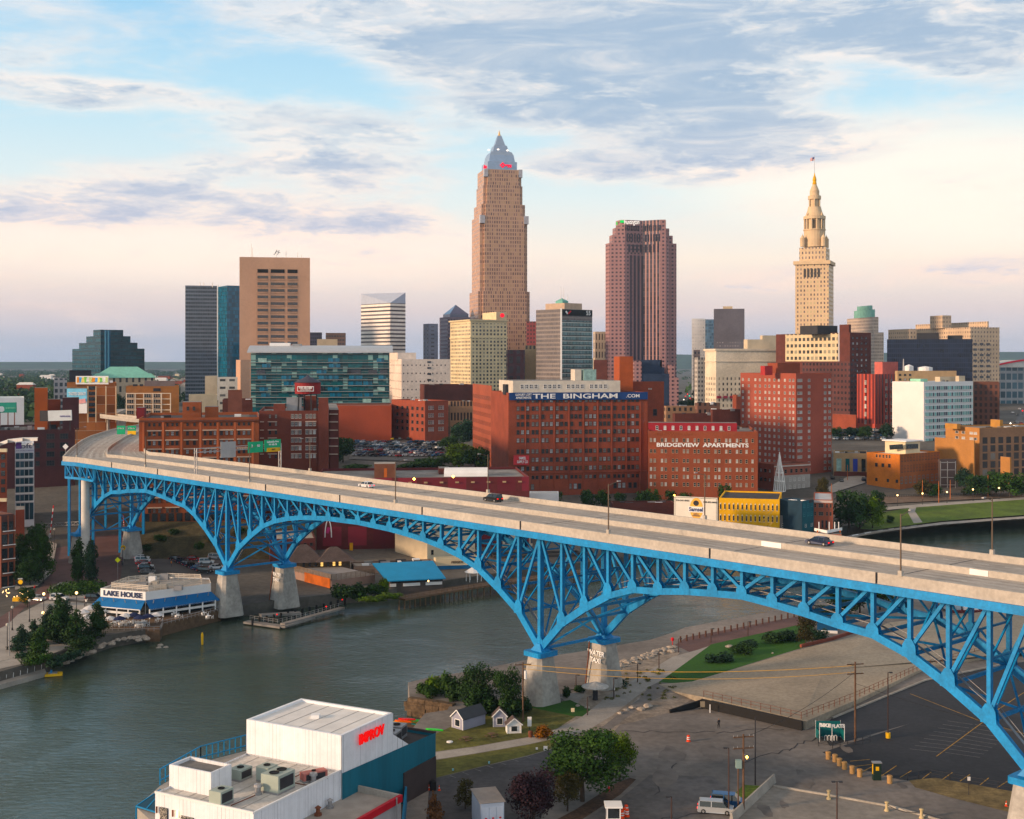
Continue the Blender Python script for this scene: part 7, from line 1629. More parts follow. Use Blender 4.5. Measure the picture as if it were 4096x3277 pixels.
tag(link('hedge', crown_mesh('hedge', bl, 4200, .28, LF[1], 3)), 'low oval hedge filling the roundabout island', 'hedge')
bl = [(*(G(px, py, 3.3)[:3]), 1.6, .8) for px, py in ((225, 2640), (250, 2632), (275, 2625), (215, 2655), (120, 2640), (300, 2615), (90, 2625))]
tag(link('hedge', crown_mesh('hedge', bl, 1500, .26, LF[6], 4)), 'low dark hedge at the foot of the plaza spruces', 'hedge')
# scrub in front of the restaurant and the river edge
for k, (px, yb, yt, w_, li, lb) in enumerate([(1375, 2400, 2330, 90, 0, 'dark bush against the pink restaurant wall'), (1430, 2395, 2322, 90, 0, 'dark bush right of the pink restaurant wall'), (1500, 2385, 2330, 70, 1, 'bush at the corner of the blue roofed boathouse'), (1542, 2375, 2303, 50, 2, 'light green sapling beside the blue roof'), (1480, 2408, 2378, 110, 2, 'bright green grassy clump at the waterline'), (1560, 2398, 2368, 90, 2, 'bright weeds below the boathouse deck'), (1640, 2130, 2090, 60, 0, 'low shrub under the arch')]):
 etree(px, yb, yt, w_, 'bush', li, 90+k, lb, name='bush', cat='bush', n=1300, leaf=.05)
# middle distance
mids = [(1372, 1850, 1742, 95, 0, 'dark tree beside the umber brick block'), (1345, 1870, 1790, 60, 0, 'narrow dark tree at the car park corner'), (1852, 1790, 1672, 95, 6, 'dark tree in front of the arcaded building'), (1800, 1810, 1740, 90, 0, 'shadowed tree right of the car park'),
  (1835, 1880, 1765, 125, 2, 'bright green tree right of the car park'), (1900, 1890, 1778, 110, 1, 'green tree behind the white skylight'), (1965, 1890, 1790, 90, 0, 'dark tree against the warehouse corner'), (1745, 1890, 1820, 110, 1, 'green tree behind the brick lift house'), (1690, 1880, 1830, 80, 1, 'bush like tree below the car park'),
  (1430, 1900, 1850, 120, 1, 'green scrub tree left of the brick lift house'), (1640, 1890, 1845, 100, 0, 'dark scrub tree right of the brick lift house')]
for k, (px, yb, yt, w_, li, lb) in enumerate(mids): etree(px, yb, yt, w_, 'round', li, 100+k % 4, lb, group='trees round the upper car park', n=2200, leaf=.028)
for k, (px, yt, li) in enumerate([(2225, 1958, 1), (2350, 1950, 0), (2410, 1955, 1), (2480, 1965, 0), (2575, 1955, 0), (2610, 1950, 1), (2685, 1955, 0), (2740, 1962, 1), (2900, 1935, 1)]):
 p = Vector((X(px, 505), 505, 6)); tree(p, Z(yt, 505)-6, 6.0, 'round', li, 120+k % 3, 'young street tree before the lettered brick apartments' if px > 2590 else 'young street tree at the foot of the bannered warehouse', name='street_tree', group='street trees along the warehouse front', n=1500, leaf=.032)
rts = [(3395, 2126, 1955, 125, 0, 'large dark tree beside the brick bar'), (3440, 2110, 1960, 110, 0, 'large dark tree behind the yellow green one'), (3490, 2118, 1982, 85, 2, 'yellow green tree on the riverside lawn edge'), (3506, 2060, 1955, 70, 0, 'dark tree behind the yellow green one'), (3290, 1990, 1905, 45, 4, 'small olive tree beside the spire building'),
  (3855, 1960, 1868, 70, 6, 'dark tree beneath the side wing of the tan lofts'), (3900, 1990, 1895, 90, 0, 'dark tree left of the riverside tree belt'), (3960, 1985, 1880, 100, 1, 'green tree in the middle of the riverside belt'), (4040, 1992, 1880, 110, 1, 'broad green tree at the right of the riverside belt'), (4085, 1990, 1905, 80, 0, 'darker tree at the right edge of the belt'), (3690, 1990, 1915, 70, 4, 'olive tree before the orange brick building'), (3735, 1992, 1930, 60, 0, 'dark small tree by the scaffold annex'),
  (3345, 1760, 1705, 50, 0, 'tree in the right hand car park'), (3410, 1755, 1705, 60, 6, 'dark tree beside parked cars'), (3460, 1760, 1700, 60, 0, 'tree at the foot of the red pier block'), (3545, 1760, 1690, 60, 6, 'tree left of the white building'), (3560, 2095, 2060, 30, 0, 'lone small tree near the lawn path'), (2770, 1650, 1590, 40, 0, 'street tree on the far square'), (2735, 1640, 1600, 50, 6, 'dark trees on the far square'), (2820, 1640, 1605, 60, 0, 'tree beside the cream hotel'), (480, 1690, 1570, 40, 6, 'dark tree between the two tan brick blocks'), (10, 1745, 1665, 60, 0, 'tree below the green billboard'), (560, 1680, 1640, 30, 0, 'small tree behind the ramp')]
for k, (px, yb, yt, w_, li, lb) in enumerate(rts): etree(px, yb, yt, w_, 'round', li, 130+k % 5, lb, n=2400, leaf=.027)
# far wooded suburbs: one mass
g = np.random.default_rng(5); bl = []
for _ in range(900):
 D = 1250*10**(g.random()*.75); px = g.uniform(-300, 1000) if g.random() < .62 else g.uniform(1000, 4500)
 bl.append((X(px, D), D, gz(D)+4, 7+D*.004, 6+3*g.random()))
for _ in range(160):
 D = g.uniform(900, 1250); px = g.uniform(-200, 300); bl.append((X(px, D), D, gz(D)+4, 7, 6))
tag(link('distant_woods', crown_mesh('distant_woods', bl, 42000, 2.6, leafmat('far leaves', (.030, .062, .022), vs=.05), 5)), kind='stuff')
for k in range(46):
 D = g.uniform(1350, 4200); px = g.uniform(-50, 740) if k % 3 else g.uniform(650, 900); w_, h = g.uniform(8, 30), g.uniform(6, 16); c = Vector((X(px, D), D, gz(D)))
 r = root('suburban_house', 'tiny pale building among the far trees on the left horizon', 'house', c, 'small buildings among the far trees', local=True)
 mb = MB(); mb.box(-w_/2, -5, -1, w_/2, 5, h); o = link('wall', mb.mesh('wall', [WHITE, CREAM, CONC, BRICK][k % 4])); o.parent = r
 mb = MB(); mb.frustum([(-w_/2-.5, -5.5), (w_/2+.5, -5.5), (w_/2+.5, 5.5), (-w_/2-.5, 5.5)], h, [(-w_/2+2, -.3), (w_/2-2, -.3), (w_/2-2, .3), (-w_/2+2, .3)], h+3); o = link('roof', mb.mesh('roof', [ROOFG, ROOFD, ROOFW][k % 3])); o.parent = r
# rocks along both banks
def rock(p, s, seed, label, group, m):
 g = random.Random(seed); mb = MB(); n = 7; prof = [(.01, -.3), (.9, -.1), (1, .3), (.6, .75), (.02, .9)]
 rad = [[g.uniform(.75, 1.2) for _ in range(n)] for _ in prof]
 for k in range(len(prof)-1):
  for i in range(n):
   j = (i+1) % n; q = []
   for kk, ii in ((k, i), (k, j), (k+1, j), (k+1, i)): r_ = prof[kk][0]*rad[kk][ii]*s; q.append((r_*math.cos(6.283*ii/n), r_*math.sin(6.283*ii/n), prof[kk][1]*s))
   mb.face(q)
 return mb.mesh('rock', m)
RK = mat('pale rock', (.36, .32, .28), .9, var=.3, vs=1.5); RKM = [rock(None, 1, k, '', '', RK) for k in range(5)]
def put(me, name, p, s, rz, label, cat, group):
 o = bpy.data.objects.new(name, me); C.objects.link(o); o.location = p; o.scale = (s, s*.9, s*.75) if isinstance(s, float) else s; o.rotation_euler.z = rz; return tag(o, label, cat, group)
rr = random.Random(6)
for k in range(95):
 f = k/94; a, c = [(250, 2660), (345, 2618), (470, 2572), (600, 2555)][int(min(2.999, f*3))], [(345, 2618), (470, 2572), (600, 2555), (600, 2555)][int(min(2.999, f*3))]
 t_ = f*3 % 1; p = G(a[0]+(c[0]-a[0])*t_+rr.uniform(-12, 12), a[1]+(c[1]-a[1])*t_-rr.uniform(-2, 22), .6+rr.random()); put(RKM[k % 5], 'rock', p, rr.uniform(.5, 1.2), rr.random()*6, 'rough boulder in the rubble bank below the plaza spruces', 'rock', 'boulders below the spruces')
for k in range(60):
 f = k/59; p = G(2440+250*f+rr.uniform(-16, 16), 2672-80*f+rr.uniform(-8, 14), 3.0); put(RKM[k % 5], 'rock', p, rr.uniform(.35, 1.0), rr.random()*6, 'pale boulder along the rubble shore beside the near pier', 'rock', 'boulders along the rubble shore')
for k, (px, py, s_) in enumerate([(2918, 2590, .9), (3091, 2614, .35), (2565, 2840, .9), (2530, 2832, .7), (2590, 2828, 1.0), (2480, 2855, .6), (2505, 2842, .6), (2350, 2832, .6), (2310, 2825, .5)]):
 put(RKM[k % 5], 'rock', G(px, py, 3), s_, k, ['white stone beside the lawn shrubs', 'small pale stone near the lawn edge'][k] if k < 2 else 'pale boulder at the edge of the concrete path', 'rock', None if k < 2 else 'boulders by the path')
tf = MB()
# weeds on the rubble shore
bl = [(*(G(2400+rr.random()*300, 2690+rr.uniform(-10, 110)-0.0, 3.05)), rr.uniform(.25, .6), .25) for _ in range(60)]
tag(link('weeds', crown_mesh('weeds', bl, 3000, .12, leafmat('dry weeds', (.13, .13, .05)), 9)), kind='stuff')
# ================================================================== vehicles
PAINT = {n: mat('car paint '+n, c, .28, .25, var=.04, spec=.5) for n, c in dict(white=(.74, .74, .75), silver=(.42, .44, .46), black=(.012, .012, .014), navy=(.012, .022, .06), red=(.32, .015, .02), grey=(.12, .125, .13), blue=(.03, .10, .24), yellow=(.75, .5, .03)).items()}
CGL = mat('car glass', (.012, .016, .02), .05, spec=.7); TAIL = mat('tail lamp', (.9, .02, .02), emit=1.5); HEADL = mat('head lamp', (1, .9, .75), emit=2.5)
def car_bits(kind):
 Lh, W, H, hood, trunk = {'sedan': (2.3, .9, 1.42, .95, .55), 'suv': (2.35, .95, 1.72, 1.0, .08), 'van': (2.5, .98, 1.78, .75, .05)}[kind]
 zb = .88 if kind == 'sedan' else 1.0
 body, gl, roof, lamp = MB(), MB(), MB(), MB()
 prof = [(-Lh, .35), (-Lh+.1, .22), (Lh-.1, .22), (Lh, .40), (Lh-.02, zb-.18), (Lh-hood, zb), (-Lh+trunk, zb+.02), (-Lh+.03, zb-.02)]
 n = len(prof); ins = [.04, 0, 0, .05, .09, .04, .04, .05]
 lft = [(x_, W-i_, z_) for (x_, z_), i_ in zip(prof, ins)]; rgt = [(x_, -W+i_, z_) for (x_, z_), i_ in zip(prof, ins)]
 for i in range(n):
  j = (i+1) % n; body.face([lft[i], lft[j], rgt[j], rgt[i]])
 body.face(lft[::-1]); body.face(rgt)
 a0, a1, c0, c1 = Lh-hood, -Lh+trunk+.02, Lh-hood-.75, -Lh+trunk+(.55 if kind == 'sedan' else .28)
 base = [(a1, -W+.07), (a0, -W+.07), (a0, W-.07), (a1, W-.07)]; top = [(c1, -W+.24), (c0, -W+.24), (c0, W-.24), (c1, W-.24)]
 gl.frustum(base, zb, top, H-.06, top=False)
 roof.prism(top, H-.06, H, bot=True)
 for x_ in ((a0+a1)/2-.2, (c1+a1)/2+.05):
  for s in (-1, 1): roof.bar((x_, s*(W-.06), zb), (x_, s*(W-.22), H-.03), .12, .06)
 return body, gl, roof, Lh, W, zb
def wheel_mb():
 mb = MB(); mb.lathe((0, 0), [(.01, -.11), (.2, -.12), (.33, -.10), (.34, .10), (.2, .12), (.01, .11)], 14); return mb
def car_proto(kind, paint):
 body, gl, roof, Lh, W, zb = car_bits(kind)
 r = root('parked_car', None, None, (0, -400, -50), local=True)
 o = link('body', body.mesh('body', PAINT[paint]), r); o = link('windows', gl.mesh('windows', CGL), r); o = link('roof', roof.mesh('roof', PAINT[paint]), r)
 wm = wheel_mb().mesh('wheel', BLACK); rim = MB().lathe((0, 0), [(.01, -.125), (.17, -.13), (.18, -.12)], 10).mesh('rim', STEEL)
 for sx in (-1, 1):
  for sy in (-1, 1):
   o = link('wheel', wm, r); o.location = (sx*(Lh-.85), sy*(W-.1), .34); o.rotation_euler = (R(90*sy), 0, 0)
   q = link('rim', rim); q.parent = o
 for sy in (-1, 1):
  for nm, m, x_ in (('headlight', WHITE, Lh-.03), ('tail_light', TAIL, -Lh+.0)):
   mb = MB(); mb.box(x_-.06, sy*(W-.28)-.18, zb-.32, x_+.06, sy*(W-.28)+.18, zb-.16); link(nm, mb.mesh(nm, m), r)
 return r
PROTO = {}
def car(p, rz, kind, paint, label, name='parked_car', cat='car', group=None):
 k = (kind, paint)
 if k not in PROTO: PROTO[k] = car_proto(kind, paint); r = PROTO[k]; r.location = p; r.rotation_euler.z = rz
 else: r = copy_tree(PROTO[k], p, rz)
 r.name = name; tag(r, label, cat)
 if group: r['group'] = group
 elif 'group' in r.keys(): del r['group']
 return r
SIMPLE = {}
def small_car(p, rz, kind, paint, label, group):
 k = (kind, paint)
 if k not in SIMPLE:
  body, gl, roof, Lh, W, zb = car_bits(kind); mb = MB()
  for s, mi in ((body, 0), (gl, 1), (roof, 0)):
   n = len(mb.v); mb.v += s.v; mb.f += [tuple(i+n for i in f) for f in s.f]; mb.mi += [mi]*len(s.f); mb.uv += s.uv
  for sx in (-1, 1): mb.bar((sx*(Lh-.85), -W-.02, .33), (sx*(Lh-.85), W+.02, .33), .6, .64, 2)
  SIMPLE[k] = mb.mesh('parked_car', [PAINT[paint], CGL, BLACK])
 o = bpy.data.objects.new('parked_car', SIMPLE[k]); C.objects.link(o); o.location = p; o.rotation_euler.z = rz; return tag(o, label, 'car', group)
RD = math.atan2(BU.y, BU.x)
def on_deck(px, py):
 D = DG(py, ZD+.02); return Vector((X(px, D), D, ZD+.02))
car(on_deck(1466, 1950), RD, 'sedan', 'white', 'white sedan driving on the bridge deck', 'moving_car')
car(on_deck(1972, 2006), RD, 'suv', 'black', 'black estate car with lit tail lamps on the bridge deck', 'moving_car')
car(on_deck(3277, 2180), RD, 'sedan', 'navy', 'dark navy sedan on the far lanes of the bridge', 'moving_car')
car(G(2862, 3250, 3.02), R(-12), 'van', 'silver', 'silver minivan parked nearest the concrete barrier', 'parked_van', 'van'); car(G(2912, 3222, 3.02), R(-14), 'van', 'blue', 'blue minivan parked behind the silver one', 'parked_van', 'van')
pc = list(PAINT)
rr = random.Random(12)
for k in range(8):
 px, py = 562+3*k+ (6 if k > 4 else 0), 2216+11*k; cl = ['white', 'black', 'white', 'white', 'red', 'white', 'black', 'grey'][k]
 car(GE(px, py)+Vector((0, 0, .1)), R(8), 'suv' if k in (0, 3, 6) else 'sedan', cl, 'farthest white SUV in the left row of the river car park' if k == 0 else cl+' car in the left row of the river car park', group='cars in the river car park')
for k in range(9):
 px, py = 705+14.5*k, 2242+6.3*k; cl = ['black', 'grey', 'navy', 'black', 'navy', 'black', 'blue', 'navy', 'black'][k]
 car(GE(px, py)+Vector((0, 0, .1)), R(-20), 'suv' if k in (2, 5, 8) else 'sedan', cl, cl+' car in the long right row of the river car park', group='cars in the river car park')
for px, py, cl, kd, lb in [(772, 2243, 'red', 'sedan', 'bright red car at the back of the river car park'), (826, 2255, 'white', 'suv', 'white SUV behind the dark row, near the truss foot'), (866, 2276, 'white', 'sedan', 'white car closest to the big truss foot'), (862, 2236, 'silver', 'suv', 'silver SUV parked apart under the truss'), (150, 2402, 'silver', 'sedan', 'silver car with headlamps entering the roundabout'), (236, 2402, 'white', 'suv', 'white SUV on the roundabout'), (378, 2402, 'black', 'suv', 'black SUV beside the LAKE HOUSE sign corner'), (72, 2222, 'white', 'sedan', 'white car beside the loft block')]:
 car(GE(px, py)+Vector((0, 0, .1)), R(rr.uniform(-25, 25)), kd, cl, lb)
lot = 0
for row, y0 in enumerate([1776, 1786, 1796, 1806, 1817, 1828]):
 for i in range(17):
  if rr.random() < .06: continue
  px = 1418+(row % 2)*8+i*21.3+rr.uniform(-3, 3)-(6-row)*1.0; p = GE(px, y0+rr.uniform(-1.5, 1.5)+ (px-1600)*.006); p.z += .5
  cl = rr.choice(['white', 'white', 'silver', 'silver', 'black', 'black', 'grey', 'grey', 'navy', 'blue', 'red']); small_car(p, R(rr.choice([40, 40, 220])+rr.uniform(-4, 4)), rr.choice(['sedan', 'sedan', 'suv']), cl, cl+' car in the crowded car park behind the bridge', 'cars in the crowded upper car park')
for i in range(9): p = GE(1440+i*32, 1762); p.z += .5; cl = ['navy', 'black', 'grey', 'black', 'yellow', 'grey', 'black', 'silver', 'black'][i]; small_car(p, R(95), 'sedan', cl, 'yellow cab at the back of the upper car park' if cl == 'yellow' else cl+' car along the back wall of the upper car park', 'cars along the back of the upper car park')
for row, y0 in enumerate([1727, 1738, 1750, 1762]):
 for i in range(11):
  px = 3335+i*21+row*4+rr.uniform(-3, 3); p = GE(px, y0); p.z += .5; cl = rr.choice(['white', 'silver', 'black', 'grey', 'navy', 'blue']); small_car(p, R(20), rr.choice(['sedan', 'suv']), cl, cl+' car in the right hand car park before the red pier block', 'cars in the right hand car park')
for i, (px, py, cl) in enumerate([(4040, 1716, 'white'), (4066, 1694, 'silver'), (4050, 1655, 'white'), (4085, 1700, 'red'), (4070, 1665, 'grey'), (4048, 1740, 'black'), (4078, 1640, 'white'), (3330, 1918, 'black'), (3366, 1930, 'grey'), (3455, 1926, 'navy')]):
 p = GE(px, py); p.z += .5; small_car(p, R(80), 'sedan', cl, cl+(' car driving on the far avenue at the right edge' if i < 7 else ' car parked by the street behind the riverside trees'), 'cars on the far avenue' if i < 7 else 'cars by the plaza street')
for i, (px, py, m) in enumerate([(2742, 1598, TAIL), (2750, 1588, TAIL), (2760, 1606, TAIL), (2768, 1612, TAIL), (2735, 1612, HEADL), (2758, 1596, mat('green signal', (.05, .9, .5), emit=1.5)), (2786, 1618, HEADL), (4042, 1714, HEADL), (4052, 1730, MATS['green signal']), (4075, 1730, MATS['green signal']), (4090, 1660, TAIL)]):
 p = GE(px, py); mb = MB(); mb.tube((p.x, p.y, p.z), (p.x, p.y, p.z+3.2), .12); o = mb.build('post', DARK); r = root('signal_lamp', ['red', 'green', 'white'][0 if m is TAIL else 2 if m is HEADL else 1]+' signal lamp far down the '+('central' if px < 3000 else 'right hand')+' avenue', 'signal lamp', p, 'signal lamps on the far avenues'); o.parent = r; o.location = -r.location
 o = MB().lathe((p.x, p.y), [(.01, p.z+2.6), (.7, p.z+3.3), (.01, p.z+4.0)], 8).build('lamp', m, r)
# ================================================================== bridge furniture
def lamp_post(p, h, ang, label, arm=2.4, name='lamp_post', group=None, base=True, m=None, lit=False):
 m = m or mat('brown pole', (.13, .095, .07), .7); r = root(name, label, 'lamp post', p, group, local=True, rz=ang)
 mb = MB(); mb.tube((0, 0, 0), (0, 0, h), .13, .09, 8); link('pole', mb.mesh('pole', m), r)
 mb = MB(); mb.tube((0, 0, h-.3), (arm, 0, h+.3), .06, .05, 6); link('arm', mb.mesh('arm', m), r)
 mb = MB(); mb.box(arm-.2, -.16, h+.22, arm+.55, .16, h+.38); link('lamp_head', mb.mesh('lamp_head', LAMP if lit else STEEL), r)
 if base: mb = MB(); mb.box(-.3, -.3, 0, .3, .3, .75); link('base', mb.mesh('base', PARM), r)
 return r
for px, lb in [(308, 'bridge lamp post nearest the left bend'), (582, 'bridge lamp post left of the sign gantry'), (998, 'bridge lamp post below the green signs'), (1582, 'bridge lamp post before the brick lift house'), (2434, 'bridge lamp post over the big near pier'), (3603, 'bridge lamp post on the near parapet, far right')]:
 u = u_at(px, VN+.15); p = B(u, VN+.15, ZD+1.0) if u < 207 else ledge[39]+Vector((0, 0, ZD+1)); lamp_post(p, 8.6 if px > 400 else 9, RD+R(-90), lb)
for px, lb in [(1952, 'far side bridge lamp post by the dark estate car'), (2819, 'far side bridge lamp post in front of the sign board'), (3969, 'far side bridge lamp post over the river bend'), (1240, 'far side bridge lamp post by the umber block')]:
 p = B(u_at(px, VF-.15), VF-.15, ZD+1.0); lamp_post(p, 8.6, RD+R(90), lb)
def gantry(pa, pb, h, label, signs):
 r = root('sign_gantry', label, 'sign gantry', pa); d = (pb-pa).normalized()
 for p in (pa, pb):
  mb = MB()
  for s in (-.6, .6):
   q = p+BU*s; mb.tube(q, q+Vector((0, 0, h)), .14, n=6)
  for k in range(4): mb.bar(p+BU*(.6 if k % 2 else -.6)+Vector((0, 0, h*k/4)), p+BU*(-.6 if k % 2 else .6)+Vector((0, 0, h*(k+1)/4)), .1)
  mb.build('leg', STEEL, r)
 mb = MB(); L = (pb-pa).length; n = int(L/2)
 for s in (-.5, .5):
  for z in (h-1.1, h-.1): mb.bar(pa+BU*s+Vector((0, 0, z)), pb+BU*s+Vector((0, 0, z)), .14)
 for k in range(n): mb.bar(pa+d*(L*k/n)+BU*.5+Vector((0, 0, h-1.1 if k % 2 else h-.1)), pa+d*(L*(k+1)/n)+BU*.5+Vector((0, 0, h-.1 if k % 2 else h-1.1)), .08)
 mb.build('truss_beam', STEEL, r)
 for f, w_, hh, m, tx, dz in signs:
  c = pa+d*(L*f)-BU*.75+Vector((0, 0, h-.6+dz)); mb = MB(); mb.bar(c-d*w_/2, c+d*w_/2, .12, hh); mb.build('sign_panel', m, r)
  ang = math.atan2(d.y, d.x)
  for body, size, du, dv, tm in tx: text(body, size, c+d*du-BU*.1+Vector((0, 0, dv)), ang, tm, r, 'lettering', .02, bold=.02)
 return r
SG_ = mat('sign green', (.005, .34, .17), .5); SY = mat('sign yellow', (.85, .50, .02), .5)
ga = B(u_at(783, VN+.3), VN+.3, ZD+.6); gb = B(u_at(783, VN+.3)-3, VF-.3, ZD+.6); gb = B(u_at(1120, VF-.3), VF-.3, ZD+.6)
gantry(ga, gb, 7.2, 'overhead sign gantry with green Lakeside Ave sign across the bridge', [(.355, 4.8, 4.2, STEEL, [], -.2), (.68, 5.0, 3.0, SG_, [('2', 1.1, -1.2, .3, WHITE), ('90', .9, .9, .3, WHITE)], 0), (.89, 5.6, 3.2, SG_, [('Lakeside Ave', .75, 0, 1.0, WHITE), ('W 6th St', .75, 0, .25, WHITE)], .2), (.90, 4.6, 1.1, SY, [('EXIT', .6, 0, 0, DARK)], -1.0)])
for px0, lb, m2 in ((484, 'small green overhead sign far along the bend', None), (527, 'green and yellow overhead sign against the factory corner', 1)):
 r = root('overhead_sign', lb, 'sign', P(px0, 1760, 520)); w_ = 3.4; c = P(px0, 1722, 512); mb = MB(); mb.box(c.x-w_/2, c.y, c.z-1.6, c.x+w_/2, c.y+.15, c.z+1.9); mb.build('panel', SG_, r); text('E 9th St', .8, c+Vector((0, -.1, .8)), 0, WHITE, r)
 if m2: mb = MB(); mb.box(c.x-w_/2, c.y-.1, c.z-1.8, c.x+w_/2, c.y+.1, c.z-.2); mb.build('yellow_panel', SY, r)
 MB().tube((c.x, c.y+.3, ZD), (c.x, c.y+.3, c.z+1.5), .14).build('post', STEEL, r)
r = root('diamond_sign', 'pale diamond sign by the bridge bend', 'sign', P(262, 1800, 452)); c = P(262, 1787, 452); MB().bar(c-Vector((1.0, 0, 0)), c+Vector((1.0, 0, 0)), .08, 2.0); mb = MB(); mb.face([(c.x-1.1, c.y, c.z), (c.x, c.y, c.z-1.1), (c.x+1.1, c.y, c.z), (c.x, c.y, c.z+1.1)]); mb.face([(c.x-1.1, c.y+.06, c.z), (c.x, c.y+.06, c.z+1.1), (c.x+1.1, c.y+.06, c.z), (c.x, c.y+.06, c.z-1.1)]); mb.build('panel', WHITE, r); MB().tube((c.x, c.y+.1, c.z-4), (c.x, c.y+.1, c.z), .06).build('post', STEEL, r)
# ================================================================== near bank furniture
BRN = mat('utility pole timber', (.12, .07, .045), .9, var=.25, vs=1)
def near(px, py, z=3.02): return G(px, py, z)
def pole(px, yb, yt, label, arms=0, name='utility_pole', r_=.16, m=BRN, ang=.2, z=3.02, extra=None):
 p = near(px, yb, z); h = (yb-yt)*p.y/F; r = root(name, label, 'utility pole' if 'utility' in name else 'lamp post', p)
 MB().tube(p, p+Vector((0, 0, h)), r_, r_*.7, 8).build('pole', m, r)
 for k in range(arms):
  c = p+Vector((0, 0, h-.4-1.6*k)); e = Vector((math.cos(ang), math.sin(ang), 0))*1.5; MB().bar(c-e, c+e, .14, .16).build('crossarm', m, r)
  mb = MB()
  for s in (-1, -.6, .6, 1): mb.tube(c+e*s+Vector((0, 0, .08)), c+e*s+Vector((0, 0, .3)), .05, n=6)
  mb.build('insulator', STEEL, r)
 return r, p, h
r, p, h = pole(2092, 2887, 2650, 'wooden utility pole with white transformer beside the dark trees', 1); MB().tube(p+Vector((.45, 0, h*.72)), p+Vector((.45, 0, h*.86)), .24, n=10).build('transformer', WHITE, r); W1 = p+Vector((0, 0, h-.4))
r, p, h = pole(3421, 2968, 2648, 'tall wooden utility pole with two crossarms behind the bike shelter', 2, r_=.2); W2 = p+Vector((0, 0, h-.6))
r, p, h = pole(2974, 3248, 2937, 'wooden utility pole carrying the lit orange street lamp', 2, r_=.18); SL = p; W3 = p+Vector((0, 0, h-.5))
c = near(2986, 3248); zc = Z(3029, p.y); MB().bar((p.x, p.y, zc+.5), (X(2986, p.y), p.y-.1, zc+.15), .06).build('lamp_arm', STEEL, r); MB().lathe((X(2987, p.y), p.y-.1), [(.01, zc-.25), (.2, zc), (.12, zc+.2), (.01, zc+.25)], 10).build('lamp', LAMP, r)
MB().box(p.x-1.1, p.y-.3, Z(3072, p.y), p.x-.3, p.y+.3, Z(3040, p.y)).build('cabinet', mat('cabinet green', (.25, .35, .33), .6), r); MB().tube((p.x-.75, p.y, 3), (p.x-.75, p.y, Z(3072, p.y)), .1).build('cabinet_post', BRN, r)
pole(3021, 3140, 2866, 'tall slim grey lamp pole behind the lit utility pole', 0, 'street_lamp', .12, DARK)
MB()
def tlamp(px, yb, yt, label, two=True, m=None, side=-1):
 r, p, h = pole(px, yb, yt, label, 0, 'parking_lot_lamp', .11, m or mat('lamp brown', (.06, .035, .03), .7)); mb = MB()
 for s in ((-1, 1) if two else (side,)): MB().box(p.x+s*.25-(.5 if s < 0 else 0), p.y-.18, p.z+h-.1, p.x+s*.25+(.5 if s > 0 else 0), p.y+.18, p.z+h+.06).build('lamp_head', DARK, r)
 MB().bar((p.x-.7 if two or side < 0 else p.x, p.y, p.z+h), (p.x+.7 if two or side > 0 else p.x, p.y, p.z+h), .07).build('arm', DARK, r); return r, p
tlamp(2915, 3262, 2992, 'dark lamp pole with one arm beside the minivans', False); tlamp(3348, 3300, 3127, 'brown twin headed lamp pole at the bottom edge'); r, p = tlamp(3552, 2952, 2690, 'single arm lamp pole with a yellow base in the fresh car park', False, side=1); MB().tube(p, p+Vector((0, 0, .9)), .42, n=12).build('yellow_base', YEL, r)
tlamp(2686, 3330, 3187, 'slim lamp pole with white head at the bottom edge', False)
for px, yb, yt in [(2350, 2861, 2787), (2455, 2795, 2713), (2550, 2729, 2655), (2636, 2672, 2604), (2304, 2752, 2700), (2714, 2610, 2555), (2844, 2570, 2515), (2992, 2545, 2487)]:
 tlamp(px, yb, yt, {2350: 'low dark lamp post on the near end of the path', 2455: 'dark lamp post with white notice beside the round shelter', 2550: 'dark lamp post in the middle of the rubble shore', 2636: 'dark lamp post where the path meets the promenade', 2304: 'dark lamp post between the two near piers', 2714: 'dark lamp post at the start of the brick promenade', 2844: 'lamp post at the lawn tip by the promenade', 2992: 'lamp post farther along the promenade'}[px], False, side=1)
# wires
def wire(a, b, sag, label, m, r_=.05):
 mb = MB(); N_ = 16; pts = [a.lerp(b, i/N_)-Vector((0, 0, sag*4*(i/N_)*(1-i/N_))) for i in range(N_+1)]
 for p, q in zip(pts, pts[1:]): mb.tube(p, q, r_, n=5, cap=False)
 return tag(mb.build('overhead_wire', m), label, 'cable')
WY = mat('yellow cable guard', (.55, .33, .08), .7); WD = mat('cable black', (.02, .02, .02), .7)
wire(W1, W2, 1.2, 'yellow sleeved overhead wire crossing before the big piers', WY, .05); wire(W1-Vector((0, 0, .7)), W2-Vector((0, 0, 1.1)), 1.5, 'lower yellow sleeved wire crossing before the big piers', WY, .04)
wire(W2-Vector((0, 0, 3)), Vector((W2.x+40, W2.y-22, 8)), 1.5, 'dark wire running over the fresh car park', WD, .03); wire(W3, W2-Vector((0, 0, 1)), 1.0, 'thin dark wire from the lit pole to the tall pole', WD, .03)
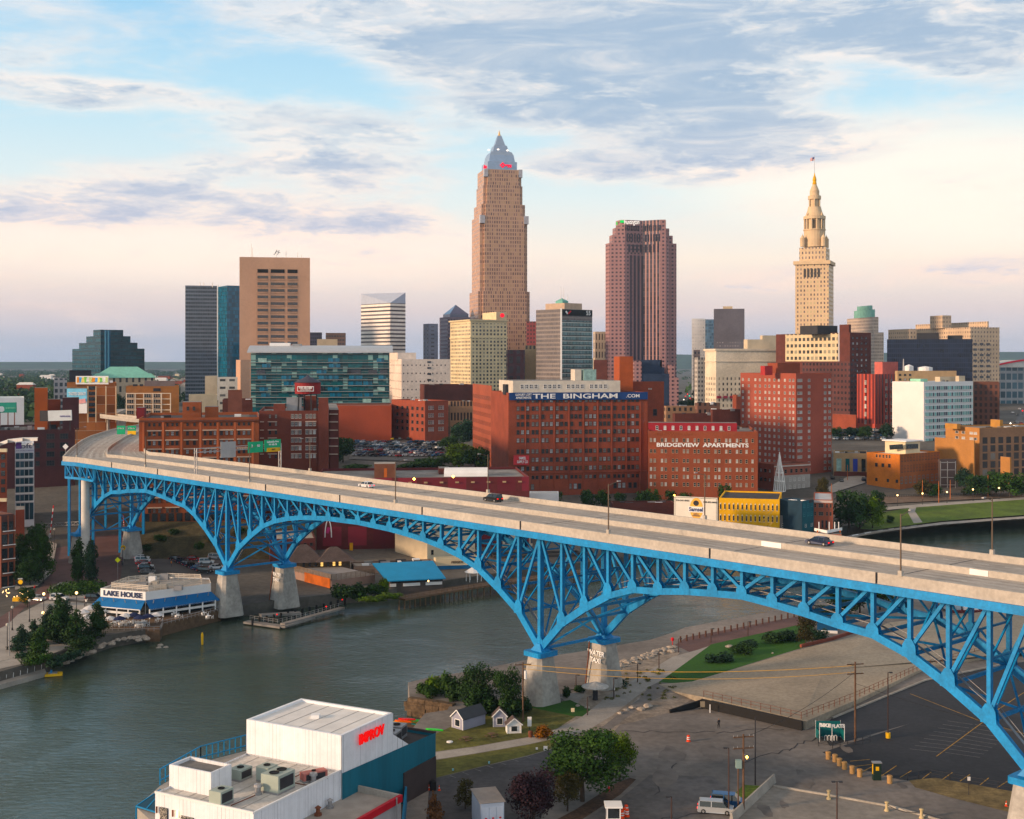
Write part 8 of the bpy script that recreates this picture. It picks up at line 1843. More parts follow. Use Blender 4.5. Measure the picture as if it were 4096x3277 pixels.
# sheds
def shed(px0, px1, yb, yt, label, wallm, roofm, gable=True, depth=3.0, ang=0.3):
 p = near((px0+px1)/2, yb); sc = p.y/F; w_ = (px1-px0)*sc; h = (yb-yt)*sc; r = root('garden_shed', label, 'shed', p, local=True, rz=ang); w2 = w_/2
 e = h*.62; mb = MB(); mb.box(-w2, 0, 0, w2, depth, e)
 mb.face([(-w2, 0, e), (w2, 0, e), (0, 0, h)]); mb.face([(w2, depth, e), (-w2, depth, e), (0, depth, h)]); link('wall', mb.mesh('wall', wallm), r)
 mb = MB()
 for s in (-1, 1):
  q = [(s*(w2+.2), -.25, e-.12), (s*(w2+.2), depth+.25, e-.12), (0, depth+.25, h+.12), (0, -.25, h+.12)]; mb.face(q if s > 0 else q[::-1]); mb.face([(a, b, c-.1) for a, b, c in (q[::-1] if s > 0 else q)])
 link('roof', mb.mesh('roof', roofm), r)
 mb = MB()
 for x0 in (-w2, w2-.12): mb.box(x0, -.04, 0, x0+.12, -.005, e)
 mb.bar((-w2-.2, -.26, e-.12), (0, -.26, h+.1), .06, .16); mb.bar((w2+.2, -.26, e-.12), (0, -.26, h+.1), .06, .16); link('trim', mb.mesh('trim', WHITE), r)
 mb = MB(); mb.box(-.2*w_, -.06, e*.25, .2*w_, -.01, e*.8); link('window', mb.mesh('window', GLASS), r); mb = MB(); mb.box(-.24*w_, -.05, e*.2, .24*w_, -.008, e*.86); link('window_frame', mb.mesh('window_frame', WHITE), r)
 return r
SHW = mat('shed blue grey', (.30, .31, .40), .8, var=.08)
shed(1798, 1862, 2916, 2842, 'largest pale grey gabled shed with a dark shingle roof', SHW, mat('shed shingle', (.06, .065, .075), .9), depth=5.5, ang=-.75); shed(1972, 2026, 2908, 2838, 'narrow pale shed with a service window, middle of three', SHW, HR, depth=1.6, ang=.05); shed(2028, 2086, 2934, 2876, 'smallest white shed with triple window, rightmost of three', WHITE, HR, depth=1.8, ang=.15)
def board(px, yb, yt, w_, m, label, name='notice_board', cat='sign', post=True, txt=None, tm=None, hfrac=.6, z=3.02):
 p = near(px, yb, z); sc = p.y/F; h = (yb-yt)*sc; ww = w_*sc; r = root(name, label, cat, p)
 MB().box(p.x-ww/2, p.y-.05, p.z+h*(1-hfrac), p.x+ww/2, p.y+.05, p.z+h).build('panel', m, r)
 if post: MB().tube(p+Vector((0, .09, 0)), p+Vector((0, .09, h*.98)), .05, n=6).build('post', DARK, r)
 if txt: text(txt, h*hfrac*.4, p+Vector((0, -.09, h*(1-hfrac/2))), 0, tm or DARK, r)
 return r
board(2118, 2922, 2868, 16, WHITE, 'tall white sign with purple panel beside the orange bush', hfrac=.7); board(2147, 3004, 2990, 9, WHITE, 'small white sign on the grass left of the big tree'); board(2182, 3008, 2985, 16, WHITE, 'larger white sign board touching the big tree', hfrac=.8)
board(1956, 3060, 3046, 7, mat('pale blue sign', (.3, .6, .7), .6), 'small pale blue parking sign at the middle of the car park edge'); board(1812, 3088, 3075, 7, MATS['pale blue sign'], 'small pale blue parking sign nearest the club'); board(2291, 2858, 2833, 14, CREAM, 'cream notice board on the shaded lawn')
board(3876, 3182, 3108, 11, WHITE, 'white notice on a dark post in the dry verge', hfrac=.2); board(2457, 2790, 2752, 6, WHITE, 'white notice clipped beside the shelter lamp', hfrac=.25)
def drum(p, label, group=None):
 r = root('traffic_drum', label, 'traffic drum', p, group, local=True); mb = MB(); mb.lathe((0, 0), [(.38, 0), (.36, .12), (.3, .12), (.27, 1.0), (.2, 1.06), (.01, 1.06)], 14); link('body', mb.mesh('body', mat('drum orange', (.80, .09, .03), .5)), r)
 for z0 in (.35, .66): mb = MB(); mb.lathe((0, 0), [(.298, z0), (.292, z0+.15)], 14); link('stripe', mb.mesh('stripe', WHITE), r)
 return r
drum(near(2754, 2966), 'orange and white traffic drum alone on the open asphalt')
for px, py in ((2488, 3272), (2497, 3262), (2508, 3266), (2505, 3250)): drum(near(px, py), 'orange traffic drum in the cluster beside the ticket booth', 'drums by the booth')
def cone(p, label, s=.8):
 r = root('traffic_cone', label, 'cone', p, local=True); mb = MB(); mb.box(-.2, -.2, 0, .2, .2, .04); mb.lathe((0, 0), [(.15, .04), (.03, s), (.01, s)], 10); link('body', mb.mesh('body', MATS['drum orange']), r); mb = MB(); mb.lathe((0, 0), [(.108, s*.4), (.08, s*.6)], 10); link('stripe', mb.mesh('stripe', WHITE), r)
cone(near(1716, 3160), 'orange cone left of the dark bin by the club'); cone(near(1757, 3162), 'orange and white cone right of the dark bin'); cone(near(4025, 3225), 'orange cone beside the right hand pier')
def lathed(name, label, cat, p, prof, m, n=14, group=None): o = link(name, MB().lathe((0, 0), prof, n).mesh(name, m)); o.location = p; return tag(o, label, cat, group)
lathed('litter_bin', 'brown litter bin beside the orange bush', 'bin', near(2122, 2948), [(.36, 0), (.42, .9), (.3, 1.0), (.01, 1.05)], RUST); lathed('litter_bin', 'black bin against the club brick wall', 'bin', near(1732, 3160), [(.5, 0), (.5, 1.3), (.2, 1.5), (.01, 1.5)], BLACK); lathed('fire_hydrant', 'red fire hydrant in the mulch strip', 'hydrant', near(2435, 3165), [(.16, 0), (.14, .5), (.2, .55), (.12, .7), (.01, .78)], RED)
lathed('lifebuoy_post', 'red lifebuoy post at the rubble shore', 'lifebuoy', near(2690, 2580), [(.08, 0), (.08, .9), (.34, 1.0), (.36, 1.5), (.1, 1.7), (.01, 1.75)], RED); lathed('round_cover', 'round white cover lying on the grass by the picnic tables', 'cover', near(1799, 2969), [(.55, 0), (.55, .12), (.3, .2), (.01, .2)], WHITE)
def picnic(px, py, label):
 r = root('picnic_table', label, 'picnic table', near(px, py), local=True); mb = MB(); mb.lathe((0, 0), [(.01, .68), (.62, .68), (.62, .75), (.01, .76)], 12); link('tabletop', mb.mesh('tabletop', WOOD), r)
 mb = MB(); mb.tube((0, 0, 0), (0, 0, .7), .1); link('leg', mb.mesh('leg', DARK), r)
 for k in range(4): a = k*1.571+.4; mb = MB(); mb.bar((1.0*math.cos(a)-.4*math.sin(a), 1.0*math.sin(a)+.4*math.cos(a), .44), (1.0*math.cos(a)+.4*math.sin(a), 1.0*math.sin(a)-.4*math.cos(a), .44), .28, .06); mb.bar((0, 0, .3), (1.0*math.cos(a), 1.0*math.sin(a), .4), .08); link('bench', mb.mesh('bench', WOOD), r)
picnic(1863, 2966, 'round picnic table nearest the white cover'); picnic(1967, 2951, 'round picnic table below the middle shed')
def kayak(p, rz, m, label, L_=1.6):
 mb = MB(); prof = [(-L_, .02), (-L_*.6, .26), (0, .36), (L_*.6, .26), (L_, .02)]
 for (x0, w0), (x1, w1) in zip(prof, prof[1:]):
  mb.face([(x0, -w0, .25), (x1, -w1, .25), (x1, w1, .25), (x0, w0, .25)]); mb.face([(x0, -w0, .25), (x0, -w0*.4, 0), (x1, -w1*.4, 0), (x1, -w1, .25)]); mb.face([(x1, w1, .25), (x1, w1*.4, 0), (x0, w0*.4, 0), (x0, w0, .25)])
 o = link('kayak', mb.mesh('kayak', m)); o.location = p; o.rotation_euler.z = rz; tag(o, label, 'kayak', 'kayaks on the dock')
KC = [mat('kayak orange', (.8, .14, .02), .4), mat('kayak green', (.08, .62, .08), .4), mat('kayak red', (.65, .03, .02), .4), mat('kayak yellow', (.8, .5, .03), .4), mat('kayak teal', (.05, .4, .4), .4)]
dkk = MB(); a, b2 = G(1600, 2895, .6), G(1715, 2922, .6); dkk.bar(a, b2, 3.2, .4); tag(dkk.build('kayak_dock', WOOD), kind='structure')
for k, (px, py, ci, z, lb) in enumerate([(1612, 2888, 0, 1.6, 'orange kayak on top of the stack behind the club'), (1628, 2880, 2, 1.9, 'red kayak at the back of the stack'), (1668, 2886, 1, 1.5, 'bright green kayak on top of the right stack'), (1676, 2894, 3, 1.1, 'yellow kayak under the bright green one'), (1680, 2900, 4, .8, 'teal kayak lowest in the right stack'), (1598, 2892, 3, 1.3, 'amber kayak nearest the club roof'), (1738, 2922, 1, 3.05, 'green kayak lying alone on the grass')]): kayak(G(px, py, z), R(-18+7*k % 20), KC[ci], lb)
# old stone wall of the inlet
SW = mat('stained stone blocks', (.10, .07, .045), .95, var=.45, vs=.6, var2=.3, vs2=2); mb = MB()
wl = [G(1634, 2862, 0), G(1800, 2888, 0)]; e = (wl[1]-wl[0]).normalized(); n = Vector((-e.y, e.x, 0)); rr = random.Random(4); L_ = (wl[1]-wl[0]).length; k = 0
for row in range(4):
 x_ = -rr.random()
 while x_ < L_:
  w_ = rr.uniform(1.0, 1.9); p = wl[0]+e*x_; q = wl[0]+e*(x_+w_-.05); o_ = n*-rr.uniform(.05, .3); mb.bar(p+o_+n*.6+Vector((0, 0, row*.85+.4)), q+o_+n*.6+Vector((0, 0, row*.85+.4)), 1.3, .82); x_ += w_
tag(mb.build('old_stone_wall', SW), 'stained old stone block wall under the leafy bushes by the inlet', 'wall')
# round shelter
r = root('round_shelter', 'round shelter with a ribbed white umbrella roof beside the piers', 'shelter', near(2381, 2800)); p = near(2381, 2800)
mb = MB(); mb.lathe((p.x, p.y), [(2.6, 5.6), (1.2, 6.1), (.02, 6.5)], 16); mb.lathe((p.x, p.y), [(2.55, 5.5), (2.6, 5.6)], 16); mb.build('roof', mat('shelter roof', (.55, .53, .50), .7, var=.2, vs=2), r); MB().tube((p.x, p.y, 3), (p.x, p.y, 6), .5, n=10).build('post', DARK, r)
# ticket booth, container shed
p = near(2453, 3300); r = root('ticket_booth', 'white ticket booth with dark windows and flat roof', 'booth', p); w_ = .95
MB().box(p.x-w_, p.y-w_, 3, p.x+w_, p.y+w_, 4.2).build('wall', WHITE, r)
for a, b2 in ((-w_, -w_), (w_, -w_), (-w_, w_), (w_, w_)): MB().bar((p.x+a*.93, p.y+b2*.93, 4.2), (p.x+a*.93, p.y+b2*.93, 5.7), .14).build('post', WHITE, r)
MB().box(p.x-w_+.12, p.y-w_+.12, 4.2, p.x+w_-.12, p.y+w_-.12, 5.7).build('window', GLASS, r); MB().box(p.x-w_-.25, p.y-w_-.25, 5.7, p.x+w_+.25, p.y+w_+.25, 5.95).build('roof', WHITE, r)
p = near(1985, 3330); r = root('storage_container', 'pale blue storage container with three doors and slatted roof', 'container', p, local=True, rz=R(14)); mb = MB(); mb.prism([(-2.1, 0), (1.1, 0), (1.1, 6), (-2.1, 6)], 0, 4.0); link('wall', mb.mesh('wall', mat('container blue', (.42, .48, .58), .6)), r)
for k in range(3): mb = MB(); mb.box(-1.95+k*1.0, -.06, .2, -1.05+k*1.0, -.01, 3.5); o = link('door', mb.mesh('door', mat('door pale', (.5, .55, .64), .6)), r); mb = MB(); mb.box(-1.6+k, -.08, 1.9, -1.3+k, -.062, 2.1); q = link('label', mb.mesh('label', RED)); q.parent = o
mb = MB();
for k in range(13): mb.bar((-2.3, .1+k*.48, 4.1), (1.3, .1+k*.48, 4.1), .30, .1)
link('slatted_roof', mb.mesh('slatted_roof', mat('roof slats', (.30, .27, .25), .8)), r)
# concrete barrier wall
a, b2 = near(2925, 3290), near(3096, 3130); r = root('concrete_barrier', 'long pale concrete barrier wall beside the minivans', 'barrier', a); d = (b2-a).normalized(); n = Vector((-d.y, d.x, 0)); mb = MB()
q0 = [n*-.35, n*.35, n*.12+Vector((0, 0, 1.3)), n*-.12+Vector((0, 0, 1.3))]
for i in range(4): j = (i+1) % 4; mb.face([a+q0[i], a+q0[j], b2+q0[j], b2+q0[i]][::-1])
mb.face([a+v for v in q0]); mb.face([b2+v for v in q0][::-1]); mb.build('wall', CONC, r)
# bollards
BOL = mat('sandstone bollard', (.42, .26, .12), .9, var=.15); me = MB().lathe((0, 0), [(.40, 0), (.40, .95), (.44, .97), (.44, 1.1), (.36, 1.18), (.01, 1.2)], 16).mesh('bollard', BOL)
for px, py, lb in [(3313, 3036, 'first'), (3340, 3047, 'second'), (3358, 3063, 'third'), (3378, 3077, 'fourth'), (3409, 3094, 'fifth'), (3439, 3107, 'sixth'), (3559, 3133, 'last')]:
 o = bpy.data.objects.new('bollard', me); C.objects.link(o); o.location = near(px, py); tag(o, ('fat round tan bollard, %s of the row from the bike shelter' % lb) if lb != 'last' else 'fat round tan bollard standing apart right of the pay kiosk', 'bollard', 'tan bollards round the fresh car park')
me = MB().lathe((0, 0), [(.36, 0), (.32, .2), (.2, .3), (.2, 1.05), (.3, 1.15), (.3, 1.3), (.01, 1.36)], 12).mesh('stone_post', mat('cream stone post', (.55, .44, .26), .9)); SPp = []
for px, py, lb in [(3315, 3197, 'cream stone post nearest the twin lamp'), (3547, 3244, 'cream stone post with chain, middle of three'), (3686, 3273, 'cream stone post at the bottom edge')]: o = bpy.data.objects.new('stone_post', me); C.objects.link(o); o.location = near(px, py); SPp.append(near(px, py)); tag(o, lb, 'post', 'cream stone posts')
wire(SPp[1]+Vector((0, 0, .9)), SPp[2]+Vector((0, 0, .9)), .5, 'sagging dark chain between the cream stone posts', DARK, .05); wire(SPp[2]+Vector((0, 0, .9)), SPp[2]+Vector((6, -3.5, .9)), .5, 'dark chain leading off the bottom edge', DARK, .05)
# pay kiosk
p = near(3503, 3119); r = root('pay_kiosk', 'dark parking pay kiosk with yellow panels', 'kiosk', p); MB().box(p.x-.45, p.y-.35, 3, p.x+.75, p.y+.35, 5.6).build('body', mat('kiosk green black', (.012, .03, .022), .5), r); MB().box(p.x-.55, p.y-.45, 5.6, p.x+.85, p.y+.45, 5.75).build('cap', STEEL, r); MB().box(p.x-.48, p.y-.2, 3.9, p.x-.455, p.y+.2, 5.4).build('side_panel', YEL, r); MB().box(p.x-.1, p.y-.38, 4.5, p.x+.4, p.y-.355, 5.1).build('screen', SY, r)
# bike shelter
p = near(3328, 2966); r = root('bike_shelter', 'teal bike shelter with white BIKE FLATS lettering and hoop racks', 'bike shelter', p); x0, x1, y0, y1 = p.x-2.1, p.x+2.1, p.y, p.y+2.6; TE = mat('shelter teal', (.01, .13, .14), .5)
for a, b2 in ((x0, y0), (x1, y0), (x0, y1), (x1, y1), (p.x, y0)): MB().bar((a, b2, 3), (a, b2, 5.8), .08).build('post', WHITE, r)
MB().box(x0, y1-.05, 3.1, x1, y1, 5.7).build('back_panel', TE, r); MB().box(x0-.03, y0, 3.1, x0, y1, 4.7).build('side_panel', TE, r); MB().box(x1, y0, 3.1, x1+.03, y1, 4.7).build('side_panel', TE, r)
text('BIKE', .8, Vector((x0+.9, y0-.12, 5.75)), -.25, WHITE, r, bold=.04, fit=1.9); text('FLATS', .8, Vector((x1-1.1, y0-.12, 5.6)), .12, WHITE, r, bold=.04, fit=2.3)
for k in range(4):
 mb = MB(); cx = p.x-.9+k*.55
 for i in range(6): a0, a1 = math.pi*i/6, math.pi*(i+1)/6; mb.tube((cx-.2*math.cos(a0), p.y+.5, 3.7+.2*math.sin(a0)), (cx-.2*math.cos(a1), p.y+.5, 3.7+.2*math.sin(a1)), .05, n=5)
 for s in (-.2, .2): mb.tube((cx+s, p.y+.5, 3), (cx+s, p.y+.5, 3.7), .05, n=5)
 mb.build('hoop_rack', WHITE, r)
def fence(pts, h, label, name='rail_fence', m=None, sp=2.0, rails=(.5, 1.0), cat='fence'):
 m = m or RUST; r = root(name, label, cat, pts[0]); k = 0; rl = MB()
 for a, b2 in zip(pts, pts[1:]):
  n_ = max(1, int((b2-a).length/sp))
  for i in range(n_): p = a.lerp(b2, i/n_); MB().bar(p, p+Vector((0, 0, h)), .09).build('post', m, r)
  for f in rails: rl.bar(a+Vector((0, 0, h*f)), b2+Vector((0, 0, h*f)), .05)
 rl.build('rail', m, r); return r
fence([G(2815, 2788, 4.5), G(3205, 2876, 4.6), G(3420, 2795, 3.9), G(3700, 2668, 3.5), G(3960, 2600, 3.5)], 1.15, 'rusty post and rail fence round the raised gravel lot')
fence([near(3272, 2962), near(3275, 2985), near(3330, 2995), near(3480, 2968), near(3482, 2950)], 1.0, 'low black fence round the bike shelter plot', m=DARK, sp=1.6); fence([near(3630, 3122), near(3720, 3108), near(3880, 3138), near(4050, 3165)], 1.1, 'low dark wire fence above the dry verge', m=DARK)
board(2832, 2835, 2806, 62, mat('plywood', (.30, .26, .20), .9), 'weathered plywood sheet leaning on the retaining wall', 'plywood_sheet', 'board', False, hfrac=.8)
for px, py in ((3000-130, 2818), (2999, 2845), (3095, 2866)): board(px, py, py-9, 6, WHITE, 'small white notice on the black retaining wall', 'wall_notice', 'notice', False, hfrac=1.0)['group'] = 'notices on the retaining wall'
board(2840, 2852, 2818, 4, WHITE, 'leaning white stake before the retaining wall', 'marker_stake', 'stake', False, hfrac=1.0)
# promenade piles
me = MB().lathe((0, 0), [(.2, 0), (.2, 1.3), (.14, 1.4), (.01, 1.4)], 8).mesh('mooring_post', mat('mooring timber', (.09, .045, .035), .9))
for k in range(22): f = k/21; o = bpy.data.objects.new('mooring_post', me); C.objects.link(o); o.location = G(2722+f*530, 2570-f*118, 3); tag(o, 'dark timber mooring post along the brick promenade', 'mooring post', 'mooring posts on the promenade')
# planter edge, kiosk under the bridge, barge
a, b2, c2 = near(3203, 2590), near(3330, 2560), near(3480, 2510); mb = MB(); mb.bar(a+Vector((0, 0, .3)), b2+Vector((0, 0, .3)), .5, .7); mb.bar(b2+Vector((0, 0, .3)), c2+Vector((0, 0, .3)), .5, .7); tag(mb.build('brick_planter', mat('planter brick', (.22, .07, .05), .9)), 'low red brick planter wall at the lawn corner', 'planter')
b = Bld('blue_kiosk', 'small dark blue kiosk with white base among trees under the bridge', 3262, 3268, 3350, DG(2530, 3), 8, 2480, 3, mat('kiosk blue', (.01, .07, .17), .6), ROOFG, dep=5, par=.1); MB().bar(b.pt(0, -.1, 3.3), b.pt(b.L1, -.1, 3.3), .2, .6).build('white_base', WHITE, b.r)
p = G(3930, 2500, 0); r = root('moored_barge', 'long barge with dark red hull and blue white cabins behind the truss', 'barge', p); MB().box(X(3800, p.y), p.y, -.5, X(4400, p.y), p.y+9, 3.6).build('hull', mat('barge red', (.12, .03, .035), .8), r)
for x0, x1, m, h in ((3790, 3850, mat('cabin pale blue', (.35, .42, .48), .6), 8.6), (3860, 3920, WHITE, 8), (3935, 3990, RED, 8.5), (4000, 4090, MATS['kiosk blue'], 8.8)): MB().box(X(x0, p.y), p.y+1, 3.6, X(x1, p.y), p.y+6, h).build('cabin', m, r)
for x0 in (3868, 3890): MB().box(X(x0, p.y), p.y+.93, 5.2, X(x0+14, p.y), p.y+.99, 7).build('window', GT, r)
# people: one continuous figure each
def person(p, rz, label, top, legs, skin=None, stride=.22, s=1.0):
 skin = skin or mat('skin', (.35, .2, .13), .6); me = bpy.data.meshes.new('person'); V = [(0, 0, .95), (0, 0, 1.15), (0, 0, 1.42), (0, .01, 1.53), (0, .03, 1.66), (.0, .03, 1.76), (-.2, 0, 1.40), (-.27, .04, 1.14), (-.25, .14, .90), (.2, 0, 1.40), (.27, -.02, 1.14), (.25, .06, .90),
  (-.09, 0, .90), (-.1, stride*.5, .5), (-.1, stride*.3, .07), (-.1, stride*.3+.16, .04), (.09, 0, .90), (.1, -stride*.2, .5), (.1, -stride, .09), (.1, -stride+.16, .04)]
 E_ = [(0, 1), (1, 2), (2, 3), (3, 4), (4, 5), (2, 6), (6, 7), (7, 8), (2, 9), (9, 10), (10, 11), (0, 12), (12, 13), (13, 14), (14, 15), (0, 16), (16, 17), (17, 18), (18, 19)]
 rad_ = [.15, .15, .17, .06, .10, .07, .07, .055, .04, .07, .055, .04, .10, .075, .05, .04, .10, .075, .05, .04]
 me.from_pydata(V, E_, []); o = bpy.data.objects.new('person', me); C.objects.link(o); sk = o.modifiers.new('skin', 'SKIN')
 for i, v in enumerate(me.skin_vertices[0].data): v.radius = (rad_[i], rad_[i]*(.75 if i < 3 else 1)); v.use_root = i == 0
 o.modifiers.new('sub', 'SUBSURF').levels = 2; bpy.context.view_layer.update()
 m2 = bpy.data.meshes.new_from_object(o.evaluated_get(bpy.context.evaluated_depsgraph_get())); C.objects.unlink(o); bpy.data.objects.remove(o)
 m2.materials.clear()
 for m in (top, legs, skin, DARK): m2.materials.append(m)
 for f in m2.polygons: z = f.center.z; f.material_index = 3 if z > 1.70 or z < .09 else 2 if z > 1.50 or (abs(f.center.x) > .2 and z < 1.0) else 1 if z < .97 else 0
 o = bpy.data.objects.new('person', m2); C.objects.link(o); o.location = p; o.rotation_euler.z = rz; o.scale = (s, s, s); return tag(o, label, 'person')
person(near(2875, 2914), .6, 'person in dark clothes walking across the open asphalt', DARK, BLACK)
for px, py, t_, lb in [(344, 2425, WHITE, 'person in a white shirt standing beside the restaurant entrance'), (338, 2427, DARK, 'person in dark clothes next to the white shirted one'), (685, 2268, mat('orange shirt', (.6, .2, .05)), 'person in an orange top walking through the river car park'), (139, 2368, RED, 'person in a red top on the plaza crossing'), (487, 2265, DARK, 'person in dark clothes on the brick street pavement')]: person(GE(px, py)+Vector((0, 0, .08)), px*.1, lb, t_, mat('trousers grey', (.06, .06, .07)), s=1.1)
# ================================================================== far bank furniture
def globe(px, yb, yt, label, lit=True):
 p = GE(px, yb); h = (yb-yt)*p.y/F; r = root('globe_lamp', label, 'street lamp', p); MB().lathe((p.x, p.y), [(.26, p.z), (.2, p.z+.6), (.1, p.z+.7), (.08, p.z+h)], 8).build('pole', DARK, r)
 MB().lathe((p.x, p.y), [(.05, p.z+h), (.34, p.z+h+.25), (.3, p.z+h+.6), (.02, p.z+h+.75)], 10).build('globe', LAMPW if lit else mat('unlit globe', (.5, .48, .42), .4), r)
for px, yb, yt, lt, lb in [(175, 2456, 2382, 1, 'lit globe lamp left of the white SUV'), (172, 2500, 2458, 1, 'lit globe lamp among the spruces'), (306, 2448, 2378, 1, 'lit globe lamp before the roundabout hedge'), (118, 2488, 2408, 0, 'unlit lamp by the cafe lights'), (49, 2522, 2436, 0, 'unlit lamp on the left plaza'), (29, 2600, 2506, 0, 'unlit lamp at the planting bed'), (218, 2196, 2122, 0, 'unlit lamp beside the crossing'), (198, 2280, 2212, 0, 'unlit lamp along the sidewalk trees'), (174, 2335, 2285, 0, 'unlit lamp at the sidewalk bend'), (490, 2260, 2200, 0, 'unlit lamp beside the river car park')]: globe(px, yb, yt, lb, lt)
for px, yb, yt, lb in [(37, 2624, 2448, 'tall grey mast at the planting bed'), (548, 2230, 2170, 'grey mast before the far slim pier'), (696, 2200, 2095, 'pale post carrying the back of a sign under the arch')]: p = GE(px, yb); r = root('steel_mast', lb, 'mast', p); MB().tube(p, p+Vector((0, 0, (yb-yt)*p.y/F)), .12, .08).build('pole', STEEL, r)
r = root('blank_billboard', 'grey green back of a billboard under the left arch', 'billboard', GE(740, 2180)); p = GE(740, 2180); MB().bar(P(694, 2102, p.y), P(800, 2096, p.y), .3, 1.7).build('panel', mat('billboard back', (.2, .27, .26), .8), r)
for px in (732, 800): MB().tube(P(px, 2175, p.y), P(px, 2100, p.y), .15).build('post', STEEL, r)
def rsign(px, yb, yt, m, label, rad_=.65, n=16, txt=None):
 p = GE(px, yb); zt = Z(yt, p.y); r = root('road_sign', label, 'road sign', p); MB().tube(p, (p.x, p.y, zt), .06).build('post', STEEL, r); mb = MB(); q = [(p.x+rad_*math.cos(6.283*i/n+1.571), p.y-.1, zt+rad_*math.sin(6.283*i/n+1.571)) for i in range(n)]; mb.face(q[::-1] if False else q); mb.face([(a, b_+.05, c) for a, b_, c in q[::-1]]); mb.build('panel', m, r)
 if txt: text(txt, .9, Vector((p.x, p.y-.14, zt)), 0, DARK, r)
rsign(493, 2250, 2191, SY, 'round yellow railway crossing sign beside the brick street', .8, txt='RR'); rsign(471, 2318, 2240, mat('fluorescent sign', (.7, .75, .03), .5), 'yellow green diamond warning sign on the brick street', .85, 4); rsign(493, 2215, 2165, RED, 'red and white stop sign above the yellow one', .5, 8)
def gate(px0, yb, px1, yt, label, D):
 a, c = P(px0, yb, D), P(px1, yt, D); r = root('crossing_gate', label, 'crossing gate', a); N_ = 10
 for k in range(N_): MB().bar(a.lerp(c, k/N_), a.lerp(c, (k+1)/N_), .28).build('arm_band', RED if k % 2 else WHITE, r)
 MB().box(a.x-.4, a.y-.3, gz(D), a.x+.4, a.y+.3, a.z+.6).build('pivot_box', STEEL, r)
gate(200, 2145, 214, 2022, 'raised red and white crossing gate left of the slim pier', 450); gate(496, 2112, 493, 2062, 'raised red and white crossing gate right of the slim pier', 460)
fb = root('footbridge', 'thin steel footbridge reaching the left pier', 'footbridge', P(250, 2110, 455)); mb = MB(); a, c = P(178, 2100, 455), P(325, 2093, 440)
for dz in (-.55, .55): mb.bar(a+Vector((0, 0, dz)), c+Vector((0, 0, dz)), .14)
for k in range(14): mb.bar(a.lerp(c, k/14)+Vector((0, 0, -.55 if k % 2 else .55)), a.lerp(c, (k+1)/14)+Vector((0, 0, .55 if k % 2 else -.55)), .09)
mb.build('truss', STEEL, fb)
p = GE(83, 2400); r = root('round_bar_sign', 'round black bar sign with yellow emblem on a mast', 'sign', p); zc = Z(2328, p.y); MB().tube((p.x, p.y, zc), (p.x, p.y-.2, zc), 1.15, n=24).build('panel', BLACK, r); MB().tube((p.x, p.y-.2, zc), (p.x, p.y-.24, zc), .62, n=16).build('emblem', SY, r); MB().tube((p.x, p.y, gz(p.y)), (p.x, p.y, zc), .12).build('post', DARK, r); text('BREWERY', .5, Vector((p.x, p.y-.28, zc+.85)), 0, WHITE, r, fit=1.3)
p = GE(82, 2428); r = root('cafe_awning', 'yellow lit cafe awning hung with warm bulbs', 'awning', p); MB().bar((p.x-1.8, p.y, 5.0), (p.x+2.2, p.y, 5.0), 1.6, .9).build('cloth', mat('awning yellow', (.75, .42, .02), .6), r)
g_ = random.Random(1); mb = MB()
for k in range(22): a = p+Vector((g_.uniform(-5.5, 3), g_.uniform(-1, 2), g_.uniform(2.6, 4.6))); mb.lathe((a.x, a.y), [(.01, a.z-.14), (.15, a.z), (.01, a.z+.14)], 6)
mb.build('string_lights', LAMPW, r)['kind'] = 'stuff'; MB().tube((p.x-1.7, p.y, 3), (p.x-1.7, p.y, 5), .08).build('post', DARK, r)
# parasols and tables on the terrace
def parasol(px, py, m, label, w_=1.7, z=3.25):
 p = G(px, py, z); r = root('parasol', label, 'parasol', p, 'parasols on the dining terrace', local=True); mb = MB(); mb.lathe((0, 0), [(w_, 2.1), (w_*.55, 2.55), (.02, 2.9)], 8); link('canopy', mb.mesh('canopy', m), r); mb = MB(); mb.tube((0, 0, 0), (0, 0, 2.8), .05, n=6); link('pole', mb.mesh('pole', STEEL), r)
NVY = mat('parasol navy', (.012, .02, .07), .8); PW_ = mat('parasol white', (.62, .62, .64), .8)
for px, py, m, lb in [(501, 2500, PW_, 'white parasol nearest the terrace edge'), (628, 2496, PW_, 'white parasol before the right awning'), (440, 2512, PW_, 'white parasol by the broad spruce'), (358, 2468, PW_, 'white parasol left of the restaurant corner'), (332, 2484, PW_, 'white parasol behind the spruces'), (345, 2505, PW_, 'white parasol low beside the spruces'), (535, 2497, NVY, 'navy parasol beside the nearest white one'), (478, 2512, NVY, 'navy parasol in front of the left awning'), (560, 2508, NVY, 'navy parasol in the middle of the terrace'), (590, 2502, NVY, 'navy parasol left of the second white one')]: parasol(px, py, m, lb)
tm = MB().lathe((0, 0), [(.01, .7), (.55, .7), (.55, .75), (.01, .76)], 10); tm.tube((0, 0, 0), (0, 0, .7), .06, n=6); tme = tm.mesh('bistro_table', WHITE); chm = MB(); chm.box(-.22, -.22, .42, .22, .22, .47); chm.box(-.22, .18, .47, .22, .22, .9)
for a in (-.2, .2):
 for b2 in (-.2, .2): chm.bar((a, b2, 0), (a, b2, .42), .04)
chme = chm.mesh('terrace_chair', WHITE); g_ = random.Random(3)
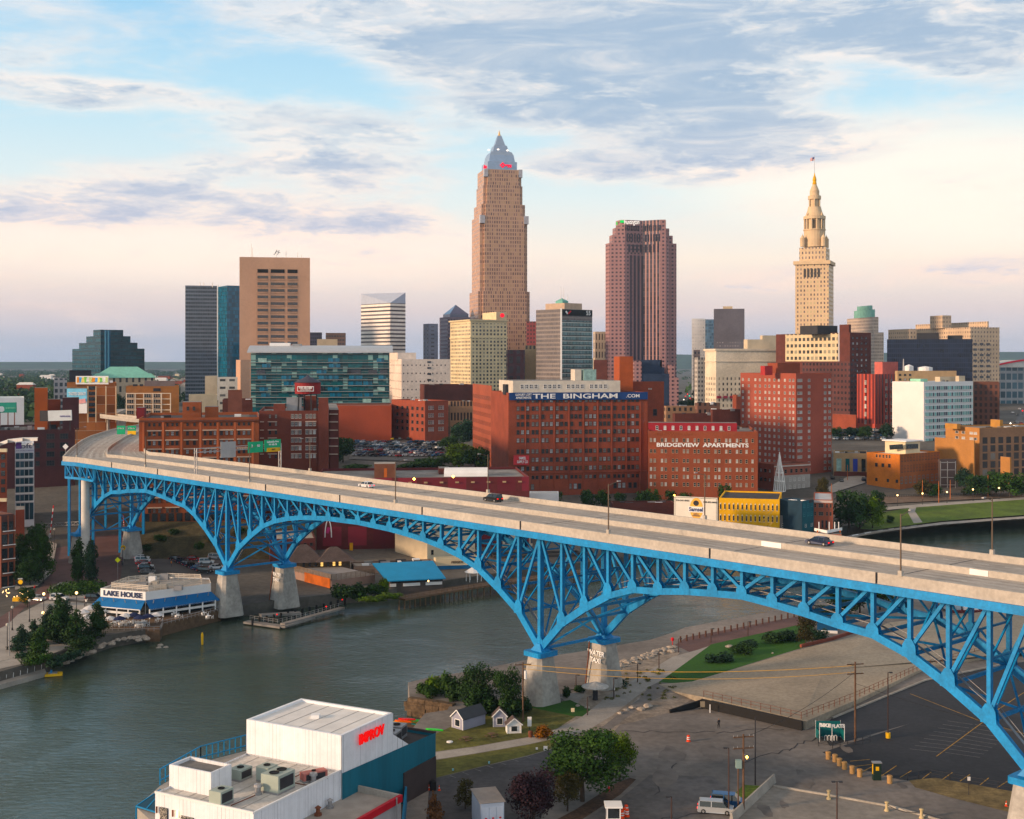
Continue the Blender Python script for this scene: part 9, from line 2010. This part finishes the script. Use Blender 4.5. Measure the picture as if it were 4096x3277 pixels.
for k in range(22):
 f = g_.random(); p = G(445+f*190+(f > .8)*g_.random()*230, 2512-g_.random()*(18 if f < .8 else 30)-(f > .8)*20, 3.22); o = bpy.data.objects.new('bistro_table', tme); C.objects.link(o); o.location = p; tag(o, 'white table on the riverside dining terrace', 'table', 'tables on the dining terrace')
 for a in (0, 2.1, 4.2): o = bpy.data.objects.new('terrace_chair', chme); C.objects.link(o); o.location = p+Vector((.8*math.cos(a), .8*math.sin(a), 0)); o.rotation_euler.z = a-1.57; tag(o, 'white chair drawn up to a dining terrace table', 'chair', 'chairs on the dining terrace')
# river things
lathed('channel_marker', 'yellow channel marker standing in the river', 'marker buoy', G(809, 2580, -.1), [(.25, 0), (.3, .8), (.3, 2.4), (.12, 2.9), (.01, 3.0)], YEL)
for k, (px, py) in enumerate(((642, 2583), (636, 2593), (665, 2592))): put(RKM[k], 'rock', G(px, py, -.1), .7, k, 'pale rock breaking the water off the terrace corner', 'rock', 'rocks in the water')  # rock meshes stand in for small pale birds on the water
p = G(213, 2702, .1); r = root('pedal_boat', 'yellow twin hulled pedal boat moored at the left landing', 'boat', p, local=True, rz=.3)
for s in (-.7, .7): mb = MB(); mb.frustum([(-1.7, s-.3), (1.4, s-.3), (1.9, s), (1.4, s+.3), (-1.7, s+.3)], 0, [(-1.6, s-.25), (1.3, s-.25), (1.8, s), (1.3, s+.25), (-1.6, s+.25)], .5); link('hull', mb.mesh('hull', YEL), r)
mb = MB(); mb.box(-1, -.7, .5, .8, .7, .65); link('deck', mb.mesh('deck', STEEL), r); mb = MB(); mb.box(-.6, -.5, .65, -.2, .5, 1.1); link('seat', mb.mesh('seat', BLUE), r)
# landing at bottom left: steps, quay rail
mb = MB()
for k in range(6): a, c = G(-60, 2660+9*k, 2.9-.35*k), G(30+9*k, 2640+9*k, 2.9-.35*k); mb.bar(a, c, 1.0, .4)
tag(mb.build('quay_steps', CONC), kind='structure'); mb = MB(); mb.prism([(p.x, p.y) for p in (G(-300, 2790, .9), G(0, 2741, .9), G(185, 2690, .9), G(170, 2660, .9), G(0, 2680, .9), G(-300, 2700, .9))], -1, 1.0); tag(mb.build('river_landing', PATH), kind='structure')
r = root('quay_railing', 'curved pale rail posts along the river landing, bottom left', 'railing', G(20, 2735, 1))
for k in range(9): f = k/8; p = G(-60+225*f, 2742-64*f, 1.0); mb = MB(); mb.tube(p, p+Vector((.1, 0, .9)), .06); mb.tube(p+Vector((.1, 0, .9)), p+Vector((-.25, .25, 1.35)), .06); mb.build('post', WHITE, r)
# floating docks beside the lettered far pier
mb = MB(); mb.bar(G(985, 2488, .5), G(1130, 2508, .5), 2.2, .5); mb.bar(G(1130, 2508, .7), G(1250, 2470, .7), 1.6, .4); mb.bar(G(1040, 2462, 1.6), G(1200, 2452, 1.2), 2.2, .6); mb.bar(G(1130, 2498, .9), G(1370, 2432, 1.2), 1.6, .5); tag(mb.build('floating_dock', mat('dock grey', (.24, .225, .21), .9, var=.2)), 'pale floating dock with gangways beside the lettered far pier', 'dock')
for k in range(14): f = k/13; lathed('dock_pile', 'dark timber pile under the far floating dock', 'pile', G(1010+370*f, 2512-86*f+6*math.sin(f*3), -.5), [(.3, 0), (.3, 2.4), (.01, 2.5)], BLACK, 8, 'piles of the floating dock')
fence([G(1000, 2478, .8), G(1110, 2494, .8), G(1240, 2462, .9), G(1370, 2424, 1.3)], 1.0, 'pale railing along the far floating dock', 'dock_railing', STEEL, 1.5, cat='railing')
for k, (px, py) in enumerate(((1108, 2474), (1305, 2442), (1369, 2414))): r = root('dock_light', 'small red light on the floating dock', 'lamp', G(px, py, 1.4), 'red dock lights'); p = G(px, py, 1.4); MB().tube(p, p+Vector((0, 0, .9)), .05).build('post', DARK, r); MB().lathe((p.x, p.y), [(.01, 2.2), (.2, 2.4), (.01, 2.6)], 8).build('lamp', TAIL, r)
# far promenade wall: white and grey quay edge with lamps
r = root('quay_parapet', 'curving quay parapet of alternating white and grey blocks, far right', 'parapet', G(3700, 2120, 2)); qb = [(3380, 2156), (3508, 2131), (3640, 2112), (3762, 2099), (3930, 2085), (4110, 2074), (4300, 2062)]; kk = 0; mbw, mbg = MB(), MB()
for (x0, y0), (x1, y1) in zip(qb, qb[1:]):
 n_ = max(2, int((x1-x0)/22))
 for i in range(n_): a, c = G(x0+(x1-x0)*i/n_, y0+(y1-y0)*i/n_, 3.0), G(x0+(x1-x0)*(i+1)/n_, y0+(y1-y0)*(i+1)/n_, 3.0); (mbw if kk % 2 else mbg).bar(a+Vector((0, 0, .4)), c+Vector((0, 0, .4)), .5, .9); kk += 1
mbw.build('white_block', WHITE, r); mbg.build('grey_block', mat('quay grey', (.3, .29, .3), .8), r)
for px, yb, yt, lb in [(3590, 2028, 1985, 'park lamp before the scaffold annex'), (3690, 2022, 1978, 'park lamp on the river path left of the centre'), (3788, 2016, 1972, 'park lamp at the middle of the river path'), (3892, 2008, 1962, 'park lamp left of the tree belt'), (3996, 2000, 1956, 'park lamp near the right edge')]: globe(px, yb, yt, lb, True)
for px, yb, yt, lb in [(3755, 2012, 1925, 'tall orange catenary pole beside the railway'), (3690, 2000, 1920, 'orange catenary pole left of the tall one'), (3801, 2000, 1920, 'orange catenary pole right of the tall one'), (3952, 1990, 1900, 'orange catenary pole among the tree belt'), (3326, 2000, 1935, 'orange street pole behind the brick bar'), (3390, 1925, 1860, 'plaza lamp mast with twin heads')]: p = GE(px, yb); r = root('catenary_pole', lb, 'pole', p); MB().tube(p, p+Vector((0, 0, (yb-yt)*p.y/F)), .17, .12).build('pole', mat('orange steel', (.42, .14, .05), .8), r)
r = root('railway_fence', 'dark fence along the railway above the riverside lawn', 'fence', GE(3750, 1996)); mb = MB()
for k in range(60): p = GE(3540+9.5*k, 1993-.28*k); mb.bar(p, p+Vector((0, 0, 1.3)), .12)
for h in (.6, 1.3): mb.bar(GE(3540, 1993)+Vector((0, 0, h)), GE(4105, 1976)+Vector((0, 0, h)), .1)
mb.build('panel', DARK, r)
b = Bld('white_truck_roof', 'white flat roofed unit tucked under the warehouse behind the deck', 2112, 2118, 2235, 470, 6, 1974, 4, WHITE, ROOFW, dep=8, par=.1)
b = Bld('dark_brick_sheds', 'row of low dark brick sheds behind the sign board', 2440, 2450, 2700, 470, 4, 2012, 3, BRICKD, ROOFD, dep=12); b.rooftop(7, 151, 1.3)
# haze over the distance
hz = MB(); hz.box(-9000, -400, -12, 9000, 15500, 330); o = hz.build('haze', []); tag(o, kind='stuff')
hm = bpy.data.materials.new('haze'); hm.use_nodes = True; t = NT(hm.node_tree); t.n.clear(); pv = t.add('ShaderNodeVolumePrincipled'); pv.inputs['Color'].default_value = (.42, .68, 1.0, 1); pv.inputs['Density'].default_value = HAZE; pv.inputs['Anisotropy'].default_value = 0.0
out = t.add('ShaderNodeOutputMaterial'); t.l.new(pv.outputs[0], out.inputs['Volume']); o.data.materials.append(hm)
